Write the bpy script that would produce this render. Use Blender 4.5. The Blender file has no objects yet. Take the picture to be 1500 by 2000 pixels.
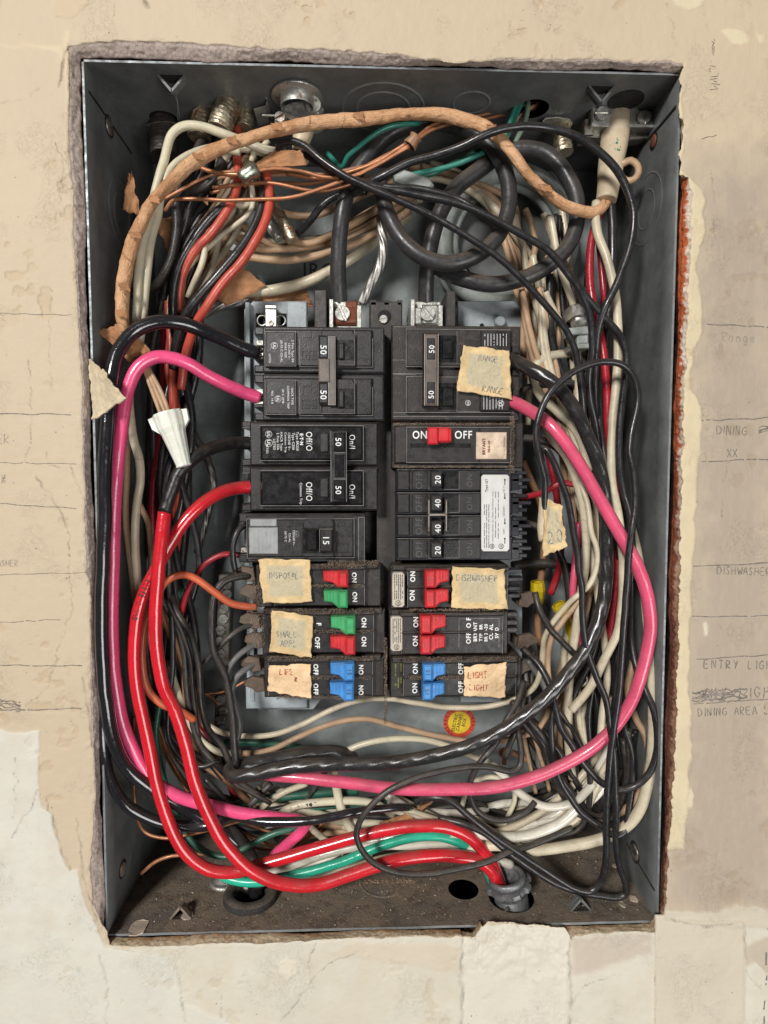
import bpy, bmesh, math, random
import numpy as np
from mathutils import Vector, Matrix, Quaternion
random.seed(7); RNG = np.random.default_rng(7)
R = math.radians
sc = bpy.context.scene
COL = sc.collection
# ---------------------------------------------------------------- camera
S = 0.00026            # metres per unit; 1500 units span the view width on the wall face
DIST = 1200.0
YAW, PITCH = R(2.0), R(3.4)
FWD = Vector((math.sin(YAW)*math.cos(PITCH), math.cos(YAW)*math.cos(PITCH), -math.sin(PITCH)))
RGT = Vector((math.cos(YAW), -math.sin(YAW), 0))
UPV = RGT.cross(FWD)
CAM = -FWD*DIST
cam_d = bpy.data.cameras.new('camera'); cam = bpy.data.objects.new('camera', cam_d); COL.objects.link(cam)
cam.location = CAM*S
cam.rotation_euler = Matrix((RGT, UPV, -FWD)).transposed().to_euler()
cam_d.sensor_fit = 'HORIZONTAL'; cam_d.sensor_width = 36; cam_d.lens = 36*DIST/1500
cam_d.clip_start = 0.005; cam_d.clip_end = 20
sc.camera = cam
# ---------------------------------------------------------------- light: one soft window-like lamp high on the left, an added fill low on the right, even ambient
w = bpy.data.worlds.new('World'); sc.world = w; w.use_nodes = True
w.node_tree.nodes['Background'].inputs[0].default_value = (0.93, 0.96, 1.0, 1)
w.node_tree.nodes['Background'].inputs[1].default_value = 0.06
def area_lamp(name, loc, size, power, col, target=(0,0,0)):
    l = bpy.data.lights.new(name, 'AREA'); l.shape = 'RECTANGLE'; l.size = size[0]; l.size_y = size[1]
    l.energy = power; l.color = col
    o = bpy.data.objects.new(name, l); COL.objects.link(o); o.location = loc
    o.rotation_euler = (Vector(target)-Vector(loc)).to_track_quat('-Z', 'Y').to_euler()
    return o
area_lamp('window_lamp', (-1.02, -2.15, 0.95), (0.46, 0.46), 68.0, (1.0, 0.975, 0.94), (0.0, 0, 0.0))
area_lamp('fill_lamp', (0.7, -1.4, -0.6), (0.8, 0.8), 14.0, (1.0, 0.98, 0.955), (0, 0, 0))  # unseen fill added low on the right to lift the broken rim faces
vs = sc.view_settings
vs.view_transform = 'Standard'; vs.look = 'None'; vs.exposure = 0.0; vs.gamma = 1.0
# ---------------------------------------------------------------- projection helpers
def P(u, v, d):                     # point at depth d behind the wall face, in world metres
    dr = FWD*DIST + RGT*(u-750.0) + UPV*(1000.0-v)
    t = (d - CAM.y)/dr.y
    return (CAM + dr*t)*S
def PN(u, v, d):
    u = np.asarray(u, float); v = np.asarray(v, float); d = np.broadcast_to(np.asarray(d, float), u.shape)
    F = np.array(FWD)*DIST; r_ = np.array(RGT); u_ = np.array(UPV); c = np.array(CAM)
    dr = F + r_*(u-750.0)[..., None] + u_*(1000.0-v)[..., None]
    t = (d-c[1])/dr[..., 1]
    return (c + dr*t[..., None])*S
def kk(d): return (DIST+d)/DIST*S   # metres per unit seen at depth d
# ---------------------------------------------------------------- numpy value noise
def _h(ix, iy, s):
    n = (ix*374761393 + iy*668265263 + s*1442695041) & 0xffffffff
    n = ((n ^ (n >> 13))*1274126177) & 0xffffffff
    return ((n ^ (n >> 16)) & 0xffff)/65535.0
def vnoise(x, y, s=0):
    x = np.asarray(x, float); y = np.asarray(y, float)
    ix = np.floor(x).astype(np.int64); iy = np.floor(y).astype(np.int64)
    fx = x-ix; fy = y-iy; fx = fx*fx*(3-2*fx); fy = fy*fy*(3-2*fy)
    a = _h(ix, iy, s); b = _h(ix+1, iy, s); c = _h(ix, iy+1, s); d = _h(ix+1, iy+1, s)
    return (a*(1-fx)+b*fx)*(1-fy) + (c*(1-fx)+d*fx)*fy
def fbm(x, y, s=0, o=4):
    t = 0; a = 0.5; tot = 0
    for k in range(o):
        t = t + a*vnoise(np.asarray(x)*2**k, np.asarray(y)*2**k, s+k*17); tot += a; a *= 0.5
    return t/tot - 0.5
# ---------------------------------------------------------------- materials
class NT:
    def __init__(s, name):
        s.m = bpy.data.materials.new(name); s.m.use_nodes = True; s.t = s.m.node_tree; s.t.nodes.clear()
        s.out = s.n('ShaderNodeOutputMaterial'); s.b = s.n('ShaderNodeBsdfPrincipled')
        s.l(s.b.outputs[0], s.out.inputs[0])
    def n(s, t, **k):
        o = s.t.nodes.new(t)
        for a, b in k.items(): setattr(o, a, b)
        return o
    def l(s, a, b): s.t.links.new(a, b)
    def sock(s, inp, v):
        if hasattr(v, 'is_linked') or hasattr(v, 'links'): s.l(v, inp)
        else: inp.default_value = v
    def math(s, op, a, b=0.0, clamp=False):
        o = s.n('ShaderNodeMath', operation=op, use_clamp=clamp); s.sock(o.inputs[0], a); s.sock(o.inputs[1], b); return o.outputs[0]
    def mix(s, f, a, b):
        o = s.n('ShaderNodeMix', data_type='RGBA'); s.sock(o.inputs[0], f)
        s.sock(o.inputs[6], a if not isinstance(a, tuple) else (*a[:3], 1)); s.sock(o.inputs[7], b if not isinstance(b, tuple) else (*b[:3], 1)); return o.outputs[2]
    def pos(s, scale=1.0, vec=None):
        g = s.n('ShaderNodeNewGeometry'); m = s.n('ShaderNodeVectorMath', operation='MULTIPLY')
        s.l(g.outputs['Position'], m.inputs[0]); k = scale/S
        m.inputs[1].default_value = (k, k, k) if vec is None else (vec[0]*k, vec[1]*k, vec[2]*k); return m.outputs[0]
    def noise(s, vec, scale, det=3.0, rough=0.55, dist=0.0):
        o = s.n('ShaderNodeTexNoise'); s.l(vec, o.inputs['Vector']); o.inputs['Scale'].default_value = scale
        o.inputs['Detail'].default_value = det; o.inputs['Roughness'].default_value = rough; o.inputs['Distortion'].default_value = dist
        return o.outputs['Fac']
    def ramp(s, f, a, b, lo=0.0, hi=1.0):
        o = s.n('ShaderNodeMapRange'); o.interpolation_type = 'SMOOTHSTEP'; s.sock(o.inputs[0], f)
        o.inputs[1].default_value = a; o.inputs[2].default_value = b; o.inputs[3].default_value = lo; o.inputs[4].default_value = hi; return o.outputs[0]
    def attr(s, name):
        o = s.n('ShaderNodeAttribute'); o.attribute_name = name; return o
    def bump(s, h, dist, strength=1.0, prev=None):
        o = s.n('ShaderNodeBump'); o.inputs['Strength'].default_value = strength; o.inputs['Distance'].default_value = dist*S
        s.l(h, o.inputs['Height'])
        if prev is not None: s.l(prev, o.inputs['Normal'])
        return o.outputs[0]
    def fin(s, col, rough, metal=0.0, normal=None, spec=None, coat=None):
        s.sock(s.b.inputs['Base Color'], col if not isinstance(col, tuple) else (*col[:3], 1)); s.sock(s.b.inputs['Roughness'], rough); s.sock(s.b.inputs['Metallic'], metal)
        if normal is not None: s.l(normal, s.b.inputs['Normal'])
        if spec is not None: s.b.inputs['Specular IOR Level'].default_value = spec
        if coat: s.b.inputs['Coat Weight'].default_value = coat; s.b.inputs['Coat Roughness'].default_value = 0.10
        return s.m
M = {}
def up_dust(t, p, amount, tint=(0.20, 0.155, 0.115), patch=0.02):
    """dust lying on faces that look up, plus loose specks"""
    g = t.n('ShaderNodeNewGeometry'); x = t.n('ShaderNodeSeparateXYZ'); t.l(g.outputs['True Normal'], x.inputs[0])
    n1 = t.noise(p, patch, 3, 0.6); n2 = t.noise(p, 0.55, 2, 0.7)
    up = t.ramp(x.outputs[2], -0.1, 0.95)
    a = t.math('MULTIPLY', up, t.ramp(n1, 0.30, 0.66, 0.25, 1.0)); a = t.math('MULTIPLY', a, t.ramp(n2, 0.33, 0.62, 0.35, 1.0))
    sp = t.ramp(t.noise(p, 0.42, 1, 0.5), 0.62, 0.72, 0.0, 0.40)
    return t.math('MULTIPLY', t.math('MAXIMUM', a, sp), amount, True)
def plastic(name, col, rough=0.4, dust=0.3, var=0.15, bump=0.4, spec=0.5, grime=0.0, coat=None, tint=(0.20, 0.155, 0.115)):
    t = NT(name); p = t.pos()
    n = t.noise(p, 0.035, 4, 0.6)
    c = t.mix(t.ramp(n, 0.3, 0.7), tuple(x*(1-var) for x in col), tuple(min(1, x*(1+var)) for x in col))
    if grime:
        gn = t.ramp(t.noise(p, 0.05, 5, 0.7, 1.0), 0.52, 0.70, 0.0, grime)
        c = t.mix(gn, c, (0.14, 0.10, 0.07))
    d = up_dust(t, p, dust, tint)
    c = t.mix(d, c, tint)
    ro = t.math('ADD', t.ramp(t.noise(p, 0.08, 3), 0.3, 0.7, rough*0.8, rough*1.25), t.math('MULTIPLY', d, 0.5), True)
    b = t.bump(t.noise(p, 0.30, 3, 0.6), bump)
    M[name] = t.fin(c, ro, 0.0, b, spec, coat); return M[name]
def wire_mat(name, col, rough=0.32, dust=0.5, twist=0, tamp=0.0, grime=0.25, spec=0.5, var=0.12, tint=(0.20, 0.155, 0.115), metal=0.0, long=0.0, ft=0.11, coat=None):
    t = NT(name); p = t.pos(); uv = t.n('ShaderNodeUVMap'); x = t.n('ShaderNodeSeparateXYZ'); t.l(uv.outputs[0], x.inputs[0])
    n = t.noise(p, 0.018, 4, 0.6)
    c = t.mix(t.ramp(n, 0.3, 0.7), tuple(v*(1-var) for v in col), tuple(min(1, v*(1+var)) for v in col))
    if grime:
        gn = t.ramp(t.noise(p, 0.03, 5, 0.7, 1.5), 0.50, 0.72, 0.0, grime); c = t.mix(gn, c, (0.13, 0.09, 0.06))
    d = up_dust(t, p, dust, tint); c = t.mix(d, c, tint)
    ro = t.math('ADD', t.ramp(t.noise(p, 0.06, 3), 0.3, 0.7, rough*0.75, rough*1.3), t.math('MULTIPLY', d, 0.55), True)
    b = t.bump(t.noise(p, 0.045, 3, 0.55), 1.0); b = t.bump(t.noise(p, 0.5, 2, 0.6), 0.12, prev=b)
    if twist:
        ph = t.math('ADD', t.math('MULTIPLY', x.outputs[0], 6.28318*twist), t.math('MULTIPLY', x.outputs[1], ft))
        b = t.bump(t.math('SINE', ph), tamp, prev=b)
    M[name] = t.fin(c, ro, metal, b, spec, coat); return M[name]
def metal(name, col, rough=0.35, rust=0.0, dirt=0.4, metallic=1.0, rustcol=(0.16, 0.045, 0.02), bump=0.5, dcol=(0.09, 0.07, 0.05)):
    t = NT(name); p = t.pos(); n = t.noise(p, 0.06, 5, 0.65)
    dm = t.ramp(n, 0.45, 0.72, 0.0, dirt); c = t.mix(dm, col, dcol)
    me = t.math('MULTIPLY', t.math('SUBTRACT', 1.0, dm), metallic)
    if rust:
        rm = t.ramp(t.noise(p, 0.045, 5, 0.7, 0.6), 0.62-rust*0.3, 0.72-rust*0.3); c = t.mix(rm, c, rustcol)
        me = t.math('MULTIPLY', me, t.math('SUBTRACT', 1.0, rm)); 
    ro = t.math('ADD', t.ramp(t.noise(p, 0.1, 3), 0.3, 0.7, rough*0.7, rough*1.3), t.math('MULTIPLY', dm, 0.4), True)
    b = t.bump(t.noise(p, 0.18, 4, 0.65), bump)
    M[name] = t.fin(c, ro, me, b); return M[name]
# ---------------------------------------------------------------- mesh builder (world metres, re-based on the parent when linked)
class MB:
    def __init__(s): s.v = []; s.f = []; s.sm = []; s.mi = []; s.uv = None
    def add(s, vs, fs, smooth=False, mi=0):
        o = len(s.v); s.v += [tuple(a) for a in vs]
        for f in fs: s.f.append(tuple(i+o for i in f)); s.sm.append(smooth); s.mi.append(mi)
        return s
    def box(s, x0, x1, y0, y1, z0, z1, b=0.0, mi=0):
        if x0 > x1: x0, x1 = x1, x0
        if z0 > z1: z0, z1 = z1, z0
        if b <= 0:
            vs = [(x, y, z) for y in (y0, y1) for (x, z) in ((x0, z0), (x1, z0), (x1, z1), (x0, z1))]
            fs = [(0, 1, 2, 3), (7, 6, 5, 4), (0, 4, 5, 1), (1, 5, 6, 2), (2, 6, 7, 3), (3, 7, 4, 0)]
        else:
            b = min(b, (x1-x0)*0.4, (z1-z0)*0.4)
            vs = [(x0+b, y0, z0+b), (x1-b, y0, z0+b), (x1-b, y0, z1-b), (x0+b, y0, z1-b),
                  (x0, y0+b, z0), (x1, y0+b, z0), (x1, y0+b, z1), (x0, y0+b, z1), (x0, y1, z0), (x1, y1, z0), (x1, y1, z1), (x0, y1, z1)]
            fs = [(0, 1, 2, 3), (0, 4, 5, 1), (1, 5, 6, 2), (2, 6, 7, 3), (3, 7, 4, 0), (4, 8, 9, 5), (5, 9, 10, 6), (6, 10, 11, 7), (7, 11, 8, 4), (11, 10, 9, 8)]
        return s.add(vs, fs, False, mi)
    def pbox(s, u0, v0, u1, v1, d0, d1, b=0.0, mi=0):
        a = P(u0, (v0+v1)/2, d0); c = P(u1, (v0+v1)/2, d0); t = P((u0+u1)/2, v0, d0); q = P((u0+u1)/2, v1, d0)
        return s.box(a.x, c.x, d0*S, d1*S, q.z, t.z, b*S, mi)
    def prism(s, pts, d0, d1, b=0.0, mi=0):
        ps = [P(u, v, d0) for u, v in pts]; n = len(ps); cx = sum(p.x for p in ps)/n; cz = sum(p.z for p in ps)/n
        area = sum(ps[i].x*ps[(i+1) % n].z-ps[(i+1) % n].x*ps[i].z for i in range(n))
        if area < 0: ps.reverse()
        B = b*S
        if B > 0:
            r0 = []
            for i in range(n):
                a, p, c = ps[i-1], ps[i], ps[(i+1) % n]
                e1 = Vector((p.x-a.x, p.z-a.z)).normalized(); e2 = Vector((c.x-p.x, c.z-p.z)).normalized()
                nn = Vector((-e1.y-e2.y, e1.x+e2.x)); L = max(nn.length, 0.3); nn = nn/L*min(1.6, 2/L)
                r0.append((p.x+nn.x*B, d0*S, p.z+nn.y*B))
            vs = r0+[(p.x, d0*S+B, p.z) for p in ps]+[(p.x, d1*S, p.z) for p in ps]; k = 2
        else:
            vs = [(p.x, d0*S, p.z) for p in ps]+[(p.x, d1*S, p.z) for p in ps]; k = 1
        fs = [tuple(range(n))]
        for q in range(k):
            for i in range(n): j = (i+1) % n; fs.append((q*n+i, (q+1)*n+i, (q+1)*n+j, q*n+j))
        fs.append(tuple(reversed([k*n+i for i in range(n)])))
        return s.add(vs, fs, False, mi)
    def cyl(s, p0, p1, r0, r1=None, n=20, caps=True, mi=0, bev=0.0):
        p0 = Vector(p0); p1 = Vector(p1); r1 = r0 if r1 is None else r1
        ax = (p1-p0).normalized(); a = ax.orthogonal().normalized(); b = ax.cross(a)
        rings = [(p0, r0), (p1, r1)]
        if bev > 0: rings = [(p0, r0-bev), (p0+ax*bev, r0), (p1-ax*bev, r1), (p1, r1-bev)]
        vs = []
        for c, r in rings:
            for i in range(n): t = 2*math.pi*i/n; vs.append(c+a*math.cos(t)*r+b*math.sin(t)*r)
        fs = []
        for q in range(len(rings)-1):
            for i in range(n): j = (i+1) % n; fs.append((q*n+i, q*n+j, (q+1)*n+j, (q+1)*n+i))
        s.add(vs, fs, True, mi)
        if caps:
            m = (len(rings)-1)*n
            s.add(vs[:n], [tuple(reversed(range(n)))], False, mi); s.add(vs[m:], [tuple(range(n))], False, mi)
        return s
    def lathe(s, c, ax, prof, n=24, mi=0, lobes=0, lamp=0.0, caps=False):
        c = Vector(c); ax = Vector(ax).normalized(); a = ax.orthogonal().normalized(); b = ax.cross(a); vs = []; fs = []
        for h, r in prof:
            for i in range(n):
                t = 2*math.pi*i/n; rr = r*(1+(lamp if lobes and (i*lobes*2//n) % 2 == 0 else 0)); vs.append(c+ax*h+a*math.cos(t)*rr+b*math.sin(t)*rr)
        for q in range(len(prof)-1):
            for i in range(n): j = (i+1) % n; fs.append((q*n+i, q*n+j, (q+1)*n+j, (q+1)*n+i))
        if caps: fs.append(tuple(reversed(range(n)))); fs.append(tuple((len(prof)-1)*n+i for i in range(n)))
        return s.add(vs, fs, lobes == 0, mi)
    def ring(s, c, ax, R_, r_, n=32, m=8, mi=0):
        c = Vector(c); ax = Vector(ax).normalized(); a = ax.orthogonal().normalized(); b = ax.cross(a); vs = []; fs = []
        for i in range(n):
            t = 2*math.pi*i/n; d = a*math.cos(t)+b*math.sin(t)
            for j in range(m): q = 2*math.pi*j/m; vs.append(c+d*(R_+r_*math.cos(q))+ax*r_*math.sin(q))
        for i in range(n):
            for j in range(m): fs.append((i*m+j, ((i+1) % n)*m+j, ((i+1) % n)*m+(j+1) % m, i*m+(j+1) % m))
        return s.add(vs, fs, True, mi)
    def build(s, name, mats, parent=None):
        if not isinstance(mats, (list, tuple)): mats = [mats]
        V = np.array(s.v, float)
        if parent is not None:
            org = Vector((0, 0, 0)); q = parent
            while q is not None: org = org+q.location; q = q.parent
        else:
            org = Vector(((V[:, 0].min()+V[:, 0].max())/2, (V[:, 1].min()+V[:, 1].max())/2, V[:, 2].min()))
        V = V-np.array(org)
        me = bpy.data.meshes.new(name); me.from_pydata(V.tolist(), [], s.f)
        for m in mats: me.materials.append(M[m] if isinstance(m, str) else m)
        me.polygons.foreach_set('use_smooth', s.sm); me.polygons.foreach_set('material_index', s.mi)
        if s.uv is not None:
            l = me.uv_layers.new(name='UVMap'); l.data.foreach_set('uv', np.array(s.uv, dtype=np.float32).ravel())
        me.update()
        o = bpy.data.objects.new(name, me); COL.objects.link(o)
        if parent is not None: o.parent = parent
        else: o.location = org
        return o
def tag(o, label=None, cat=None, group=None, kind=None):
    if label: o['label'] = label
    if cat: o['category'] = cat
    if group: o['group'] = group
    if kind: o['kind'] = kind
    return o
def thing(name, at, label, cat, group=None):
    o = bpy.data.objects.new(name, None); COL.objects.link(o); o.empty_display_size = 0.005; o.location = at
    return tag(o, label, cat, group)
# ---------------------------------------------------------------- tubes
def catmull(pts, step=6.0):
    pts = [np.array(p, float) for p in pts]
    if len(pts) == 2: pts = [pts[0], (pts[0]+pts[1])/2, pts[1]]
    q = [2*pts[0]-pts[1]]+pts+[2*pts[-1]-pts[-2]]; out = []
    for i in range(1, len(q)-2):
        p0, p1, p2, p3 = q[i-1:i+3]; L = np.linalg.norm(p2-p1); n = max(2, int(L/step))
        d1 = max(1e-6, np.linalg.norm(p1-p0))**0.5; d2 = max(1e-6, L)**0.5; d3 = max(1e-6, np.linalg.norm(p3-p2))**0.5
        m1 = (p1-p0)/d1-(p2-p0)/(d1+d2)+(p2-p1)/d2; m2 = (p2-p1)/d2-(p3-p1)/(d2+d3)+(p3-p2)/d3
        m1 = m1*d2; m2 = m2*d2
        for k in range(n):
            t = k/n; out.append((2*t**3-3*t**2+1)*p1+(t**3-2*t**2+t)*m1+(-2*t**3+3*t**2)*p2+(t**3-t**2)*m2)
    out.append(pts[-1]); return out
def path_world(pts, wob=0.0, seed=0, step=6.0):
    c = catmull(pts, step); W = np.array([tuple(P(a[0], a[1], a[2])) for a in c])
    if wob:
        s = np.concatenate([[0], np.cumsum(np.linalg.norm(np.diff(W, axis=0), axis=1))])/S
        for ax in range(3): W[:, ax] += fbm(s/70.0, s*0+seed*3.1+ax*9, seed, 3)*wob*S*2
    return W, np.array(c)[:, 2]
def frames(W):
    n = len(W); T = np.gradient(W, axis=0); T /= np.linalg.norm(T, axis=1)[:, None]+1e-12
    N = np.zeros_like(W); a = np.cross(T[0], [0, 1, 0.01]); N[0] = a/np.linalg.norm(a)
    for i in range(1, n):
        a = N[i-1]-T[i]*np.dot(N[i-1], T[i]); N[i] = a/(np.linalg.norm(a)+1e-12)
    return T, N, np.cross(T, N)
def add_tube(mb, W, rad, n=12, shape=None, cap=True, mi=0, uvs=None):
    """rad: metres, scalar or array; shape(theta, s)->radius factor (arrays)"""
    T, N, B = frames(W); m = len(W)
    s = np.concatenate([[0], np.cumsum(np.linalg.norm(np.diff(W, axis=0), axis=1))])/S
    th = np.arange(n)*2*np.pi/n; rr = np.broadcast_to(np.asarray(rad, float), (m,))[:, None]*np.ones((1, n))
    if shape is not None: rr = rr*shape(th[None, :], s[:, None])
    V = W[:, None, :]+rr[..., None]*(np.cos(th)[None, :, None]*N[:, None, :]+np.sin(th)[None, :, None]*B[:, None, :])
    V = V.reshape(-1, 3); o = len(mb.v); mb.v += [tuple(x) for x in V.tolist()]
    if mb.uv is None: mb.uv = []
    for i in range(m-1):
        for j in range(n):
            k = (j+1) % n; mb.f.append((o+i*n+j, o+(i+1)*n+j, o+(i+1)*n+k, o+i*n+k)); mb.sm.append(True); mb.mi.append(mi)
            u0 = j/n; u1 = (j+1)/n; mb.uv += [(u0, s[i]), (u0, s[i+1]), (u1, s[i+1]), (u1, s[i])]
    if cap:
        for e, sgn in ((0, -1), (m-1, 1)):
            idx = [o+e*n+j for j in range(n)]; idx = idx if sgn < 0 else idx[::-1]
            mb.f.append(tuple(idx)); mb.sm.append(False); mb.mi.append(mi); mb.uv += [(0, 0)]*n
    return mb
# ---------------------------------------------------------------- lettering
def text_mesh(mb, s, u, v, h, rot, d, bold=0.0, width=1.0, thick=0.15, mi=0, align='CENTER'):
    """h = capital height; rot in degrees, counter-clockwise; flat print just proud of depth d"""
    cu = bpy.data.curves.new('t', 'FONT'); cu.body = s; cu.size = 1.0; cu.align_x = align; cu.offset = bold; cu.space_character = 1.12; cu.resolution_u = 3
    ob = bpy.data.objects.new('t', cu); me = bpy.data.meshes.new_from_object(ob)
    k = h/0.70*kk(d); c = P(u, v, d); cr, sr = math.cos(R(rot)), math.sin(R(rot)); vs = []
    for q in me.vertices:
        x = q.co.x*k*width; y = (q.co.y-0.35)*k; vs.append((c.x+x*cr-y*sr, d*S-thick*S, c.z+x*sr+y*cr))
    mb.add(vs, [tuple(p.vertices) for p in me.polygons], False, mi)
    bpy.data.objects.remove(ob); bpy.data.curves.remove(cu); bpy.data.meshes.remove(me); return mb
STK = {  # hand-drawn single strokes, unit box, y up
'A': [[(0,0),(.45,1),(.9,0)],[(.2,.4),(.7,.4)]], 'B': [[(0,0),(0,1),(.6,.9),(.6,.6),(0,.5),(.7,.4),(.65,.05),(0,0)]], 'C': [[(.8,.85),(.4,1),(.05,.6),(.1,.2),(.45,0),(.8,.15)]],
'D': [[(0,0),(.05,1),(.6,.85),(.8,.45),(.5,.05),(0,0)]], 'E': [[(.7,1),(.05,1),(0,0),(.7,0)],[(.03,.5),(.55,.52)]], 'F': [[(.7,1),(.05,1),(0,0)],[(.03,.5),(.55,.52)]],
'G': [[(.8,.85),(.4,1),(.05,.6),(.1,.15),(.5,0),(.8,.2),(.8,.45),(.5,.45)]], 'H': [[(0,0),(.05,1)],[(.75,0),(.7,1)],[(.02,.5),(.72,.5)]], 'I': [[(.2,0),(.25,1)]],
'J': [[(.6,1),(.6,.2),(.3,0),(0,.2)]], 'L': [[(.05,1),(0,0),(.6,.02)]], 'M': [[(0,0),(.1,1),(.45,.3),(.8,1),(.9,0)]], 'N': [[(0,0),(.05,1),(.7,0),(.75,1)]],
'O': [[(.4,1),(.05,.7),(.05,.2),(.4,0),(.75,.3),(.7,.8),(.4,1)]], 'P': [[(0,0),(.05,1),(.6,.9),(.6,.55),(.03,.45)]], 'R': [[(0,0),(.05,1),(.6,.9),(.55,.55),(.03,.45),(.7,0)]],
'S': [[(.7,.85),(.4,1),(.1,.75),(.6,.35),(.45,.02),(.05,.1)]], 'T': [[(0,1),(.8,1)],[(.4,1),(.38,0)]], 'U': [[(0,1),(.05,.2),(.35,0),(.7,.2),(.7,1)]], 'W': [[(0,1),(.25,0),(.5,.7),(.75,0),(1,1)]],
'X': [[(0,0),(.75,1)],[(0,1),(.75,0)]], 'Y': [[(0,1),(.4,.5)],[(.8,1),(.3,0)]], '0': [[(.4,1),(.1,.7),(.1,.2),(.4,0),(.7,.3),(.65,.8),(.4,1)]], '2': [[(.05,.8),(.4,1),(.65,.7),(.05,0),(.75,.02)]],
'a': [[(.6,.6),(.2,.6),(.05,.2),(.35,0),(.6,.3),(.6,.6),(.65,0)]], 'n': [[(.05,.6),(.05,0)],[(.05,.4),(.35,.62),(.6,.4),(.62,0)]], 'g': [[(.6,.6),(.2,.6),(.05,.2),(.4,.05),(.6,.6),(.6,-.2),(.3,-.4),(.05,-.2)]],
'e': [[(.05,.3),(.6,.35),(.45,.6),(.15,.5),(.05,.2),(.3,0),(.6,.1)]], 'm': [[(.0,.6),(.0,0)],[(0,.4),(.25,.6),(.35,0)],[(.35,.4),(.6,.6),(.75,0)]], 'l': [[(.2,1),(.15,0)]], '-': [[(.1,.4),(.6,.4)]], ' ': [], '#': [[(0,0),(.8,1)],[(.1,1),(.6,0)],[(0,.5),(.9,.6)],[(0,.3),(.9,.25)]], '.': [[(.1,0),(.2,.05)]]}
def ribbons(mb, lines, w, pt):
    """lines in plane units -> ribbons; pt(x, y) -> world point"""
    for L in lines:
        if len(L) < 2: continue
        c = catmull([(a, b) for a, b in L], 2.5); c = np.array(c)
        T = np.gradient(c, axis=0); T /= np.linalg.norm(T, axis=1)[:, None]+1e-9; Nn = np.stack([-T[:, 1], T[:, 0]], 1)
        ww = w*(0.6+0.8*RNG.random(len(c)))[:, None]/2; a = c+Nn*ww; b = c-Nn*ww
        vs = [pt(*x) for x in a]+[pt(*x) for x in b]; m = len(c); fs = []
        for i in range(m-1):
            if RNG.random() < 0.93: fs.append((i, i+1, m+i+1, m+i))
        # face the viewer (towards -y)
        if fs:
            f = fs[0]; p = [Vector(vs[k]) for k in f[:3]]
            if (p[1]-p[0]).cross(p[2]-p[0]).y > 0: fs = [tuple(reversed(f)) for f in fs]
        mb.add(vs, fs)
    return mb
def hand_lines(s, u, v, h, rot=0.0, adv=0.95, jit=0.06, wsc=0.62):
    """handwriting as polylines in view units; (u,v) = left end of the baseline"""
    out = []; x = 0; cr, sr = math.cos(R(rot)), math.sin(R(rot))
    for ch in s:
        for st in STK.get(ch, STK['#']):
            pl = [(x+(a+(random.random()-.5)*jit)*h*wsc, (b+(random.random()-.5)*jit)*h) for a, b in st]
            out.append([(u+X*cr-Y*sr, v-X*sr-Y*cr) for X, Y in pl])
        x += h*wsc*adv*(1.15 if ch != 'I' else 0.6)
    return out
# ================================================================ THE WALL
def srgb(r, g, b): return tuple(((c/255)/12.92 if c/255 <= 0.04045 else ((c/255+0.055)/1.055)**2.4) for c in (r, g, b))
HOLE_T = [(134,90),(180,84),(232,80),(298,81),(364,84),(452,90),(540,96),(628,96),(700,101),(770,106),(863,120),(910,123),(980,115),(1097,117),(1167,116),(1260,121),(1300,118),(1336,124)]
HOLE_R = [(1336,124),(1328,146),(1327,200),(1333,240),(1334,270),(1328,300),(1328,342),(1345,347),(1352,372),(1350,450),(1345,540),(1341,660),(1335,780),(1332,900),(1330,1020),(1327,1140),(1323,1320),(1318,1500),(1311,1570),(1306,1657),(1300,1762),(1298,1786)]
HOLE_B = [(1298,1786),(1279,1788),(1278,1820),(1240,1818),(1113,1828),(1104,1812),(1060,1806),(953,1800),(940,1812),(926,1831),(900,1831),(833,1829),(700,1832),(500,1843),(455,1840),(350,1847),(297,1849),(214,1845)]
HOLE_L = [(214,1845),(208,1820),(192,1790),(182,1765),(175,1700),(180,1640),(186,1552),(183,1500),(179,1412),(177,1325),(176,1150),(169,1120),(167,1070),(165,950),(160,830),(160,740),(153,635),(150,560),(148,500),(144,456),(142,368),(135,302),(134,236),(135,148),(134,90)]
def resample(pl, n):
    p = np.array(pl, float); L = np.concatenate([[0], np.cumsum(np.linalg.norm(np.diff(p, axis=0), axis=1))]); t = np.linspace(0, L[-1], n, endpoint=False)
    return np.stack([np.interp(t, L, p[:, 0]), np.interp(t, L, p[:, 1])], 1)
n_t, n_r = 520, 760
inner = np.concatenate([resample(HOLE_T, n_t), resample(HOLE_R, n_r), resample(HOLE_B, n_t), resample(HOLE_L, n_r)])
def rect_ring(x0, y0, x1, y1): return np.concatenate([resample([(x0, y0), (x1, y0)], n_t), resample([(x1, y0), (x1, y1)], n_r), resample([(x1, y1), (x0, y1)], n_t), resample([(x0, y1), (x0, y0)], n_r)])
mid = rect_ring(-25, -25, 1525, 2025); far = rect_ring(-560, -560, 2060, 2560)
NR = len(inner)
side = np.concatenate([np.full(n_t, 0), np.full(n_r, 1), np.full(n_t, 2), np.full(n_r, 3)])
arc = np.arange(NR)*2.6
d2 = mid-inner; d2 /= np.linalg.norm(d2, axis=1)[:, None]
amp = np.where(side == 1, 5.5, np.where(side == 3, 2.6, 3.6))
jag = fbm(arc/22., arc*0, 3, 5)*2.2*amp + fbm(arc/5., arc*0+4, 9, 2)*np.where((side == 1) & (inner[:, 1] > 350), 4.0, 1.6)
inner = inner+d2*jag[:, None]
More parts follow.
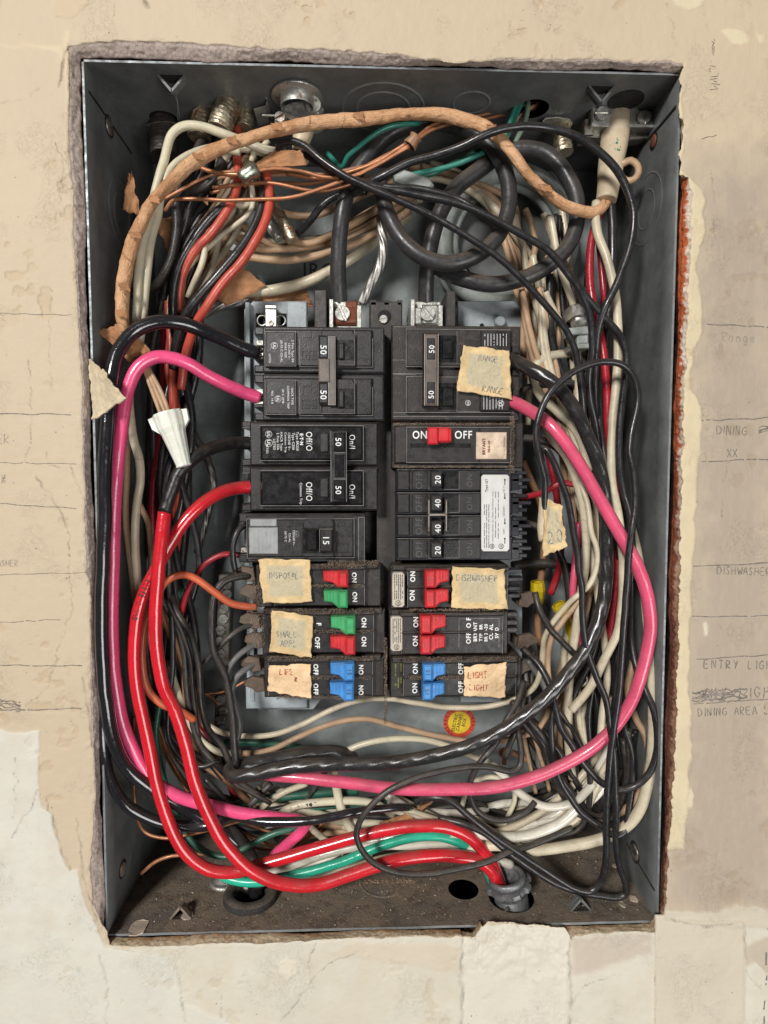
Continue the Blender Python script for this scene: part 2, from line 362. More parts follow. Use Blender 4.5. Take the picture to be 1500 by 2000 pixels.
def poly_mask(u, v, poly, soft=1.5, warp=0.0, seed=0):
    if warp:
        uu = u+fbm(u/26., v/26., seed, 5)*2*warp; v = v+fbm(u/26.+50, v/26., seed+5, 5)*2*warp; u = uu
    p = np.array(poly, float); ins = np.zeros(u.shape, bool); dist = np.full(u.shape, 1e9)
    for i in range(len(p)):
        x0, y0 = p[i]; x1, y1 = p[(i+1) % len(p)]; ex, ey = x1-x0, y1-y0
        t = np.clip(((u-x0)*ex+(v-y0)*ey)/(ex*ex+ey*ey+1e-9), 0, 1); dist = np.minimum(dist, (u-x0-t*ex)**2+(v-y0-t*ey)**2)
        if abs(ey) > 1e-9:
            c = ((y0 > v) != (y1 > v)) & (u < (x1-x0)*(v-y0)/(y1-y0)+x0); ins ^= c
    dist = np.sqrt(dist); sd = np.where(ins, dist, -dist)
    return np.clip(sd/soft*0.5+0.5, 0, 1)
def line_mask(u, v, pl, wd, warp=3.0, seed=0):
    u = u+fbm(u/14., v/14., seed, 4)*2*warp; v = v+fbm(u/14.+30, v/14., seed+3, 4)*2*warp
    dist = np.full(u.shape, 1e9)
    for (x0, y0), (x1, y1) in zip(pl[:-1], pl[1:]):
        ex, ey = x1-x0, y1-y0; t = np.clip(((u-x0)*ex+(v-y0)*ey)/(ex*ex+ey*ey+1e-9), 0, 1); dist = np.minimum(dist, (u-x0-t*ex)**2+(v-y0-t*ey)**2)
    return np.clip(1-np.sqrt(dist)/wd, 0, 1)
# paint layers: outline, tone, height step (positive = towards the viewer), edge warp
LAYERS = [
 ([(1360,330),(1530,300),(1530,1800),(1290,1800),(1330,1200)], (167,153,136), 0.0, 30, 60),
 ([(-30,1800),(120,1820),(190,1850),(500,1835),(900,1820),(1290,1800),(1530,1800),(1530,2600),(-600,2600)], (204,199,183), 0.5, 8, 6),
 ([(-600,1428),(0,1425),(28,1432),(76,1428),(78,1470),(74,1530),(84,1580),(102,1590),(108,1630),(120,1670),(136,1700),(152,1700),(160,1745),(205,1852),(330,1870),(360,1960),(480,2010),(480,2600),(-600,2600)], (207,204,192), 1.6, 3, 1.5),
 ([(1326,143),(1330,200),(1337,260),(1330,330),(1344,345),(1372,372),(1376,450),(1362,520),(1371,590),(1373,648),(1352,690),(1350,760),(1371,794),(1368,875),(1362,965),(1354,1077),(1348,1190),(1345,1325),(1348,1415),(1345,1517),(1340,1605),(1336,1658),(1290,1660),(1290,143)], (208,193,160), 1.6, 5, 1.5),
 ([(-25,86),(128,86),(128,60),(138,60),(138,240),(124,170),(118,110),(60,92)], (204,188,158), 0.6, 6, 4),
 ([(905,1830),(912,1805),(1104,1800),(1112,1830),(1108,1900),(1106,2600),(900,2600),(902,1900)], (210,204,189), -2.2, 5, 2.5),
 ([(1118,1832),(1276,1822),(1272,1862),(1200,1880),(1150,1905),(1118,1900)], (190,178,163), 0.3, 5, 5),
 ([(1279,1786),(1300,1786),(1300,1797),(1452,1800),(1455,1850),(1452,2100),(1280,2100)], (198,188,170), 2.2, 1.0, 1.5),
 ([(1300,1776),(1400,1784),(1440,1766),(1490,1776),(1530,1800),(1530,1812),(1455,1812),(1380,1806),(1300,1796)], (196,187,168), 1.5, 5, 1.5),
 ([(1410,60),(1424,56),(1440,58),(1450,62),(1466,70),(1462,84),(1448,88),(1432,86)], (212,199,168), 0.9, 1.5, 2),
 ([(1480,68),(1494,68),(1494,82),(1484,86)], (210,196,165), 0.8, 1.5, 2),
 ([(1300,-30),(1380,-30),(1370,8),(1345,18),(1318,10)], (212,198,168), 0.6, 3, 3),
 ([(1373,1218),(1379,1212),(1384,1222),(1382,1240),(1376,1243)], (212,203,182), 0.9, 1, 1),
 ([(100,-30),(175,-30),(172,8),(135,38),(112,30)], (196,176,148), 0.8, 5, 3),
 ([(545,1880),(560,1872),(578,1880),(582,1900),(560,1915),(546,1905)], (214,206,188), 1.6, 2, 2),
 ([(1455,1850),(1500,1830),(1530,1830),(1530,1890),(1500,1905),(1478,1880),(1458,1890)], (184,172,153), -0.8, 3, 1.5),
 ([(1338,1545),(1350,1538),(1356,1552),(1352,1575),(1340,1580),(1336,1560)], (208,194,164), 1.2, 2, 1.5),
 ([(700,1840),(820,1842),(900,1850),(896,1900),(760,1880),(640,1860)], (202,190,170), 0.5, 6, 4),
]
CRACKS = [([(0,200),(30,196),(60,188),(78,170)], 1.5, -0.7), ([(285,0),(288,14)], 5, -1.5), ([(1390,330),(1400,420),(1392,480)], 1.3, -.5), ([(1425,900),(1410,960),(1412,1010)], 1.3, -.5), ([(88,885),(96,905),(120,915)], 1.8, -.8), ([(30,1480),(32,1530),(26,1600)], 1.2, -.6), ([(1200,1905),(1140,1925),(1120,1960)], 1.6, -.8), ([(620,1845),(600,1880),(612,1930)], 1.6, -.8), ([(420,1895),(436,1925),(430,1990)], 1.5, -.8),
 ([(905,1835),(902,1870),(906,1930),(900,2010)], 2.6, -2.4), ([(1113,1830),(1110,1880),(1117,1930),(1111,2010)], 4.0, -3.0), ([(1280,1890),(1279,2010)], 1.6, -0.8),
 ([(70,935),(100,970),(122,1002),(134,1040)], 2.6, -1.2), ([(134,1040),(137,1130),(140,1190),(122,1240),(108,1300)], 1.6, -0.5), ([(160,1325),(168,1370),(178,1410),(182,1460)], 3.6, -1.6),
 ([(108,280),(118,300),(125,330),(118,380),(110,420)], 1.6, -0.4), ([(140,915),(150,945),(168,985)], 2.2, -1.2), ([(57,700),(60,760),(62,860),(48,900)], 1.5, -0.5),
 ([(1300,0),(1304,30),(1318,48),(1312,70),(1320,90)], 1.5, -0.5), ([(1374,0),(1376,30),(1384,62)], 1.8, -0.7), ([(92,1560),(120,1660),(138,1700)], 2.6, -1.4), ([(150,1600),(165,1720),(190,1800)], 3.0, -1.6),
 ([(1302,1797),(1345,1800),(1380,1812),(1450,1802)], 2.2, -1.4), ([(1454,1805),(1457,1860),(1460,1900),(1484,1930)], 1.8, -1.2), ([(195,1865),(210,1940),(206,2010)], 2.0, -0.8),
 ([(340,1880),(352,1920),(360,2000)], 1.6, -0.6), ([(545,2000),(640,1880),(700,1862)], 1.4, -0.4), ([(80,1330),(110,1290),(90,1350),(60,1370)], 1.2, -0.3), ([(20,1640),(60,1580),(75,1545)], 2.0, -0.6), ([(118,170),(122,110),(135,95)], 3.4, -1.8),
 ([(100,560),(96,640),(100,760)],1.2,-0.3), ([(225,0),(220,40),(230,78)],1.2,-0.3)]
BASE = np.array(srgb(194, 177, 152))
def wall_fields(u, v):
    h = fbm(u/260., v/260., 1, 3)*5.0+fbm(u/46., v/46., 2, 4)*1.6+fbm(u/12., v/30., 4, 3)*0.35
    tone = np.ones(u.shape+(3,))*BASE
    tone = tone*(1+0.05*fbm(u/180., v/180., 11, 4))[..., None]
    for poly, c, step, warp, soft in LAYERS:
        m = poly_mask(u, v, poly, soft, warp*1.5, len(poly)); h = h+m*step*1.5; m2 = m*np.clip(0.95+fbm(u/34., v/34., 95+len(poly), 4)*0.7, 0.6, 1.0) if step >= 0.5 else m; tone = tone*(1-m2[..., None])+np.array(srgb(*c))*m2[..., None]
    lump = poly_mask(u, v, [(910,1808),(1108,1802),(1106,1905),(1040,1930),(960,1900),(925,1905),(908,1880)], 14, 6, 4)
    h = h+lump*(fbm(u/24., v/24., 71, 5)*14+1.0+np.abs(fbm(u/9., v/9., 73, 3))*5)
    lip = poly_mask(u, v, [(880,1832),(1285,1800),(1285,1850),(880,1862)], 6, 5, 8); h = h+lip*fbm(u/10., v/10., 77, 4)*4
    for pl, wd, dp in CRACKS:
        m = line_mask(u, v, pl, wd, 6.0, int(pl[0][0]))*np.clip(0.75+fbm(u/22., v/22., 91, 3)*2.4, 0, 1.3); h = h+m*dp*1.3; tone = tone*(1-0.45*m[..., None])
    # flaked chips of the top paint coat
    f = fbm(u/30., v/30., 31, 5); zone = np.clip((fbm(u/150., v/150., 33, 2)-0.02)*9, 0, 1)
    zone = np.clip((fbm(u/150., v/150., 33, 2)+0.03)*9, 0, 1); chip = np.clip((f-0.15)*40, 0, 1)*zone; h = h-chip*1.7; tone = tone*(1-chip[..., None]*0.09*np.array([0.7, 1.0, 1.4]))
    # streaky trowel texture on the lower filler
    low = np.clip((v-1420)/200, 0, 1)*np.clip((180-u)/60, 0, 1)+np.clip((v-1840)/20, 0, 1); low = np.clip(low, 0, 1)
    h = h+low*(fbm(u/5., v/120., 41, 3)*0.7+fbm(u/60., v/60., 44, 4)*2.2)
    tone = tone*(1+low*0.05*fbm(u/40., v/90., 45, 4)*2)[..., None]
    return h, tone
J1 = 74; rows = [inner+(mid-inner)*((j/J1)**1.12) for j in range(J1+1)]
rows += [mid+(far-mid)*(j/10) for j in range(1, 11)]
UVp = np.stack(rows)                                     # rows x NR x 2
H, TONE = wall_fields(UVp[..., 0], UVp[..., 1])
edge = np.clip(1-np.arange(len(rows))/3.0, 0, 1)[:, None]  # the broken rim dips in
bul = np.exp(-((np.arange(len(rows))[:, None]-3.5)/2.5)**2)*fbm(arc/18., arc*0, 21, 3)[None]*3.2
H = H-edge*1.6+bul
H[-1] = 0
W0 = PN(UVp[..., 0], UVp[..., 1], -H)
# rim turned back through the thickness of the board
XL_ = (P(168, 150, 20).x+P(207, 1800, 20).x)/2; XR_ = (P(1330, 150, 20).x+P(1280, 1800, 20).x)/2
ZT_ = (P(170, 118, 20).z+P(1330, 150, 20).z)/2; ZB_ = (P(208, 1822, 20).z+P(1280, 1800, 20).z)/2
CUT_D = [0.5, 2, 3.5, 5, 7, 9, 11, 13, 15, 17, 19, 24, 32, 60]
vn = inner[:, 1]
base0 = PN(inner[:, 0], inner[:, 1], 0*inner[:, 0]); gap = (5.5+2.0*np.sin(arc/60.)+5*fbm(arc/30., arc*0, 59, 4))*S
tgt = base0.copy()                                    # foot of the broken face, just outside the sheet metal
tgt[:, 0] = np.where(side == 1, np.maximum(XR_+gap, base0[:, 0]-34*S), np.where(side == 3, XL_-gap, np.clip(base0[:, 0], XL_-gap, XR_+gap)))
tgt[:, 2] = np.where(side == 0, ZT_+gap, np.where(side == 2, np.minimum(ZB_-gap, base0[:, 2]+24*S), np.clip(base0[:, 2], ZB_-gap, ZT_+gap)))
nt_ = (side == 2) & (inner[:, 0] > 903) & (inner[:, 0] < 942); tgt[nt_, 2] = base0[nt_, 2]-3*S
mauve = np.array(srgb(186, 170, 160)); rust = np.array(srgb(88, 50, 34)); fluff0 = np.array(srgb(214, 198, 182)); beige = np.array(srgb(186, 168, 140))
tt = np.clip((vn-500)/750, 0, 1)[:, None]; brn = np.array(srgb(188, 94, 52))*(1-tt)+np.array(srgb(92, 56, 44))*tt
fluff = fluff0*(1-np.clip((vn-700)/500, 0, 1)[:, None])+np.array(srgb(138, 104, 82))*np.clip((vn-700)/500, 0, 1)[:, None]
outv = base0-PN(745+0*vn, vn, 0*vn); outv = np.stack([np.where(side == 1, 1., np.where(side == 3, -1., 0)), 0*vn, np.where(side == 0, 1., np.where(side == 2, -1., 0))], 1)
CW = []; CT = []
for k, dd in enumerate(CUT_D):
    q = min(1.0, dd/18.0); prof = q**(0.8 if k < 11 else 1)
    rr = fbm(arc/20., arc*0+dd/7., 51, 4); rr2 = fbm(arc/5., arc*0+dd/4., 55, 3)
    Wk = base0*(1-prof)+tgt*prof; fz = (side == 1) & (vn > 360)
    lumpy = (rr*5.0+rr2*2.2)*math.sin(math.pi*min(1, q*.96+.04)) + np.where(fz & (dd < 12), rr2*5-1.5, 0)+np.where(fz & (dd >= 12), 3.0, 0)
    if k >= 11: lumpy = 5+(k-11)*3+rr*4
    Wk = Wk+outv*(lumpy*S)[:, None]; Wk[:, 1] = (dd+(rr2*3.0 if 0 < k < 11 else 0))*S
    if k == 0: Wk = W0[0]+np.array([0, 0.3*S, 0])
    CW.append(Wk)
    n1 = fbm(arc/30., arc*0+dd/9., 61, 4)[:, None]; n2 = fbm(arc/7., arc*0+dd/4., 63, 3)[:, None]
    col = mauve*(1+0.4*n1+0.2*n2)
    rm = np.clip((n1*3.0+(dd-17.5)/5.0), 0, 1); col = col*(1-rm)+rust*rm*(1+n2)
    brn = brn*1.0; colr = brn*(1+0.7*n1+0.4*n2); fm = np.clip((6.0-dd)/3.0+n2*4+n1*2, 0, 1); colr = colr*(1-fm)+fluff*fm*(1+0.4*n2)
    col = np.where(((side == 1) & (vn > 345))[:, None], colr, col)
    cb = beige*(1+0.6*n1+0.4*n2); rb = np.clip(n1*4+(dd-12)/8, 0, .8); cb = cb*(1-rb)+np.array(srgb(140, 100, 62))*rb; col = np.where((side == 2)[:, None], cb, col)
    col = np.where(((side == 1) & (vn <= 345))[:, None], np.array(srgb(228, 208, 172))*(1+0.2*n2), col)
    if k >= 11: col = col*0.25  # deepest rows darkened in the tone, painting shade into the gap
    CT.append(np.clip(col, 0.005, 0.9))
# outward back rim so that nothing shows past the board
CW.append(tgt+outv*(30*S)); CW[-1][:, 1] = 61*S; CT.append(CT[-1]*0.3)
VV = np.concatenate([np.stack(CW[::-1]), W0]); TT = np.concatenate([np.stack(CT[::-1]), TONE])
nr = VV.shape[0]; idx = np.arange(nr*NR).reshape(nr, NR); nx = np.roll(idx, -1, 1)
F = np.stack([idx[:-1], idx[1:], nx[1:], nx[:-1]], -1).reshape(-1, 4)
me = bpy.data.meshes.new('wall'); me.vertices.add(nr*NR); me.vertices.foreach_set('co', VV.reshape(-1).astype(np.float32))
me.loops.add(F.size); me.loops.foreach_set('vertex_index', F.reshape(-1).astype(np.int32))
me.polygons.add(len(F)); me.polygons.foreach_set('loop_start', np.arange(len(F), dtype=np.int32)*4)
ca = me.color_attributes.new('tone', 'FLOAT_COLOR', 'POINT'); ca.data.foreach_set('color', np.concatenate([np.clip(TT, 0, 1).reshape(-1, 3), np.ones((nr*NR, 1))], 1).reshape(-1).astype(np.float32))
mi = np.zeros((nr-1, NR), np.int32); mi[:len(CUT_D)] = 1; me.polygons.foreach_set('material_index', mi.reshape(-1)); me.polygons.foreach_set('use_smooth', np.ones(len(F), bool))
me.update(); me.validate()
def wall_material():
    t = NT('wall_paint'); p = t.pos(); c = t.attr('tone').outputs['Color']
    n = t.noise(p, 0.010, 5, 0.6); c = t.mix(t.ramp(n, 0.35, 0.68, 0.0, 0.06), c, (0.42, 0.33, 0.24))
    n = t.noise(t.pos(1.0, (1, 1, 0.25)), 0.08, 4, 0.6); c = t.mix(t.ramp(n, 0.45, 0.7, 0.0, 0.10), c, (0.62, 0.54, 0.42))
    # fine pits and specks
    vo = t.n('ShaderNodeTexVoronoi'); t.l(t.pos(), vo.inputs['Vector']); vo.inputs['Scale'].default_value = 0.055; vo.inputs['Randomness'].default_value = 1.0
    size = t.ramp(t.noise(p, 0.02, 2), 0.40, 0.75, 0.015, 0.10); sp = t.math('LESS_THAN', vo.outputs['Distance'], size)
    sp = t.math('MULTIPLY', sp, t.ramp(t.noise(p, 0.006, 3), 0.38, 0.56, 0.05, 0.75)); c = t.mix(sp, c, (0.13, 0.10, 0.075))
    hair = t.noise(p, 0.035, 6, 0.75, 2.5); hm = t.math('LESS_THAN', t.math('ABSOLUTE', t.math('SUBTRACT', hair, 0.5)), 0.0022)
    hm = t.math('MULTIPLY', hm, t.ramp(t.noise(p, 0.007, 3), 0.50, 0.62, 0.0, 0.35)); c = t.mix(hm, c, (0.20, 0.15, 0.11))
    b = t.bump(t.noise(p, 0.05, 5, 0.6), 2.3, 0.8); b = t.bump(t.noise(p, 0.35, 3, 0.65), 0.35, 0.8, prev=b)
    b = t.bump(t.math('MULTIPLY', t.math('MAXIMUM', sp, hm), -1.0), 0.9, 1.0, prev=b)
    st = t.noise(t.pos(1.0, (1.0, 1, 0.04)), 0.22, 3, 0.6); b = t.bump(st, 0.35, 0.8, prev=b)
    return t.fin(c, 0.62, 0.0, b, 0.35)
def core_material():
    t = NT('plaster_core'); p = t.pos(); c = t.attr('tone').outputs['Color']
    c = t.mix(t.ramp(t.noise(p, 0.12, 5, 0.7), 0.42, 0.7, 0.0, 0.45), c, (0.10, 0.065, 0.045))
    b = t.bump(t.noise(p, 0.10, 5, 0.7), 3.0); b = t.bump(t.noise(p, 0.6, 3, 0.7), 0.8, prev=b)
    return t.fin(c, 0.9, 0.0, b, 0.2)
me.materials.append(wall_material()); me.materials.append(core_material())
wall = bpy.data.objects.new('wall', me); COL.objects.link(wall)
tag(wall, 'beige painted wall with a ragged rectangular opening cut through the board', 'wall', kind='structure')
del wall['category']
# dark space inside the wall, closed round the cabinet
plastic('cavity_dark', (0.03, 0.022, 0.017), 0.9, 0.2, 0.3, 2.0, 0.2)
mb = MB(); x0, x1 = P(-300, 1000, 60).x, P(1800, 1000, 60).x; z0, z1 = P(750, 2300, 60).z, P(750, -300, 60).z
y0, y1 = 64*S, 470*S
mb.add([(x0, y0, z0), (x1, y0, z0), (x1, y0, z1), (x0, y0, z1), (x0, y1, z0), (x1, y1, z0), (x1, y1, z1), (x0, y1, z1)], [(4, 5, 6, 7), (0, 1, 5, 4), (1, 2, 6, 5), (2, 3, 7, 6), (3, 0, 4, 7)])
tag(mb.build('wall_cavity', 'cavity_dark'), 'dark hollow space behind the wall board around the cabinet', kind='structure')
# ---------------------------------------------------------------- pencil marks
plastic('pencil', (0.16, 0.14, 0.12), 0.6, 0.0, 0.3, 0.1)
def on_wall(u, v):
    h, _ = wall_fields(np.array([float(u)]), np.array([float(v)])); return P(u, v, -h[0]-0.5)
plastic('pencil_faint', (0.30, 0.265, 0.22), 0.6, 0.0, 0.3, 0.1)
def marks(name, label, lines, w=1.5, cat='pencil writing', group='pencil writing on the wall'):
    allp = [q for L in lines for q in L]; mb = MB()
    for L in lines:
        if len(L) < 2: continue
        c = np.array(catmull(L, 4.0)); T = np.gradient(c, axis=0); T /= np.linalg.norm(T, axis=1)[:, None]+1e-9
        ww = w*(0.5+0.9*RNG.random(len(c)))[:, None]/2; Nn = np.stack([-T[:, 1], T[:, 0]], 1); c = c+(RNG.random(c.shape)-.5)*0.5
        h, _ = wall_fields(c[:, 0], c[:, 1]); A = PN(c[:, 0]+Nn[:, 0]*ww[:, 0], c[:, 1]+Nn[:, 1]*ww[:, 0], -h-0.6); B = PN(c[:, 0]-Nn[:, 0]*ww[:, 0], c[:, 1]-Nn[:, 1]*ww[:, 0], -h-0.6)
        m = len(c); fs = [(i, m+i, m+i+1, i+1) for i in range(m-1) if RNG.random() < 0.975]; mb.add(list(map(tuple, A))+list(map(tuple, B)), fs)
    if mb.f: tag(mb.build(name, 'pencil_faint' if ('cut off' in label or 'Range on' in label) else 'pencil'), label, cat, group)
def wline(u0, u1, v0, v1, n=8, j=1.5): return [(u0+(u1-u0)*i/n, v0+(v1-v0)*i/n+(random.random()-.5)*j*2) for i in range(n+1)]
G2 = 'ruled pencil lines on the wall'
for (a, b, c, d, lab, ww) in [(-10,140,612,616,'faint dotted pencil line on the left wall, topmost of the left ones',1.0), (-10,139,809,809,'pencil line on the left wall level with the torn paper flap',1.6), (-10,148,903,907,'broken pencil line on the left wall under the flap line',1.0),
   (-10,148,983,994,'pencil line on the left wall that meets the curved paint crack',1.3), (-10,170,1123,1118,'faint pencil line on the left wall beside the first breaker notes',1.0), (-10,118,1216,1210,'short faint pencil line on the left wall below the middle',1.0), (-10,160,1300,1300,'clear level pencil line on the left wall above the last one',1.5), (-10,160,1387,1384,'lowest pencil line on the left wall just above the white patch',1.8),
   (1380,1510,632,640,'pencil line above the word Range',1.7), (1370,1510,822,816,'pencil line above the word Dining',1.7), (1370,1510,901,896,'pencil line under the two crosses',1.4), (1354,1510,1107,1100,'pencil line above the word Dishwasher',1.7), (1352,1510,1204,1203,'pencil line halfway between Dishwasher and Entry Light',1.5), (1360,1510,1287,1280,'pencil line above the words Entry Light',1.5), (1355,1510,1376,1366,'pencil line above the words Dining Area Light',1.5)]:
    marks('pencil_line', lab, [wline(a, b, c, d)], ww, 'pencil line', G2)
marks('pencil_writing', 'faint pencil word Range on the right wall', hand_lines('Range', 1411, 667, 19, -2, 1.0, 0.12), 1.1)
marks('pencil_writing', 'pencil word Dining on the right wall', hand_lines('DINING', 1400, 848, 17, -2, 1.0, 0.14)+[wline(1482, 1510, 838+k*2, 828+k*2, 3, 3) for k in range(5)], 1.3)
marks('pencil_writing', 'two pencil crosses under the word Dining', hand_lines('XX', 1421, 893, 16, 0), 1.3)
marks('pencil_writing', 'pencil word Dishwasher on the right wall', hand_lines('DISHWASHER', 1401, 1121, 15, -2, 1.05), 1.4)
marks('pencil_writing', 'pencil words Entry Light on the right wall', hand_lines('ENTRY LIGHT', 1376, 1305, 16, -1, 1.25), 1.6)
marks('pencil_writing', 'scribbled out pencil words above Dining Area Light', hand_lines('#N#-LIGHT', 1372, 1366, 20, 2, 1.3, 0.2)+[wline(1352, 1460, 1352+k*3.2, 1346+k*3.2, 14, 5) for k in range(7)], 1.7)
marks('pencil_writing', 'lowest pencil words Dining Area Light on the right wall', hand_lines('DINING AREA LIGHT', 1364, 1399, 15, 2, 1.1), 1.4)
marks('pencil_writing', 'cut off pencil scrawl at the left edge beside the fourth line', hand_lines('ER', -4, 866, 18, 0)+hand_lines('SE#', -20, 946, 17, 5), 1.1)
marks('pencil_writing', 'faint cut off pencil word beside the fifth line at left', hand_lines('HASHER', -14, 1106, 12, 0, 1.0), 1.1)
marks('pencil_writing', 'dark pencil smudge at the left edge above the white patch', [wline(-10, 40, 1366+k*4, 1372+k*4, 8, 3) for k in range(5)], 1.8)
marks('pencil_writing', 'grey scuff marks on the wall right of the opening corner', [[(1392+(random.random()-.5)*6, y), (1394+(random.random()-.5)*6, y+5)] for y in range(76, 108, 4)]+[[(1380+random.random()*26, y), (1384+random.random()*26, y+2)] for y in range(128, 176, 5)]+[wline(1370, 1400, 270, 264, 4, 2)], 1.0)
marks('pencil_writing', 'black pen strokes on the wall at the right edge near the bottom', [[(1497, 1860), (1496, 1885)], [(1498, 1905), (1496, 1925)], [(1494, 1955), (1492, 1972)], [(1493, 1985), (1492, 2005)]], 3.0)
# ================================================================ THE CABINET
def cabinet_mat(name, col, rough, dust, scr=0.3, dcol=(0.20, 0.155, 0.115), flo=0.0):
    t = NT(name); p = t.pos(); n = t.noise(p, 0.012, 5, 0.65)
    c = t.mix(t.ramp(n, 0.35, 0.68), tuple(x*0.78 for x in col), tuple(x*1.15 for x in col))
    g = t.ramp(t.noise(p, 0.025, 6, 0.72, 0.8), 0.50, 0.74, 0.0, 0.35); c = t.mix(g, c, tuple(x*0.45 for x in col))
    if flo:
        f = t.ramp(t.noise(p, 0.010, 6, 0.7, 0.7), 0.36, 0.60, 0.35, 1.0); f = t.math('MULTIPLY', f, flo); c = t.mix(f, c, (0.24, 0.185, 0.135))
        f2 = t.ramp(t.noise(p, 0.035, 5, 0.75), 0.48, 0.64, 0.0, 0.75); c = t.mix(f2, c, (0.075, 0.057, 0.043))
        f3 = t.ramp(t.noise(p, 0.25, 3, 0.75), 0.54, 0.72, 0.0, 0.5); c = t.mix(f3, c, (0.25, 0.20, 0.15))
    st = t.noise(t.pos(1, (0.1, 0.1, 1.0)), 0.5, 4, 0.7); s1 = t.ramp(st, 0.60, 0.72, 0.0, scr); c = t.mix(t.math('MULTIPLY', s1, t.ramp(t.noise(p, 0.02, 2), 0.5, 0.65)), c, (0.30, 0.33, 0.34))
    d = up_dust(t, p, dust, dcol); c = t.mix(d, c, dcol)
    vo = t.n('ShaderNodeTexVoronoi'); t.l(p, vo.inputs['Vector']); vo.inputs['Scale'].default_value = 0.07
    sp = t.math('LESS_THAN', vo.outputs['Distance'], 0.06); c = t.mix(t.math('MULTIPLY', sp, 0.35), c, (0.35, 0.32, 0.27))
    ro = t.math('ADD', t.ramp(t.noise(p, 0.05, 3), 0.3, 0.7, rough*0.8, rough*1.2), t.math('MULTIPLY', d, 0.4), True)
    b = t.bump(t.noise(p, 0.2, 4, 0.6), 0.7 if not flo else 2.0); b = t.bump(t.noise(p, 0.008, 2), 5.0, 1.0, prev=b)
    M[name] = t.fin(c, ro, 0.0, b, 0.45)
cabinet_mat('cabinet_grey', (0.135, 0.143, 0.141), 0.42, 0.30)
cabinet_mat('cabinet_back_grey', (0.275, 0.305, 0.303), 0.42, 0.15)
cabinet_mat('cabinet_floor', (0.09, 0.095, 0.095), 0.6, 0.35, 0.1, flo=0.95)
cabinet_mat('plate_grey', (0.36, 0.40, 0.42), 0.45, 0.25)
metal('edge_metal', (0.24, 0.26, 0.27), 0.5, 0.05, 0.5, 0.3)
metal('steel', (0.52, 0.52, 0.48), 0.42, 0.10, 0.55, 0.85)
metal('bright_steel', (0.66, 0.66, 0.61), 0.38, 0.0, 0.45, 0.85)
metal('old_steel', (0.34, 0.32, 0.28), 0.45, 0.25, 0.6)
metal('armour_steel', (0.60, 0.52, 0.38), 0.42, 0.25, 0.7)
metal('rusty_steel', (0.25, 0.18, 0.14), 0.7, 0.95, 0.5)
metal('zinc_alloy', (0.27, 0.28, 0.29), 0.5, 0.0, 0.35, 0.75)
plastic('gap_shade', (0.012, 0.011, 0.010), 0.8, 0.2, 0.3, 1.5)  # near-black that paints the shade of holes, slots and slits
XL, XR, ZT, ZB = XL_, XR_, ZT_, ZB_
YF, YB = 20*S, 400*S
TH = 4*S
box = thing('electrical_cabinet', Vector(((XL+XR)/2, YB, ZB)), 'open dark grey steel electrical cabinet sunk into the ragged wall opening', 'electrical cabinet')
def panel_with_holes(name, mat, w3, outer, holes, y_thick=None):
    """outer, holes: 2-D loops; w3 maps a 2-D point to world"""
    bm = bmesh.new(); edges = []
    for loop in [outer]+holes:
        vs = [bm.verts.new(w3(*q)) for q in loop]
        for i in range(len(vs)): edges.append(bm.edges.new((vs[i], vs[(i+1) % len(vs)])))
    bmesh.ops.triangle_fill(bm, use_beauty=True, edges=edges)
    mb = MB(); bm.verts.index_update(); mb.add([v.co for v in bm.verts], [tuple(v.index for v in f.verts) for f in bm.faces]); bm.free()
    return mb
def on_floor(u, v):    # where the ray through (u,v) meets the cabinet floor
    dr = FWD*DIST+RGT*(u-750.0)+UPV*(1000.0-v); t = (ZB/S-CAM.z)/dr.z; return (CAM+dr*t)*S
def on_ceil(u, v):
    dr = FWD*DIST+RGT*(u-750.0)+UPV*(1000.0-v); t = (ZT/S-CAM.z)/dr.z; return (CAM+dr*t)*S
def on_side(u, v, X):
    dr = FWD*DIST+RGT*(u-750.0)+UPV*(1000.0-v); t = (X/S-CAM.x)/dr.x; return (CAM+dr*t)*S
def circ(cx, cy, rx, ry=None, n=28): ry = ry or rx; return [(cx+rx*math.cos(2*math.pi*i/n), cy+ry*math.sin(2*math.pi*i/n)) for i in range(n)]
# back panel, four side panels
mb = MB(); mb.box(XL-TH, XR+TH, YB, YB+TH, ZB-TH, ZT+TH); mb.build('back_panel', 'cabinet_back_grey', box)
def subdiv_side(name, mat, axis, X, flip):
    mb = MB(); n, m = 8, 40; vs = []; fs = []
    for i in range(n+1):
        for j in range(m+1):
            y = YF+(YB-YF)*i/n; q = j/m
            if axis == 'x':
                z = ZB+(ZT-ZB)*q; bow = 2.2*S*math.sin(math.pi*q)*(1-i/n)**2*(-1 if flip else 1); vs.append((X+bow, y, z))
            else:
                x = XL+(XR-XL)*q; vs.append((x, y, X+1.2*S*math.sin(math.pi*2*q)*(1-i/n)**2))
    for i in range(n):
        for j in range(m): a = i*(m+1)+j; fs.append((a, a+1, a+m+2, a+m+1))
    mb.add(vs, fs, True); off = len(vs)
    th = TH if flip else -TH
    vs2 = [((v[0]+th, v[1], v[2]) if axis == 'x' else (v[0], v[1], v[2]+th)) for v in vs]
    mb.add(vs2, [tuple(reversed(f)) for f in fs], True)
    for j in range(m): mb.f.append((j, off+j, off+j+1, j+1)); mb.sm.append(False); mb.mi.append(1)
    mb.build(name, [mat, 'edge_metal'], box)
subdiv_side('side_panel', 'cabinet_grey', 'x', XL, False); subdiv_side('side_panel', 'cabinet_grey', 'x', XR, True)
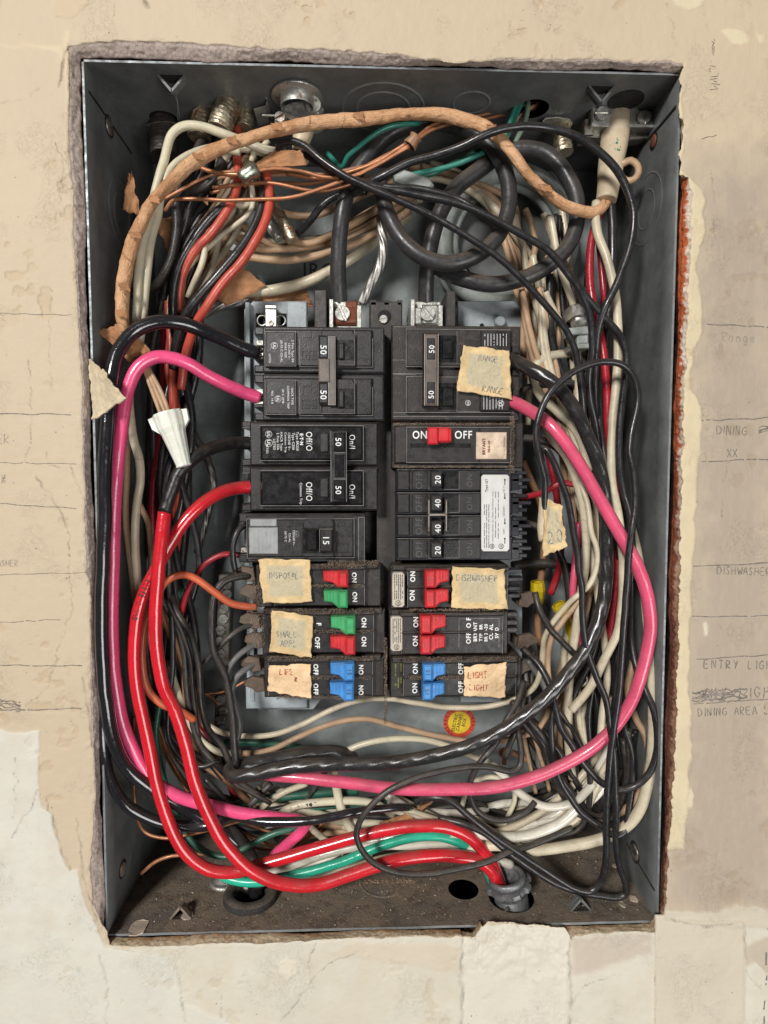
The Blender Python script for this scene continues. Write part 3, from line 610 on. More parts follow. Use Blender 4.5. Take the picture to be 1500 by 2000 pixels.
# top panel with two open knockout holes
def cy(p): return (p.x, p.y)
ch = [circ(*cy(on_ceil(1040, 213)), 34*S), circ(*cy(on_ceil(320, 232)), 30*S)]
mb = panel_with_holes('top_panel', None, lambda a, b: (a, b, ZT), [(XL, YF), (XR, YF), (XR, YB), (XL, YB)], ch)
mb.add([(XL, YF, ZT), (XR, YF, ZT), (XR, YF, ZT+TH), (XL, YF, ZT+TH)], [(0, 1, 2, 3)], False, 1)
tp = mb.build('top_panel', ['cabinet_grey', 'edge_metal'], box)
# bottom panel with holes
h1 = on_floor(905, 1737); h2 = on_floor(998, 1752); h3 = on_floor(490, 1752); h4 = on_floor(748, 1705)
mb = panel_with_holes('bottom_panel', None, lambda a, b: (a, b, ZB), [(XL, YF), (XR, YF), (XR, YB), (XL, YB)], [circ(h1.x, h1.y, 34*S), circ(h2.x, h2.y, 50*S), circ(h3.x, h3.y, 36*S)])
n = 30; vs = [(XL+(XR-XL)*i/n, YF+0.2*S*(i % 2), ZB+(random.random()-.5)*1.2*S) for i in range(n+1)]
mb.add(vs+[(a, b, c-TH*1.3) for a, b, c in vs], [(i, n+1+i, n+2+i, i+1) for i in range(n)], False, 1)
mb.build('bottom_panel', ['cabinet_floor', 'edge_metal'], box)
# embossed knockout rings
def disc_ring(name, c, ax, R_, mat='cabinet_grey', tube=1.3, lip=True, half=1.0):
    mb = MB(); mb.lathe(c, ax, [(0, (R_-3.5)*S), (1.6*S, (R_-1.2)*S), (1.6*S, (R_+0.2)*S), (0, (R_+2.6)*S)], 40); return mb.build(name, mat, box)
up = Vector((0, 0, -1))
for (u, v, r) in ((748, 212, 86), (748, 212, 56), (920, 201, 38)):
    disc_ring('knockout_ring', on_ceil(u, v)+up*0.001*S, up, r, 'edge_metal')
for (u, v, r) in ((1262, 410, 40), (1262, 410, 72)):
    disc_ring('knockout_ring', on_side(u, v, XR), Vector((-1, 0, 0)), r)
for (u, v, r) in ((238, 420, 44), (238, 420, 70)):
    disc_ring('knockout_ring', on_side(u, v, XL), Vector((1, 0, 0)), r)
disc_ring('knockout_ring', on_floor(748, 1722), Vector((0, 0, 1)), 52, 'cabinet_floor')
# nail and screw heads in the sides
for (u, v, X, m, r, s) in ((213, 247, XL, 'old_steel', 17, 1), (239, 1697, XL, 'cabinet_floor', 15, 1), (1277, 276, XR, 'rusty_steel', 13, -1), (1240, 1664, XR, 'old_steel', 19, -1), (238, 200, XL, None, 0, 1)):
    if m is None: continue
    c = on_side(u, v, X); ax = Vector((s, 0, 0)); mb = MB(); mb.lathe(c, ax, [(0, r*S), (2*S, r*S), (3.6*S, (r-4)*S), (4*S, 1*S)], 20); mb.cyl(c-ax*0.2*S, c+ax*0.8*S, (r+5)*S, None, 20, True, 1)
    mb.build('screw_head', [m, 'gap_shade'], box)
# folded corner seams
def seam(a, b, wd=2.6):
    a = Vector(a); b = Vector(b); sx = 1 if a.x < 0 else -1; t = (b-a).normalized(); nrm = Vector((sx, 0, 0)); sd = t.cross(nrm)*wd*S/2
    n = 10; W = [a+(b-a)*i/n+t.cross(nrm)*(random.random()-.5)*1.2*S for i in range(n+1)]; mb = MB(); off = nrm*2.6*S
    mb.add([p+sd+off for p in W]+[p-sd+off for p in W]+[p+sd for p in W]+[p-sd for p in W], [(i, i+1, n+2+i, n+1+i) for i in range(n)]+[(i, 2*n+2+i, 2*n+3+i, i+1) for i in range(n)]+[(n+1+i, n+2+i, 3*n+4+i, 3*n+3+i) for i in range(n)])
    mb.build('corner_seam', 'gap_shade', box)
seam(on_side(172, 178, XL), on_side(256, 300, XL)); seam(on_side(1322, 208, XR), on_side(1252, 289, XR), 4.5)
seam(on_side(1280, 1740, XR), on_side(1226, 1648, XR))
# punched V tabs for the cover screws
def v_tab(c, dn, w_=26, h_=30, mat='cabinet_grey'):
    """c on the panel, dn = unit normal into the cabinet"""
    c = Vector(c); mb = MB(); Y = Vector((0, 1, 0)); X = Vector((1, 0, 0))
    for k, (yo, ww) in enumerate(((0, 1.0), (16, 0.78))):
        o = c+Y*yo*S
        for sgn in (-1, 1):
            a = o+X*sgn*w_*ww*S; b = o+dn*(h_*ww)*S; e = Y*9*S; n_ = (b-a).cross(e).normalized()*2.2*S
            q = [a, b, b+e, a+e]; mb.add([p+n_ for p in q]+[p-n_ for p in q], [(0, 1, 2, 3), (7, 6, 5, 4), (0, 4, 5, 1), (1, 5, 6, 2), (2, 6, 7, 3), (3, 7, 4, 0)])
    mb.add([c+X*w_*0.9*S+dn*.3*S, c-X*w_*0.9*S+dn*.3*S, c-X*w_*0.5*S+Y*26*S+dn*.3*S, c+X*w_*0.5*S+Y*26*S+dn*.3*S], [(0, 1, 2, 3)], False, 1)
    mb.build('screw_tab', [mat, 'gap_shade'], box)
v_tab(on_ceil(334, 146), Vector((0, 0, -1))); v_tab(on_ceil(1176, 168), Vector((0, 0, -1)))
v_tab(on_floor(352, 1796), Vector((0, 0, 1)), 22, 26, 'cabinet_floor'); v_tab(on_floor(1135, 1780), Vector((0, 0, 1)), 22, 26, 'cabinet_grey')
# stamped lettering on the back panel
plastic('stamp_ink', (0.05, 0.055, 0.06), 0.6, 0, 0.2, 0.2)
mb = MB(); text_mesh(mb, 'IRC3', 632, 527, 25, 0, 400, 0.01, 1.0, 0.4); mb.build('lettering', 'stamp_ink', box)
# slotted keyhole in the back
mb = MB(); c = P(985, 1470, 400); mb.cyl(c, c+Vector((0, -0.8*S, 0)), 15*S, None, 20); mb.box(c.x-6*S, c.x+6*S, 399.1*S, 400.5*S, c.z-34*S, c.z); mb.build('keyhole', 'rusty_steel', box)
# round inspection sticker
plastic('sticker_red', (0.72, 0.08, 0.03), 0.5, 0.1, 0.2, 0.2, grime=0.15); plastic('sticker_yellow', (0.85, 0.60, 0.03), 0.5, 0.05, 0.15, 0.2, grime=0.1); plastic('print_black', (0.015, 0.015, 0.015), 0.5, 0, 0.1, 0.1); plastic('print_darkred', (0.16, 0.02, 0.01), 0.5, 0, 0.1, 0.1)
c = P(897, 1411, 398)
st = thing('inspection_sticker', c, 'round red and yellow inspection sticker on the back panel below the breakers', 'sticker')
k9 = kk(398); mb = MB(); mb.cyl((c.x, 399.6*S, c.z), (c.x, 398.2*S, c.z), 32*k9, None, 40); mb.build('sticker_rim', 'sticker_red', st)
mb = MB(); mb.cyl((c.x, 398.6*S, c.z), (c.x, 397.7*S, c.z), 22.5*k9, None, 36); mb.build('sticker_centre', 'sticker_yellow', st)
mb = MB()
for i, s_ in enumerate(('ELECTRIC', 'CABINET', 'BOX')): text_mesh(mb, s_, 890+i*9-2, 1411, 6.4, 76, 397.4, 0.02, 0.85)
mb.build('lettering', 'print_black', st)
mb = MB()
for word, a0, da in (('INSPECTED', 235, -16.0), ('BUREAU', 48, -15.0)):
    for i, chx in enumerate(word):
        a = R(a0+i*da); text_mesh(mb, chx, 897+27.2*math.cos(a), 1411-27.2*math.sin(a), 6.2, math.degrees(a)-90, 397.9, 0.02)
mb.build('lettering', 'print_darkred', st)
# ================================================================ MOUNTING PLATE with the bus
c = P(745, 1376, 350)
plate = thing('mounting_plate', c, 'light grey steel mounting plate with clipped corners holding the breakers', 'mounting plate')
mb = MB(); mb.prism([(494, 588), (598, 588), (598, 640), (894, 640), (894, 588), (1003, 588), (1020, 606), (1020, 1340), (1008, 1352), (982, 1352), (980, 1372), (900, 1372), (896, 1350), (640, 1350), (612, 1386), (504, 1386), (482, 1362), (482, 1130), (477, 1120), (477, 604)], 248, 258, 1.5); mb.build('plate_sheet', 'plate_grey', plate)
mb = MB(); mb.pbox(560, 588, 600, 650, 228, 250, 3); mb.pbox(484, 590, 492, 1370, 232, 250, 1); mb.pbox(480, 1340, 600, 1384, 236, 250, 2); mb.build('plate_flange', 'plate_grey', plate)
mb = MB(); mb.pbox(500, 612, 514, 640, 246, 249); mb.pbox(548, 612, 560, 640, 246, 249); mb.build('slot_opening', 'gap_shade', plate)  # flat black pads paint the shade of the slots
def coil(mb, u, v, d, r, n=4, th=2.0):
    for k in range(n): mb.ring(P(u, v, d+k*5), (0, 1, 0.15), r*S, th*S, 24, 6)
mb = MB(); coil(mb, 512, 626, 228, 11); coil(mb, 548, 626, 228, 11); mb.build('spring', 'bright_steel', plate)
mb = MB(); mb.pbox(518, 598, 540, 638, 200, 206, 1.5); mb.pbox(518, 596, 540, 602, 194, 250, 1.0); mb.build('clip', 'bright_steel', plate)
mb = MB(); c = P(529, 631, 200); mb.cyl(c, c+Vector((0, -3*S, 0)), 6*S, None, 16); mb.build('rivet', 'old_steel', plate)
mb = MB(); c = P(978, 627, 228); mb.cyl(P(974, 630, 248), c, 12*S, 12*S, 24, True, 0, 2*S); mb.build('post', 'plate_grey', plate)
mb = MB(); c = P(941, 636, 247.5); mb.cyl(c, c+Vector((0, -1.5*S, 0)), 5*S, None, 14); mb.build('slot_opening', 'gap_shade', plate)  # black disc paints the shade of a small opening
plastic('bus_black', (0.035, 0.030, 0.028), 0.5, 0.5, 0.2, 0.6, grime=0.3)
mb = MB(); mb.pbox(614, 566, 638, 660, 170, 318, 2); mb.pbox(872, 568, 890, 660, 170, 318, 2)
for u0, u1, v0 in ((722, 786, 588),): mb.pbox(u0, v0, u1, 660, 205, 318, 3)
mb.pbox(722, 586, 735, 596, 205, 240, 1); mb.pbox(750, 586, 760, 596, 205, 240, 1); mb.pbox(776, 586, 786, 596, 205, 240, 1)
mb.pbox(736, 640, 772, 1356, 190, 248, 0); mb.pbox(706, 1000, 800, 1350, 236, 248, 0); mb.build('bus_insulator_and_gap', 'bus_black', plate)  # long black boxes here paint shade into the gap between the rows
def screw(parent, u, v, d, r, ang, mat='bright_steel', name='screw', h=4.0):
    """slotted screw head facing out of the cabinet"""
    c = P(u, v, d); mb = MB(); k = kk(d)*r; n = 16; y0 = c.y
    mb.cyl((c.x, y0, c.z), (c.x, y0-h*S*0.45, c.z), k, None, 24)
    for sgn in (-1, 1):
        pts = []; g = 0.14; a0 = math.asin(g)
        for i in range(n+1): t = a0+(math.pi-2*a0)*i/n; pts.append((math.cos(t)*k, sgn*math.sin(t)*k))
        ca, sa = math.cos(R(ang)), math.sin(R(ang)); Q = [(c.x+x*ca-z*sa, c.z+x*sa+z*ca) for x, z in pts]
        if sgn < 0: Q.reverse()
        m = len(Q); cx = sum(q[0] for q in Q)/m; cz = sum(q[1] for q in Q)/m
        vs = [(cx+(q[0]-cx)*.86, y0-h*S, cz+(q[1]-cz)*.86) for q in Q]+[(q[0], y0-h*S*.7, q[1]) for q in Q]+[(q[0], y0-h*S*.4, q[1]) for q in Q]
        fs = [tuple(range(m))]+[(q_*m+i, (q_+1)*m+i, (q_+1)*m+(i+1) % m, q_*m+(i+1) % m) for q_ in (0, 1) for i in range(m)]; mb.add(vs, fs)
    return mb.build(name, mat, parent)
# line lugs
for (u, v, body, rusty, lab, a) in ((673, 612, 'steel', True, 'rust-stained steel lug clamping the left thick black feed cable', -65), (832, 612, 'bright_steel', False, 'dusty pale steel lug clamping the right thick black feed cable', -50)):
    lug = thing('cable_lug', P(u, 640, 200), lab, 'cable lug', 'lugs at the head of the breaker rows')
    mb = MB(); mb.pbox(u-30, 584, u-22, 655, 176, 300, 1); mb.pbox(u-22, 588, u+30, 655, 196, 300, 3); mb.pbox(u+24, 596, u+33, 650, 186, 300, 1); mb.build('lug_body', body, lug)
    mb = MB()
    if rusty:
        mb.pbox(u-20, 600, u+26, 634, 186, 197, 5); mb.pbox(u+2, 587, u+26, 604, 189, 197, 4)
        mb.build('clamp_plate', 'rusty_steel', lug)
    else: mb.pbox(u-28, 600, u-8, 634, 184, 197, 3); mb.pbox(u-8, 594, u+24, 634, 188, 197, 4); mb.build('clamp_plate', 'steel', lug)
    screw(lug, u-4 if rusty else u+3, 613, 186, 14.5, a, 'steel', 'screw', 6)
mb = MB(); c = P(751, 618, 204.6); mb.cyl(c, c+Vector((0, -0.6*S, 0)), 15*S, None, 24); mb.build('hole', 'gap_shade', plate); screw(plate, 749, 624, 203, 8, 15, 'steel')  # black disc paints the shade inside the hole
# neutral bars on the left
for (pts, scr, lab) in (([(426, 1122), (452, 1122), (446, 1300), (420, 1300)], [(444, 1141, -60), (444, 1160, 20), (438, 1188, -30), (437, 1208, 10), (431, 1230, 5), (430, 1252, 25), (430, 1275, -20)], 'upper steel neutral bar with a row of slotted screws left of the breakers'),
                        ([(420, 1356), (446, 1356), (446, 1440), (418, 1440)], [(430, 1367, -20), (436, 1388, -5), (430, 1405, 0), (434, 1424, 10)], 'lower steel neutral bar with four bright slotted screws left of the plate corner')):
    nb = thing('neutral_bar', P(433, pts[2][1], 300), lab, 'neutral bar', 'neutral bars'); mb = MB(); mb.prism(pts, 262, 300, 2); mb.build('bar', 'old_steel', nb)
    for q in scr: screw(nb, q[0], q[1], 261, 9.5, q[2], 'steel', 'screw', 5)
# ================================================================ BREAKERS
plastic('breaker_black', (0.016, 0.0145, 0.015), 0.40, 0.25, 0.25, 0.5, grime=0.12)
plastic('breaker_glossy', (0.009, 0.0085, 0.010), 0.24, 0.10, 0.2, 0.3, grime=0.05)
plastic('breaker_grey', (0.022, 0.022, 0.024), 0.38, 0.28, 0.2, 0.4, grime=0.1)
plastic('breaker_brown', (0.021, 0.016, 0.0145), 0.46, 0.5, 0.25, 0.6, grime=0.35)
plastic('breaker_blueblack', (0.013, 0.014, 0.020), 0.38, 0.2, 0.2, 0.4)
plastic('handle_black', (0.02, 0.02, 0.021), 0.35, 0.3, 0.2, 0.4)
plastic('handle_brown', (0.14, 0.115, 0.10), 0.38, 0.3, 0.2, 0.4)
plastic('slot_black', (0.006, 0.006, 0.006), 0.3, 0.0, 0.2, 0.3)
plastic('silver_label', (0.30, 0.31, 0.31), 0.38, 0.2, 0.15, 0.4)
plastic('handle_red', (0.58, 0.022, 0.030), 0.36, 0.30, 0.15, 0.6, grime=0.28)
plastic('handle_green', (0.05, 0.36, 0.13), 0.36, 0.30, 0.15, 0.6, grime=0.28)
plastic('handle_blue', (0.055, 0.26, 0.62), 0.36, 0.30, 0.15, 0.6, grime=0.28)
plastic('print_white', (0.80, 0.80, 0.78), 0.5, 0.1, 0.1, 0.1); plastic('print_grey', (0.30, 0.30, 0.30), 0.5, 0.1, 0.2, 0.1); plastic('mould_glint', (0.23, 0.22, 0.21), 0.5, 0.1, 0.3, 0.1)  # last tone paints crisp bright light along moulded edges
plastic('print_faint', (0.075, 0.075, 0.077), 0.4, 0.1, 0.2, 0.1)
plastic('white_label', (0.62, 0.62, 0.60), 0.45, 0.15, 0.05, 0.2, grime=0.12); plastic('cream_label', (0.52, 0.46, 0.38), 0.5, 0.3, 0.1, 0.2, grime=0.3)
plastic('rusty_label', (0.64, 0.50, 0.37), 0.5, 0.2, 0.25, 0.2, grime=0.35)
plastic('spade_brown', (0.11, 0.075, 0.052), 0.6, 0.4, 0.3, 1.2, grime=0.3)
plastic('dust_brown', (0.23, 0.175, 0.13), 0.95, 0.2, 0.4, 2.0)
plastic('print_red', (0.40, 0.06, 0.05), 0.5, 0, 0.1, 0.1)
F0 = 120.0
def br(name, u0, v0, u1, v1, label, d=F0+60, mat='breaker_black', cat='circuit breaker', group='circuit breakers in two rows'):
    t = thing(name, P((u0+u1)/2, v1, d), label, cat, group); return t
def lines_on(mb, u0, v0, u1, v1, d, rows, horiz=True, wd=1.0, dens=0.8):
    """rows of unreadably small print as tiny dashes"""
    k = 0
    for i in range(rows):
        a = (i+0.5)/rows; x = 0.0
        while x < 0.93:
            L = random.uniform(0.05, 0.16); e = min(0.98, x+L)
            if random.random() < dens:
                if horiz: mb.pbox(u0+(u1-u0)*x, v0+(v1-v0)*a-wd/2, u0+(u1-u0)*e, v0+(v1-v0)*a+wd/2, d-0.2, d+0.3)
                else: mb.pbox(u0+(u1-u0)*a-wd/2, v0+(v1-v0)*x, u0+(u1-u0)*a+wd/2, v0+(v1-v0)*e, d-0.2, d+0.3)
            x = e+random.uniform(0.012, 0.03)
def outline(mb, u0, v0, u1, v1, d, w_=0.9, sides='lrtb'):  # pale strips along moulded edges, highlights put into the colour
    if 'l' in sides: mb.pbox(u0, v0, u0+w_, v1, d-0.3, d+0.2)
    if 'r' in sides: mb.pbox(u1-w_, v0, u1, v1, d-0.3, d+0.2)
    if 't' in sides: mb.pbox(u0, v0, u1, v0+w_, d-0.35, d+0.2)
    if 'b' in sides: mb.pbox(u0, v1-w_, u1, v1, d-0.35, d+0.2)
def txt(parent, mat, items, name='lettering'):
    mb = MB()
    for it in items: text_mesh(mb, *it[:6], **(it[6] if len(it) > 6 else {}))
    return mb.build(name, mat, parent)
def terminal(parent, u, v, d=170, left=True):
    mb = MB(); s_ = 1 if left else -1
    mb.pbox(u-9, v-15, u+9, v-4, d-8, d+16, 1.5); mb.pbox(u-9, v+9, u+9, v+16, d-6, d+16, 1.5); mb.pbox(u-2, v-4, u+9, v+10, d+4, d+30, 1); mb.build('terminal', 'steel', parent)
def ul(mb, u, v, r, d, rot=-90):
    c = P(u, v, d); mb.ring((c.x, d*S-0.1*S, c.z), (0, 1, 0), r*kk(d), 0.5*S, 24, 4); text_mesh(mb, 'UL', u, v, r*0.9, rot, d, 0.02)
# ---- double 50 breaker, top left
b1 = br('circuit_breaker', 496, 636, 750, 822, 'two-pole 50 amp breaker at the top of the left row with grey tie bar')
mb = MB(); mb.pbox(513, 638, 751, 728, 132, 300, 3); mb.pbox(513, 732, 750, 821, 132, 300, 3); mb.pbox(500, 726, 748, 734, 142, 300)
for v0 in (638, 732):
    for a in (0, 75): mb.pbox(497, v0+a, 520, v0+a+(16 if a == 0 else 14), 136, 300, 2.5)
    mb.pbox(497, v0+58, 516, v0+64, 146, 300, 1.5)
mb.build('body', 'breaker_grey', b1)
for k, v0 in enumerate((641, 736)):
    mb = MB(); mb.pbox(517, v0+2, 728, v0+76, 124, 134, 4); mb.pbox(519, v0+6, 578, v0+74, 117, 126, 2.5); mb.build('face', 'breaker_black', b1)
    mb = MB(); mb.prism([(628, v0+4), (688, v0+4), (693, v0+12), (693, v0+72), (628, v0+72)], 113, 126, 2); mb.build('handle_block', 'breaker_black', b1)
    mb = MB(); mb.pbox(657, v0+23, 690, v0+62, 111.9, 114); mb.build('slot', 'slot_black', b1)
    mb = MB(); mb.pbox(661, v0+28, 672, v0+60, 106, 113, 2.5); mb.build('rocker', 'handle_black', b1)
    mb = MB()
    for i in range(5): mb.pbox(588+i*7, v0+44, 590+i*7, v0+62, 122.6, 124.5)
    for i in range(3): mb.pbox(588, v0+44+i*8, 618, v0+45.2+i*8, 122.8, 124.5)
    mb.pbox(592, v0+6, 608, v0+18, 122.8, 124.5); text_mesh(mb, 'ON', 713, v0+52, 17, -90, 123.4, 0.03); mb.build('embossing', 'breaker_grey', b1)
    mb = MB(); outline(mb, 519, v0+6, 578, v0+74, 117, 0.8); outline(mb, 585, v0+20, 728, v0+76, 124, 0.7, 'lrb'); outline(mb, 628, v0+4, 693, v0+72, 113, 0.7, 'rb'); mb.build('mould_edge_glint', 'mould_glint', b1)
    terminal(b1, 509, v0+38, 150)
txt(b1, 'print_white', [('2 Pole Type BR', 572, 686, 4.2, -90, 116.5), ('120/240 V~', 565, 686, 4.2, -90, 116.5), ('WIRE SIZE', 558, 684, 4, -90, 116.5), ('60-75 C CU-AL', 550, 686, 4, -90, 116.5), ('LISTED', 527, 700, 3.6, -90, 116.5),
   ('HACR TYPE', 571, 774, 4, -90, 116.5), ('COMMON TRIP', 563, 776, 4, -90, 116.5), ('40 C AMB', 553, 774, 4, -90, 116.5), ('NO. 14-8', 532, 776, 4, -90, 116.5), ('50', 632, 683, 12, -90, 99.4, dict(bold=0.01)), ('50', 632, 771, 12, -90, 99.4, dict(bold=0.01))])
mb = MB(); ul(mb, 536, 675, 6, 116.5); ul(mb, 543, 779, 6, 116.5); mb.build('mark', 'print_white', b1)
mb = MB(); mb.prism([(622, 654), (656, 656), (656, 792), (624, 792)], 106, 118, 2); mb.build('tie_bar', 'handle_black', b1)
mb = MB(); mb.pbox(622, 700, 644, 746, 98, 108, 2); mb.pbox(640, 657, 655, 791, 101, 108, 2); mb.build('tie_bar', 'handle_brown', b1)
for v0 in (656, 744): mb = MB(); mb.pbox(623, v0+(0 if v0 < 700 else 4), 641, v0+44, 100, 108, 2.5); mb.build('handle', 'breaker_black', b1)
mb = MB(); outline(mb, 641, 657, 655, 791, 101, 0.9); mb.build('mould_edge_glint', 'print_grey', b1)  # grey outline paints a bright edge on the tie bar
# ---- Off/On 50 double breaker, left
b2 = br('circuit_breaker', 472, 822, 738, 1000, 'glossy two-pole breaker with white Off and On print in the left row')
for v0 in (823, 911):
    mb = MB(); mb.pbox(488, v0+2, 738, v0+86, 134, 300, 3); mb.pbox(472, v0, 740, v0+13, 140, 300, 2.5); mb.pbox(472, v0+73, 738, v0+87, 140, 300, 2.5); mb.build('body', 'breaker_black', b2)
    mb = MB(); mb.pbox(508, v0+8, 710, v0+77, 117, 136, 5); mb.build('face', 'breaker_glossy', b2)
    mb = MB(); outline(mb, 508, v0+8, 710, v0+77, 117.2, 0.8, 'tbr'); outline(mb, 676, v0+14, 710, v0+77, 117.1, 0.6, 'b'); outline(mb, 474, v0, 738, v0+13, 140, 0.8, 'b'); mb.build('mould_edge_glint', 'mould_glint', b2)
    mb = MB(); mb.pbox(621, v0+16, 646, v0+66, 115.8, 118); mb.build('slot', 'slot_black', b2)
    mb = MB(); mb.pbox(625, v0+23, 641, v0+60, 112.6, 117, 1.5); mb.build('rocker', 'breaker_grey', b2)
    terminal(b2, 494, v0+42, 158)
mb = MB(); mb.prism([(645, 842), (676, 839), (678, 978), (645, 982)], 96, 118, 3); mb.build('tie_bar', 'handle_black', b2)
mb = MB(); mb.pbox(652, 845, 674, 882, 93, 98, 2); mb.pbox(652, 938, 674, 976, 93, 98, 2); mb.pbox(654, 888, 672, 932, 94.5, 98, 1.5); mb.build('handle', 'breaker_glossy', b2)
mb = MB(); outline(mb, 646, 842, 677, 980, 96, 0.9, 'lr'); outline(mb, 652, 884, 676, 936, 95, 0.8, 'tb'); mb.build('mould_edge_glint', 'mould_glint', b2)
txt(b2, 'print_white', [('50', 661, 863, 11, -90, 92.6, dict(bold=0.01)), ('50', 661, 957, 11, -90, 92.6, dict(bold=0.01)), ('Off/O', 604, 862, 12, -90, 116.5, dict(width=0.82)), ('Off/O', 604, 960, 12, -90, 116.5, dict(width=0.82)),
   ('On/I', 688, 863, 11.5, -90, 116.6, dict(width=0.85)), ('On/I', 688, 960, 11.5, -90, 116.6, dict(width=0.85)), ('E·T·N', 589, 858, 6, -90, 116.5, dict(bold=0.04)), ('Type BR250', 581, 862, 4.6, -90, 116.5), ('Type C250', 573, 862, 4.6, -90, 116.5), ('120/240 V~', 565, 862, 4.6, -90, 116.5), ('Common Trip', 558, 864, 4.2, -90, 116.5), ('HACR Type', 550, 862, 4.6, -90, 116.5),
   ('2 Pole 50A', 543, 862, 4.6, -90, 116.5), ('LISTED', 536, 868, 4.4, -90, 116.5), ('LISTED', 522, 876, 4, -90, 116.5), ('Common Trip', 588, 964, 4.6, -90, 116.5)])
mb = MB(); ul(mb, 525, 865, 7, 116.5); ul(mb, 525, 848, 6, 116.5); mb.build('mark', 'print_white', b2)
# ---- single 15, left
b3 = br('circuit_breaker', 466, 1003, 714, 1098, 'single-pole 15 amp breaker with silver label below the Off and On breaker')
mb = MB(); mb.pbox(481, 1006, 714, 1098, 134, 300, 3); mb.pbox(467, 1003, 712, 1020, 140, 300, 2.5); mb.pbox(467, 1083, 700, 1098, 140, 300, 2.5); mb.build('body', 'breaker_grey', b3)
mb = MB(); mb.pbox(482, 1013, 692, 1090, 122, 136, 4); mb.build('face', 'breaker_black', b3)
mb = MB(); mb.pbox(486, 1030, 543, 1082, 119.5, 123, 1.5); mb.pbox(488, 1014, 540, 1028, 120.5, 123, 1.5); mb.build('label_plate', 'silver_label', b3)
mb = MB(); mb.prism([(592, 1022), (600, 1014), (650, 1014), (652, 1022), (652, 1088), (590, 1088)], 113, 124, 2); mb.build('handle_block', 'breaker_grey', b3)
mb = MB(); mb.pbox(592, 1031, 634, 1080, 111.8, 114); mb.build('slot', 'slot_black', b3)
mb = MB(); mb.pbox(597, 1034, 621, 1076, 105, 113, 4); mb.build('rocker', 'breaker_glossy', b3)
mb = MB(); mb.pbox(624, 1033, 650, 1078, 95, 114, 3); mb.build('handle', 'breaker_black', b3)
mb = MB()
for i in range(5): mb.pbox(548+i*7, 1062, 550+i*7, 1076, 120.7, 122.5)
mb.pbox(558, 1016, 572, 1028, 120.8, 122.5, 1); mb.pbox(660, 1020, 674, 1028, 120.8, 122.5, 1); mb.pbox(658, 1060, 680, 1080, 120.8, 122.5, 1); mb.build('embossing', 'breaker_grey', b3)
mb = MB(); outline(mb, 482, 1013, 692, 1090, 122, 0.8); outline(mb, 486, 1030, 543, 1082, 119.5, 0.7); outline(mb, 624, 1033, 650, 1078, 95, 0.7, 'lt'); outline(mb, 700, 1010, 712, 1096, 134, 0.8); mb.build('mould_edge_glint', 'mould_glint', b3)
txt(b3, 'print_white', [('15', 637, 1055, 12, -90, 94.5, dict(bold=0.01)), ('120/240 V~', 574, 1050, 4, -90, 121.5), ('CU-AL', 566, 1050, 4, -90, 121.5), ('60/75 C', 558, 1048, 4, -90, 121.5)])
mb = MB(); lines_on(mb, 492, 1034, 540, 1078, 119.2, 6, False, 0.9); lines_on(mb, 492, 1017, 536, 1026, 120.2, 2, True, 0.8); ul(mb, 500, 1074, 5, 119.3); ul(mb, 578, 1043, 6, 121.5); mb.build('fine_print', 'print_grey', b3)
terminal(b3, 478, 1084, 165)
# ---- tandem breakers
def rocker(parent, u0, v0, u1, v1, mat, left):
    """wide step at one end, low tail at the other"""
    w_ = u1-u0; h_ = v1-v0; mb = MB()
    if left: pts = [(u0, v0+h_*.04), (u1-w_*.02, v0), (u1, v0+h_*.1), (u1, v1), (u0+w_*.62, v1), (u0+w_*.36, v0+h_*.70), (u0+w_*.02, v0+h_*.62)]; big = (u0+w_*.60, v0+h_*.04, u1, v1)
    else: pts = [(u0, v0), (u1, v0+h_*.02), (u1, v0+h_*.62), (u0+w_*.64, v0+h_*.72), (u0+w_*.45, v1), (u0+w_*.03, v1), (u0, v0+h_*.9)]; big = (u0, v0, u0+w_*.45, v1)
    mb.prism(pts, 101, 124, 3); mb.pbox(big[0]+1, big[1]+2, big[2]-1, big[3]-1, 90, 102, 3.5)
    for i in range(3):
        x = (u0+w_*(.10+.13*i)) if left else (u1-w_*(.14+.13*i)); mb.pbox(x, v0+h_*.12, x+w_*.05, v0+h_*.56, 99.6, 101.5, .4)
    return mb.build('handle', mat, parent)
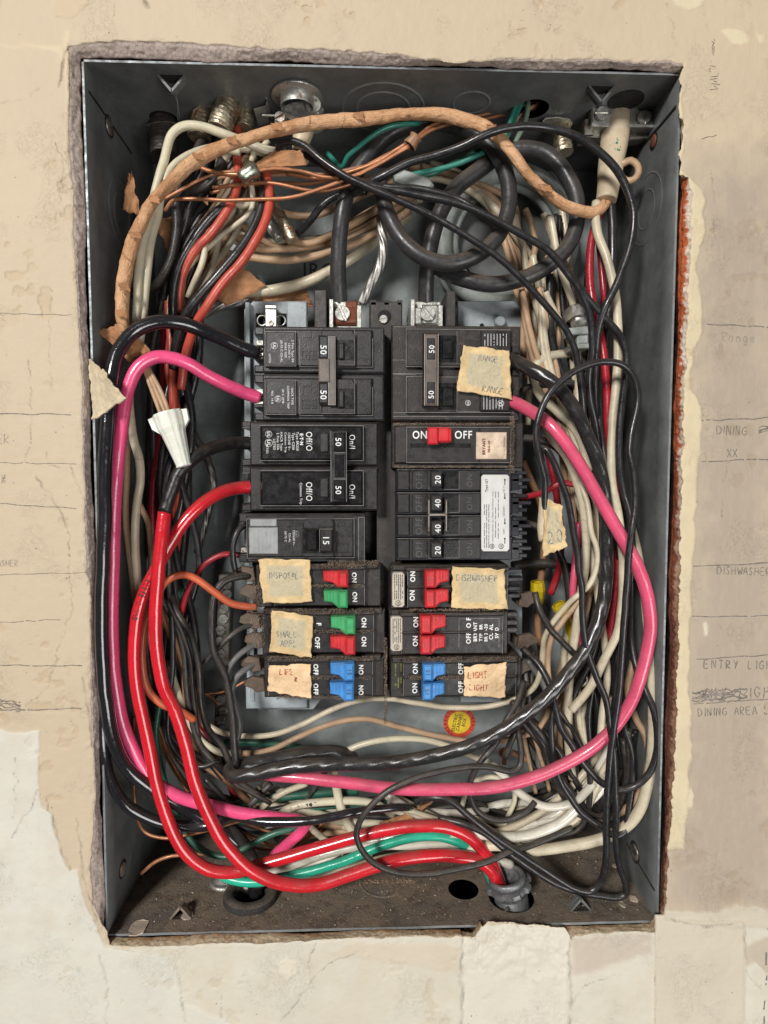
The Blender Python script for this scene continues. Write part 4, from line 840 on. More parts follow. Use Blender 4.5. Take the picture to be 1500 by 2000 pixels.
def tandem(u0, v0, u1, v1, left, label, handles, texts, face_u, mats='breaker_black', spades=(), name='tandem_breaker'):
    b = br(name, u0, v0, u1, v1, label, cat='tandem breaker', group='tandem breakers with coloured handles'); vm = (v0+v1)/2
    mb = MB(); mb.pbox(u0, v0+2, u1, v1-1, 140, 300, 2.5); mb.pbox(u0+4, v0, u1-6, v0+10, 132, 300, 2); mb.build('body', 'breaker_brown', b)
    for q, (a, c_) in enumerate(((v0+11, vm-1), (vm+1, v1-3))):
        mb = MB(); mb.pbox(face_u[0], a, face_u[1], c_, 124, 142, 2); mb.build('face', mats, b)
    mb = MB(); mb.pbox(face_u[0], vm-3, face_u[1], vm+1.5, 121, 142, 1.2); mb.pbox(face_u[0]-3, v0+5, face_u[1]+3, v0+11.5, 120, 142, 1.5); mb.build('ridge', 'breaker_brown', b)
    mb = MB(); outline(mb, face_u[0], v0+11, face_u[1], v1-3, 124, 0.8, 'lr'); mb.build('mould_edge_glint', 'mould_glint', b)
    for h in handles:
        ho = rocker(b, *h[:4], h[4], left)
        cx = h[2]-(h[2]-h[0])*.20 if left else h[0]+(h[2]-h[0])*.22
        if h[5]: txt(ho, 'print_red' if h[4] == 'handle_red' else 'handle_black', [(h[5], cx, (h[1]+h[3])/2, 8.5, -90 if left else 90, 89.6)])
    txt(b, 'print_white', texts)
    for (u, v, s_) in spades:
        mb = MB(); mb.prism([(u-28*s_, v-9), (u-14*s_, v-16), (u+8*s_, v-12), (u+12*s_, v+12), (u-6*s_, v+15), (u-14*s_, v+8), (u-30*s_, v+2)], 158, 172, 1.5); mb.pbox(u-6, v-8, u+16*s_, v+8, 172, 220, 1)
        mb.build('terminal_spade', 'spade_brown', b)
    return b
W = dict(bold=0.03, width=0.95)
t1 = tandem(500, 1102, 744, 1186, True, 'tandem breaker with a red and a green handle noted Disposal', [(631, 1115, 680, 1148, 'handle_red', ''), (632, 1153, 679, 1188, 'handle_green', '')], [('ON', 692, 1128, 9, -90, 123.4, W), ('ON', 693, 1166, 9, -90, 123.4, W)], (536, 712), spades=((487, 1122, 1), (497, 1158, 1)))
t2 = tandem(512, 1190, 752, 1278, True, 'tandem breaker with a green and a red handle noted Small Appliances', [(646, 1204, 694, 1240, 'handle_green', ''), (645, 1243, 694, 1280, 'handle_red', '')], [('ON', 711, 1216, 9, -90, 123.4, W), ('ON', 711, 1253, 9, -90, 123.4, W), ('OFF', 620, 1255, 9, -90, 123.4, W), ('F', 623, 1219, 9, -90, 123.4, W)], (530, 730), spades=((497, 1214, 1), (507, 1252, 1)))
t3 = tandem(516, 1282, 750, 1362, True, 'tandem breaker with two blue handles at the foot of the left row', [(645, 1294, 692, 1331, 'handle_blue', '15'), (644, 1333, 691, 1370, 'handle_blue', '15')], [('ON', 705, 1308, 9, 90, 123.4, W), ('ON', 705, 1348, 9, 90, 123.4, W), ('OFF', 617, 1308, 9, -90, 123.4, W), ('OFF', 617, 1346, 9, -90, 123.4, W)], (524, 728), spades=((498, 1298, 1), (507, 1338, 1)))
# ---- double 50, top right
b6 = br('circuit_breaker', 764, 636, 1016, 824, 'two-pole 50 amp breaker at the top of the right row with brown tie bar')
mb = MB(); mb.pbox(765, 636, 1016, 822, 136, 300, 3); mb.pbox(765, 802, 1012, 824, 140, 300, 2); mb.build('body', 'breaker_brown', b6)
for k, v0 in enumerate((641, 734)):
    mb = MB(); mb.pbox(793, v0+2, 998, v0+(76 if k == 0 else 72), 124, 138, 3); mb.build('face', 'breaker_brown', b6)
    mb = MB(); mb.pbox(858, v0+14, 892, v0+66, 122.4, 124.5); mb.pbox(863, v0+22, 886, v0+60, 119, 124.5, 2); mb.build('slot', 'slot_black', b6)
    mb = MB(); outline(mb, 793, v0+2, 998, v0+(76 if k == 0 else 72), 124, 0.9, 'ltb'); outline(mb, 892, v0+6, 940, v0+70, 124, 0.7, 'lb'); outline(mb, 768, v0-3, 812, v0+70, 136, 0.7, 't'); mb.build('mould_edge_glint', 'mould_glint', b6)
mb = MB(); outline(mb, 767, 703, 828, 730, 136, 0.8, 'tb'); outline(mb, 768, 806, 1004, 814, 136, 0.8, 'tb'); mb.build('mould_edge_glint', 'mould_glint', b6)
mb = MB(); mb.pbox(938, 646, 997, 803, 120, 126, 2); mb.build('label_plate', 'breaker_black', b6)
mb = MB(); lines_on(mb, 944, 652, 992, 676, 119.7, 8, False, 1.0, 0.9); lines_on(mb, 942, 772, 984, 800, 119.7, 7, False, 1.0, 0.9); ul(mb, 978, 788, 6, 119.6, 90); ul(mb, 914, 787, 5, 123.6, 90); mb.build('fine_print', 'print_white', b6)
mb = MB(); mb.pbox(826, 650, 857, 794, 106, 124, 3); mb.build('tie_bar', 'breaker_black', b6)
mb = MB(); mb.pbox(829, 652, 855, 792, 99, 108, 3); mb.build('tie_bar', 'handle_brown', b6)
for v0 in (660, 746): mb = MB(); mb.pbox(834, v0, 850, v0+42, 97.4, 101, 1.5); mb.build('handle', 'breaker_grey', b6)
mb = MB(); outline(mb, 829, 652, 856, 792, 99, 0.9, 'lr'); mb.build('mould_edge_glint', 'cream_label', b6)  # cream outline paints a bright edge on the tie bar
txt(b6, 'print_white', [('50', 843, 682, 10.5, 90, 97, dict(bold=0.01)), ('50', 842, 771, 10.5, 90, 97, dict(bold=0.01))])
mb = MB()
for v0 in (676, 720, 760): mb.pbox(1000, v0, 1014, v0+14, 130, 150, 2)
mb.build('terminal_tooth', 'breaker_black', b6)
# ---- ON/OFF single with red slide, right
b7 = br('circuit_breaker', 764, 825, 1024, 914, 'single breaker with upright white ON and OFF and a red slide')
mb = MB(); mb.pbox(765, 826, 1022, 914, 138, 300, 2.5); mb.pbox(765, 905, 1022, 914, 132, 300, 2); mb.build('body', 'breaker_brown', b7)
mb = MB(); mb.pbox(770, 832, 1004, 905, 124, 140, 3); mb.build('face', 'breaker_brown', b7)
mb = MB(); mb.pbox(794, 834, 938, 904, 121, 126, 2); mb.build('front_plate', 'breaker_black', b7)
mb = MB(); outline(mb, 794, 834, 998, 904, 121, 0.9); mb.build('mould_edge_glint', 'mould_glint', b7)
mb = MB(); mb.pbox(802, 866, 920, 874, 120, 122); mb.build('slot', 'slot_black', b7)
mb = MB(); mb.pbox(836, 834, 880, 864, 102, 122, 4); mb.pbox(836, 834, 856, 868, 94, 104, 3); mb.pbox(876, 838, 882, 862, 98, 106, 2); mb.build('handle', 'handle_red', b7)
mb = MB(); mb.pbox(930, 844, 990, 897, 119, 124, 1.5); mb.build('label_plate', 'rusty_label', b7)
txt(b7, 'print_white', [('ON', 820, 849, 15, 0, 120.5, dict(width=0.82, bold=0.012)), ('OFF', 905, 849, 15, 0, 120.5, dict(width=0.86, bold=0.012))])
txt(b7, 'print_darkred', [('BRYANT', 945, 872, 5.5, 90, 118.6, dict(bold=0.04)), ('SRG-20', 955, 872, 4.6, 90, 118.6, dict(bold=0.03)), ('U.S.A. PENDING', 985, 870, 3.4, 90, 118.6)])
mb = MB(); mb.pbox(1004, 850, 1022, 902, 140, 152, 2); mb.build('terminal', 'cream_label', b7)
# ---- quad 20/40/40/20
b8 = br('quad_breaker', 774, 916, 1002, 1096, 'four-handle breaker marked 20 40 40 20 with a long white label', cat='quad breaker')
vv = [916, 961, 1006, 1050, 1095]; hv = [(922, 952), (968, 998), (1018, 1047), (1060, 1090)]
for k in range(4):
    a, c_ = vv[k], vv[k+1]; mb = MB(); mb.pbox(774, a+1, 1000, c_-1, 130, 300, 2); mb.build('body', 'breaker_blueblack', b8)
    mb = MB(); mb.pbox(776, a+4, 800, c_-4, 126, 132, 2); mb.pbox(804, a+3, 838, c_-4, 126, 132, 2); mb.pbox(800, a+4, 805, c_-5, 124, 132, 1); mb.pbox(896, a+3, 938, c_-4, 124, 132, 1); mb.build('face', 'breaker_black', b8)
    mb = MB(); mb.pbox(866, a+5, 897, c_-5, 122.0, 131, 1); mb.build('slot_frame', 'breaker_glossy', b8)
    mb = MB(); mb.pbox(872, a+12, 890, c_-12, 121.4, 123); mb.build('slot', 'slot_black', b8)
    mb = MB(); outline(mb, 776, a+1, 1000, c_, 129.9, 0.7, 't'); outline(mb, 804, a+3, 838, c_-4, 126, 0.6, 'lr'); outline(mb, 866, a+5, 897, c_-5, 122, 0.6, 'rb'); mb.build('mould_edge_glint', 'mould_glint', b8)
    mb = MB(); text_mesh(mb, 'OFF', 818, (a+c_)/2, 13, 90, 125.4, 0.0); text_mesh(mb, 'ON', 917, (a+c_)/2, 11, 90, 123.4, 0.0); mb.build('embossing', 'print_faint', b8)
    mb = MB(); mb.pbox(841, hv[k][0], 864, hv[k][1], 100, 130, 3); mb.build('handle', 'handle_black', b8)
    txt(b8, 'print_white', [('20' if k in (0, 3) else '40', 855, (hv[k][0]+hv[k][1])/2, 11, 90, 99.5, dict(bold=0.012))])
    mb = MB()
    for q in range(3):
        vq = a+4+q*14; mb.pbox(1000, vq, 1030+(8 if q == 1 else 0), vq+7, 136+q*4, 160+q*4, 1.5)
    mb.pbox(998, a+3, 1014, c_-3, 140, 280, 1); mb.build('terminal_tooth', 'breaker_blueblack', b8)
mb = MB()
for u in (836, 870): mb.pbox(u, 976, u+3.5, 1038, 104, 110, 1)
mb.pbox(836, 1003, 873, 1008, 104, 110, 1); mb.build('handle_tie', 'old_steel', b8)
mb = MB(); mb.prism([(944, 927), (991, 927), (995, 931), (995, 1072), (991, 1077), (944, 1077), (940, 1072), (940, 931)], 119.5, 123, 1); mb.build('label', 'white_label', b8)
mb = MB(); lines_on(mb, 960, 960, 976, 1072, 119.1, 3, False, 0.9, 0.85); lines_on(mb, 944, 985, 957, 1072, 119.1, 3, False, 1.0, 0.95)
for v in (937, 973, 1022, 1052): c = P(986, v, 119.1); mb.cyl(c, c-Vector((0, .3*S, 0)), 2.0*S, None, 10)
for v0, v1_ in ((937, 947), (963, 973), (1012, 1022), (1052, 1062)): mb.pbox(985.4, v0, 986.8, v1_, 118.8, 119.5)
text_mesh(mb, 'Type QT', 950, 948, 4.4, 90, 119.1, 0.02); text_mesh(mb, '120 V~', 984, 955, 3.4, 90, 119.1); text_mesh(mb, '120/240V~', 984, 998, 3.4, 90, 119.1); text_mesh(mb, '120V~', 984, 1037, 3.4, 90, 119.1)
ul(mb, 961, 1067, 4.4, 119.1, 90); ul(mb, 979, 1067, 4.8, 119.1, 90); mb.build('lettering', 'print_black', b8)
# ---- right tandems
t4 = tandem(762, 1104, 994, 1190, False, 'tandem breaker with two red handles noted Dishwasher', [(830, 1113, 877, 1149, 'handle_red', '20'), (830, 1152, 876, 1188, 'handle_red', '20')], [('ON', 806, 1126, 9.5, 90, 123.4, W), ('ON', 805, 1163, 9.5, 90, 123.4, W)], (796, 992), spades=((1025, 1172, -1),))
t5 = tandem(760, 1192, 992, 1280, False, 'tandem breaker with two red handles and printed maker text', [(821, 1202, 871, 1239, 'handle_red', '20'), (821, 1242, 870, 1279, 'handle_red', '20')], [('ON', 812, 1215, 9.5, 90, 123.4, W), ('ON', 811, 1252, 9.5, 90, 123.4, W), ('OFF  O F', 915, 1232, 9, 90, 123.4, W), ('BRYANT', 928, 1234, 7, 90, 123.4, W), ('TYPE BR', 939, 1236, 6.2, 90, 123.4, W), ('BR 20-20', 949, 1236, 6.2, 90, 123.4, W), ('CU-AL', 959, 1234, 7.4, 90, 123.4, W), ('SWD', 970, 1236, 6.8, 90, 123.4, W)], (784, 982), spades=((1022, 1254, -1),))
t6 = tandem(762, 1284, 1018, 1362, False, 'tandem breaker with two blue handles at the foot of the right row', [(826, 1297, 870, 1331, 'handle_blue', '15'), (825, 1335, 868, 1369, 'handle_blue', '15')], [('ON', 811, 1306, 9.5, 90, 123.4, W), ('ON', 810, 1344, 9.5, 90, 123.4, W), ('OFF', 900, 1306, 9.5, 90, 123.4, W), ('OFF', 900, 1342, 9.5, 90, 123.4, W)], (788, 1008), spades=((1012, 1305, -1), (1008, 1345, -1)))
for (b, u0, v0, u1, v1_) in ((t4, 766, 1118, 790, 1186), (t5, 763, 1204, 786, 1272)):
    mb = MB(); mb.prism([(u0+4, v0), (u1-4, v0), (u1, v0+4), (u1, v1_-4), (u1-4, v1_), (u0+4, v1_), (u0, v1_-4), (u0, v0+4)], 121.5, 141, 1.2); mb.build('label', 'cream_label', b)
    mb = MB(); lines_on(mb, u0+3, v0+4, u1-2, v1_-14, 121.2, 5, False, 1.3, 0.92); ul(mb, (u0+u1)/2, v1_-8, 5, 121.2, 90); mb.build('fine_print', 'print_black', b)
mb = MB(); outline(mb, 896, 1208, 975, 1264, 123.9, 0.8, 'ltr'); mb.build('mould_edge_glint', 'mould_glint', t5)
plastic('print_olive', (0.16, 0.17, 0.03), 0.6, 0.2, 0.3, 0.2)
mb = MB(); lines_on(mb, 770, 1288, 786, 1352, 139.6, 3, False, 2.2, 0.6); mb.build('fine_print', 'print_olive', t6)
mb = MB()
for v0 in (1112, 1128, 1146, 1160): mb.pbox(992, v0, 1016+(v0 % 5)*2, v0+8, 140, 170, 1.5)
mb.build('terminal_tooth', 'breaker_blueblack', t4)
mb = MB()
for v0 in (1196, 1212, 1226): mb.pbox(990, v0, 1012, v0+9, 142, 170, 1.5)
mb.build('terminal_tooth', 'breaker_black', t5)
# ================================================================ MASKING TAPE NOTES
def tape_mat(name, col, centre):
    t = NT(name); p = t.pos(); c = t.mix(t.ramp(t.noise(p, 0.03, 5, 0.65), 0.35, 0.65), tuple(x*0.85 for x in col), tuple(min(1, x*1.12) for x in col))
    at = t.attr('mid').outputs['Fac']; f = t.ramp(t.math('ADD', at, t.math('MULTIPLY', t.math('SUBTRACT', t.noise(p, 0.05, 4), 0.5), 0.7)), 0.50, 0.85, 0.0, 0.72)
    c = t.mix(f, c, centre); g = t.ramp(t.noise(p, 0.25, 4, 0.75), 0.5, 0.66, 0.0, 0.4); c = t.mix(t.math('MULTIPLY', g, f), c, (0.16, 0.17, 0.17))
    g = t.ramp(t.noise(p, 0.022, 5, 0.7, 1), 0.56, 0.74, 0.0, 0.35); c = t.mix(g, c, (0.38, 0.20, 0.09))
    b = t.bump(t.noise(p, 0.05, 5, 0.6, 1.0), 4.0); b = t.bump(t.noise(p, 0.3, 3, 0.6), 0.8, prev=b); M[name] = t.fin(c, 0.55, 0.0, b, 0.35)
tape_mat('tape_tan', (0.68, 0.50, 0.26), (0.47, 0.44, 0.32)); tape_mat('tape_peach', (0.80, 0.56, 0.33), (0.74, 0.52, 0.30))
def sheet(name, c4, depth, mats, jag=2.5, wave=2.5, seed=0, n=30, parent=None, thick=0.7, curl=6.0, mat2=None):
    """c4: four corners (view units) tl tr br bl; a thin sheet with torn edges and ripples"""
    a = np.array(c4, float); s, t = np.meshgrid(np.linspace(0, 1, n), np.linspace(0, 1, n))
    B = (a[0]*((1-s)*(1-t))[..., None]+a[1]*(s*(1-t))[..., None]+a[2]*(s*t)[..., None]+a[3]*((1-s)*t)[..., None])
    e = lambda q, k: fbm(q*7.0, q*0+k+seed, seed+k, 4)*2*jag
    B[..., 0] += e(t, 1)*(1-s)**4+e(t, 2)*s**4; B[..., 1] += e(s, 3)*(1-t)**4+e(s, 4)*t**4
    edge_ = np.maximum(np.abs(s-.5), np.abs(t-.5))*2
    wv = fbm(s*3+seed, t*4, seed+9, 4)*2*wave+np.sin((s*3+t*2+seed)*4)*wave*0.25
    dd = (depth(s, t) if callable(depth) else depth)-np.abs(wv)-curl*np.clip(edge_-.86, 0, 1)*5*np.clip(fbm(s*4, t*4, seed+3, 2)+.2, 0, 1)
    V = PN(B[..., 0], B[..., 1], dd).reshape(-1, 3); V2 = V+np.array([0, thick*S, 0]); idx = np.arange(n*n).reshape(n, n)
    q = np.stack([idx[:-1, :-1], idx[1:, :-1], idx[1:, 1:], idx[:-1, 1:]], -1).reshape(-1, 4)
    mb = MB(); mb.add(V.tolist(), [tuple(f) for f in q.tolist()], True); mb.add(V2.tolist(), [tuple(reversed(f)) for f in q.tolist()], True)
    per = list(idx[0, :])+list(idx[1:, -1])+list(idx[-1, ::-1][1:])+list(idx[::-1, 0][1:-1])
    for i in range(len(per)): x, y = per[i], per[(i+1) % len(per)]; mb.f.append((x, y, y+n*n, x+n*n)); mb.sm.append(False); mb.mi.append(0)
    o = mb.build(name, mats, parent); at = o.data.attributes.new('mid', 'FLOAT', 'POINT'); m1 = np.clip(1-edge_, 0, 1).reshape(-1)*2.2; at.data.foreach_set('value', np.concatenate([m1, m1]).astype(np.float32))
    def where(x, y):      # point just proud of the sheet for writing, x y in view units -> nearest grid depth
        k = np.argmin((B[..., 0]-x)**2+(B[..., 1]-y)**2); return P(x, y, float(dd.reshape(-1)[k])-0.5)
    return o, where
plastic('pen_ink', (0.18, 0.17, 0.16), 0.5, 0, 0.3, 0.1); plastic('pen_red', (0.35, 0.08, 0.04), 0.5, 0, 0.3, 0.1)
def note(label, c4, depth, mat, words, seed, ink='pen_ink', wd=1.3, jag=3.0, wave=2.6):
    a = P((c4[2][0]+c4[3][0])/2, (c4[2][1]+c4[3][1])/2, depth if not callable(depth) else depth(.5, .5)); t = thing('tape_note', a, label, 'tape note', 'masking tape notes on the breakers')
    o, wh = sheet('tape', c4, depth, mat, jag, wave, seed, 30, t); mb = MB()
    for (s_, u, v, h, rot) in words: ribbons(mb, hand_lines(s_, u, v, h, rot, 1.0, 0.16), wd, wh)
    mb.build('handwriting', ink, t); return t
note('tan masking tape note reading Range on the top right breaker', [(905, 675), (996, 684), (999, 779), (891, 762)], 112, 'tape_tan', [('RANGE', 935, 704, 11, -6), ('RANGE', 942, 764, 12, -10)], 3)
note('tan masking tape note reading Disposal in the left row', [(505, 1092), (604, 1092), (608, 1176), (513, 1177)], 113, 'tape_tan', [('DISPOSAL', 526, 1129, 11, -1)], 5)
note('tan masking tape note reading Small Appl in the left row', [(530, 1192), (612, 1203), (608, 1286), (527, 1272)], 113, 'tape_tan', [('SMALL', 540, 1245, 12, 0), ('APPL', 548, 1263, 12, 0)], 8)
note('peach crumpled tape note in red pen on the lowest left breaker', [(525, 1300), (607, 1297), (607, 1365), (524, 1350)], 113, 'tape_peach', [('LIFE', 547, 1318, 11, 0), ('#', 575, 1332, 10, 0)], 11, 'pen_red', 1.6, 3, 3)
note('tan masking tape note reading Dishwasher in the right row', [(884, 1106), (985, 1112), (991, 1191), (882, 1187)], 113, 'tape_tan', [('DISHWASHER', 892, 1134, 12, -2)], 14)
note('peach crumpled tape note reading Light on the lowest right breaker', [(906, 1302), (989, 1294), (986, 1364), (907, 1359)], 113, 'tape_peach', [('LIGHT', 915, 1325, 12, 2), ('LIGHT', 917, 1348, 12, -3)], 17, 'pen_red', 1.6, 3, 3)
# dust that has settled along the ledges of the lower breakers
def clumps(name, label, spots, n, r0, r1, mat, parent=None, flat=0.6):
    mb = MB()
    for i in range(n):
        p, jx, jy, jz = spots[i % len(spots)]
        c = p+Vector(((random.random()-.5)*jx*S, (random.random()-.5)*jy*S, (random.random()-.5)*jz*S)); r = random.uniform(r0, r1)**1.0*S
        q = Quaternion((random.random(), random.random(), random.random(), random.random())).normalized(); vs = [c+Vector((v.x, v.y, v.z*flat)) for v in (q@Vector(k)*r*random.uniform(.7, 1.2) for k in ((1, 0, 0), (-.6, .9, 0), (-.5, -.8, .1), (.1, .1, 1), (0, -.1, -1)))]
        mb.add(vs, [(0, 1, 3), (1, 2, 3), (2, 0, 3), (1, 0, 4), (2, 1, 4), (0, 2, 4)])
    o = mb.build(name, mat, parent)
    if parent is None: tag(o, label)
    o['kind'] = 'stuff'; return o
sp = []
for (u0, u1, v, w_) in ((536, 712, 1105, 3), (536, 712, 1144, 2.5), (528, 730, 1194, 5), (530, 730, 1233, 3), (524, 728, 1286, 4), (524, 728, 1323, 3), (540, 728, 1362, 3), (788, 1008, 1287, 4), (800, 910, 1323, 3.5), (800, 980, 1191, 2), (770, 1000, 912, 2), (770, 1000, 828, 2), (996, 1004, 870, 50), (640, 740, 1100, 5), (490, 516, 1200, 60), (750, 756, 1330, 80)):
    for k in range(6): sp.append((P(u0+(u1-u0)*(k+.5)/6, v, 119), (u1-u0)/6*1.1, 12, w_*2.4))
clumps('dust', 'brown fluffy dust lying along the ledges of the lower breakers', sp, 13000, 0.5, 1.9, 'dust_brown')
# ================================================================ WIRES
wire_mat('w_black', (0.015, 0.015, 0.017), 0.33, 0.34, grime=0.12, coat=0.12)
wire_mat('w_black_gloss', (0.012, 0.012, 0.015), 0.17, 0.16, grime=0.03, coat=1.0)
wire_mat('w_black_dusty', (0.022, 0.020, 0.019), 0.40, 0.5, grime=0.3)
wire_mat('w_black_strand', (0.020, 0.020, 0.021), 0.24, 0.35, twist=4, tamp=0.5, coat=0.25, grime=0.12, ft=0.13)
wire_mat('w_cable', (0.030, 0.030, 0.032), 0.38, 0.85, grime=0.15, tint=(0.17, 0.125, 0.085))
wire_mat('w_grey', (0.11, 0.11, 0.11), 0.4, 0.5, grime=0.3)
wire_mat('w_red', (0.60, 0.011, 0.022), 0.20, 0.55, grime=0.05, var=0.10, tint=(0.20, 0.10, 0.08), coat=0.8)
wire_mat('w_red_dusty', (0.46, 0.012, 0.022), 0.27, 0.65, grime=0.12, var=0.12, tint=(0.22, 0.12, 0.09))
wire_mat('w_darkred', (0.34, 0.012, 0.025), 0.3, 0.4, grime=0.25)
wire_mat('w_pink', (0.84, 0.085, 0.23), 0.26, 0.14, grime=0.05, var=0.08, tint=(0.36, 0.20, 0.17), coat=0.6)
wire_mat('w_pink_dusty', (0.68, 0.085, 0.17), 0.28, 0.38, grime=0.10, var=0.12, tint=(0.42, 0.24, 0.19), coat=0.5)
wire_mat('w_salmon', (0.52, 0.075, 0.045), 0.36, 0.35, grime=0.2)
wire_mat('w_orange', (0.62, 0.13, 0.055), 0.36, 0.2, grime=0.2)
wire_mat('w_cream', (0.58, 0.51, 0.37), 0.38, 0.30, grime=0.30, tint=(0.30, 0.22, 0.15))
wire_mat('w_white', (0.68, 0.64, 0.54), 0.22, 0.18, grime=0.22, tint=(0.36, 0.28, 0.20), coat=0.6)
wire_mat('w_ivory', (0.60, 0.55, 0.40), 0.30, 0.2, grime=0.15, tint=(0.30, 0.22, 0.15))
wire_mat('w_tan', (0.46, 0.30, 0.18), 0.48, 0.40, grime=0.40)
wire_mat('w_brown', (0.30, 0.15, 0.075), 0.5, 0.45, grime=0.45)
wire_mat('w_copper', (0.46, 0.20, 0.10), 0.42, 0.35, grime=0.4, metal=0.55)
wire_mat('w_green', (0.020, 0.115, 0.075), 0.32, 0.3, grime=0.25)
wire_mat('w_teal', (0.030, 0.22, 0.165), 0.30, 0.2, grime=0.15)
wire_mat('w_mint', (0.025, 0.42, 0.27), 0.22, 0.15, grime=0.08)
wire_mat('w_palegreen', (0.22, 0.30, 0.22), 0.4, 0.3, grime=0.4)
wire_mat('w_strand', (0.40, 0.385, 0.36), 0.46, 0.4, metal=0.85, grime=0.35)
wire_mat('w_strand_dark', (0.16, 0.15, 0.14), 0.35, 0.3, metal=0.7, grime=0.35)
wire_mat('w_tape', (0.010, 0.010, 0.010), 0.38, 0.15, grime=0.1)
def paper_mat():
    t = NT('w_paper'); p = t.pos(); uv = t.n('ShaderNodeUVMap'); x = t.n('ShaderNodeSeparateXYZ'); t.l(uv.outputs[0], x.inputs[0])
    n = t.noise(p, 0.02, 5, 0.65); c = t.mix(t.ramp(n, 0.32, 0.68), (0.46, 0.235, 0.115), (0.70, 0.42, 0.235))
    ph = t.math('FRACT', t.math('ADD', t.math('ADD', x.outputs[0], t.math('MULTIPLY', x.outputs[1], 0.0145)), t.math('MULTIPLY', t.noise(p, 0.012, 4, 0.6), 1.3)))
    cr = t.math('MULTIPLY', t.ramp(ph, 0.0, 0.05, 1.0, 0.0), t.ramp(t.noise(p, 0.05, 3), 0.40, 0.60)); c = t.mix(t.math('MULTIPLY', cr, 0.8), c, (0.09, 0.035, 0.018))
    fold = t.noise(p, 0.06, 4, 0.6, 1.5); f = t.math('LESS_THAN', t.math('ABSOLUTE', t.math('SUBTRACT', fold, 0.5)), 0.006); c = t.mix(t.math('MULTIPLY', f, 0.35), c, (0.16, 0.07, 0.035))
    g_ = t.n('ShaderNodeCombineXYZ'); t.l(t.math('MULTIPLY', t.math('SINE', t.math('MULTIPLY', x.outputs[0], 6.28318)), 1.6), g_.inputs[0]); t.l(t.math('MULTIPLY', t.math('COSINE', t.math('MULTIPLY', x.outputs[0], 6.28318)), 1.6), g_.inputs[1]); t.l(t.math('MULTIPLY', x.outputs[1], 0.016), g_.inputs[2])
    ln = t.noise(g_.outputs[0], 2.2, 4, 0.6, 0.6); lm = t.math('LESS_THAN', t.math('ABSOLUTE', t.math('SUBTRACT', ln, 0.5)), 0.009); c = t.mix(t.math('MULTIPLY', lm, 0.4), c, (0.08, 0.035, 0.018))
    b = t.bump(ph, 2.6); b = t.bump(ln, 2.2, prev=b); b = t.bump(fold, 3.0, prev=b); b = t.bump(t.noise(p, 0.25, 4, 0.65), 0.7, prev=b)
    M['w_paper'] = t.fin(c, 0.8, 0.0, b, 0.2)
paper_mat()
wire_mat('w_sheath', (0.56, 0.46, 0.32), 0.45, 0.35, grime=0.35)
plastic('paper_brown', (0.36, 0.17, 0.075), 0.75, 0.2, 0.25, 1.6, grime=0.35)
plastic('board_tan', (0.56, 0.40, 0.24), 0.85, 0.1, 0.25, 2.5, grime=0.1)
nm = plastic('nut_white', (0.78, 0.79, 0.70), 0.28, 0.25, 0.06, 0.3, grime=0.12); nm.node_tree.nodes['Principled BSDF'].inputs['Subsurface Weight'].default_value = 0.5; nm.node_tree.nodes['Principled BSDF'].inputs['Subsurface Scale'].default_value = 0.002; nm.node_tree.nodes['Principled BSDF'].inputs['Transmission Weight'].default_value = 0.0; plastic('nut_yellow', (0.62, 0.46, 0.01), 0.35, 0.2, 0.1, 0.4, grime=0.3)
plastic('conduit_pale', (0.33, 0.36, 0.34), 0.45, 0.6, 0.15, 0.8, grime=0.35)
WG = 'loose wires inside the electrical cabinet'
wn = [0]
def shp_strand(k, f, a): return lambda th, s: 1+a*(np.abs(np.sin((th*k+s*f)/2))-0.5)
def shp_wrap():
    def g(th, s):
        x = (th/(2*np.pi)+s*0.0145+0.3*np.sin(s*0.021)+0.12*np.sin(s*0.057+1)) % 1.0
        return 1+0.09*(x-0.5)+0.09*np.cos(2*th+s*0.022)+0.03*np.sin(s*0.035)+0.03*np.sin(s*0.13+th*2)*np.sin(s*0.047)+0.02*np.sin(th*5+s*0.21)
    return g
def wire(label, mat, r, pts, name='electrical_wire', cat='wire', wob=1.5, shape=None, n=12, parent=None, step=6.0, group=WG, rk=None):
    wn[0] += 1; W_, D_ = path_world(pts, wob, wn[0], step)
    rad = np.array([kk(d) for d in D_])*r
    if rk is not None: rad = rad*np.interp(np.linspace(0, 1, len(rad)), np.linspace(0, 1, len(rk)), rk)
    mb = MB(); add_tube(mb, W_, rad, n, shape); o = mb.build(name, mat, parent)
    if parent is None: tag(o, label, cat, group)
    else:
        if label: o['label'] = label
    return o
def bare_end(parent, u, v, d, sx, mat='w_copper', n=7):
    mb = MB()
    for k in range(n):
        a = (random.random()-.5)*14; W_, D_ = path_world([(u, v+a*.5, d), (u+sx*8, v+a*.8, d-3+random.random()*6), (u+sx*18, v+a, d+2)], 0, 0, 3); add_tube(mb, W_, 1.3*kk(d), 6)
    mb.build('bare_strand', mat, parent)
def T(o, u, v, d, label, cat='wire', name='electrical_wire'):
    return thing(name, P(u, v, d), label, cat, WG)
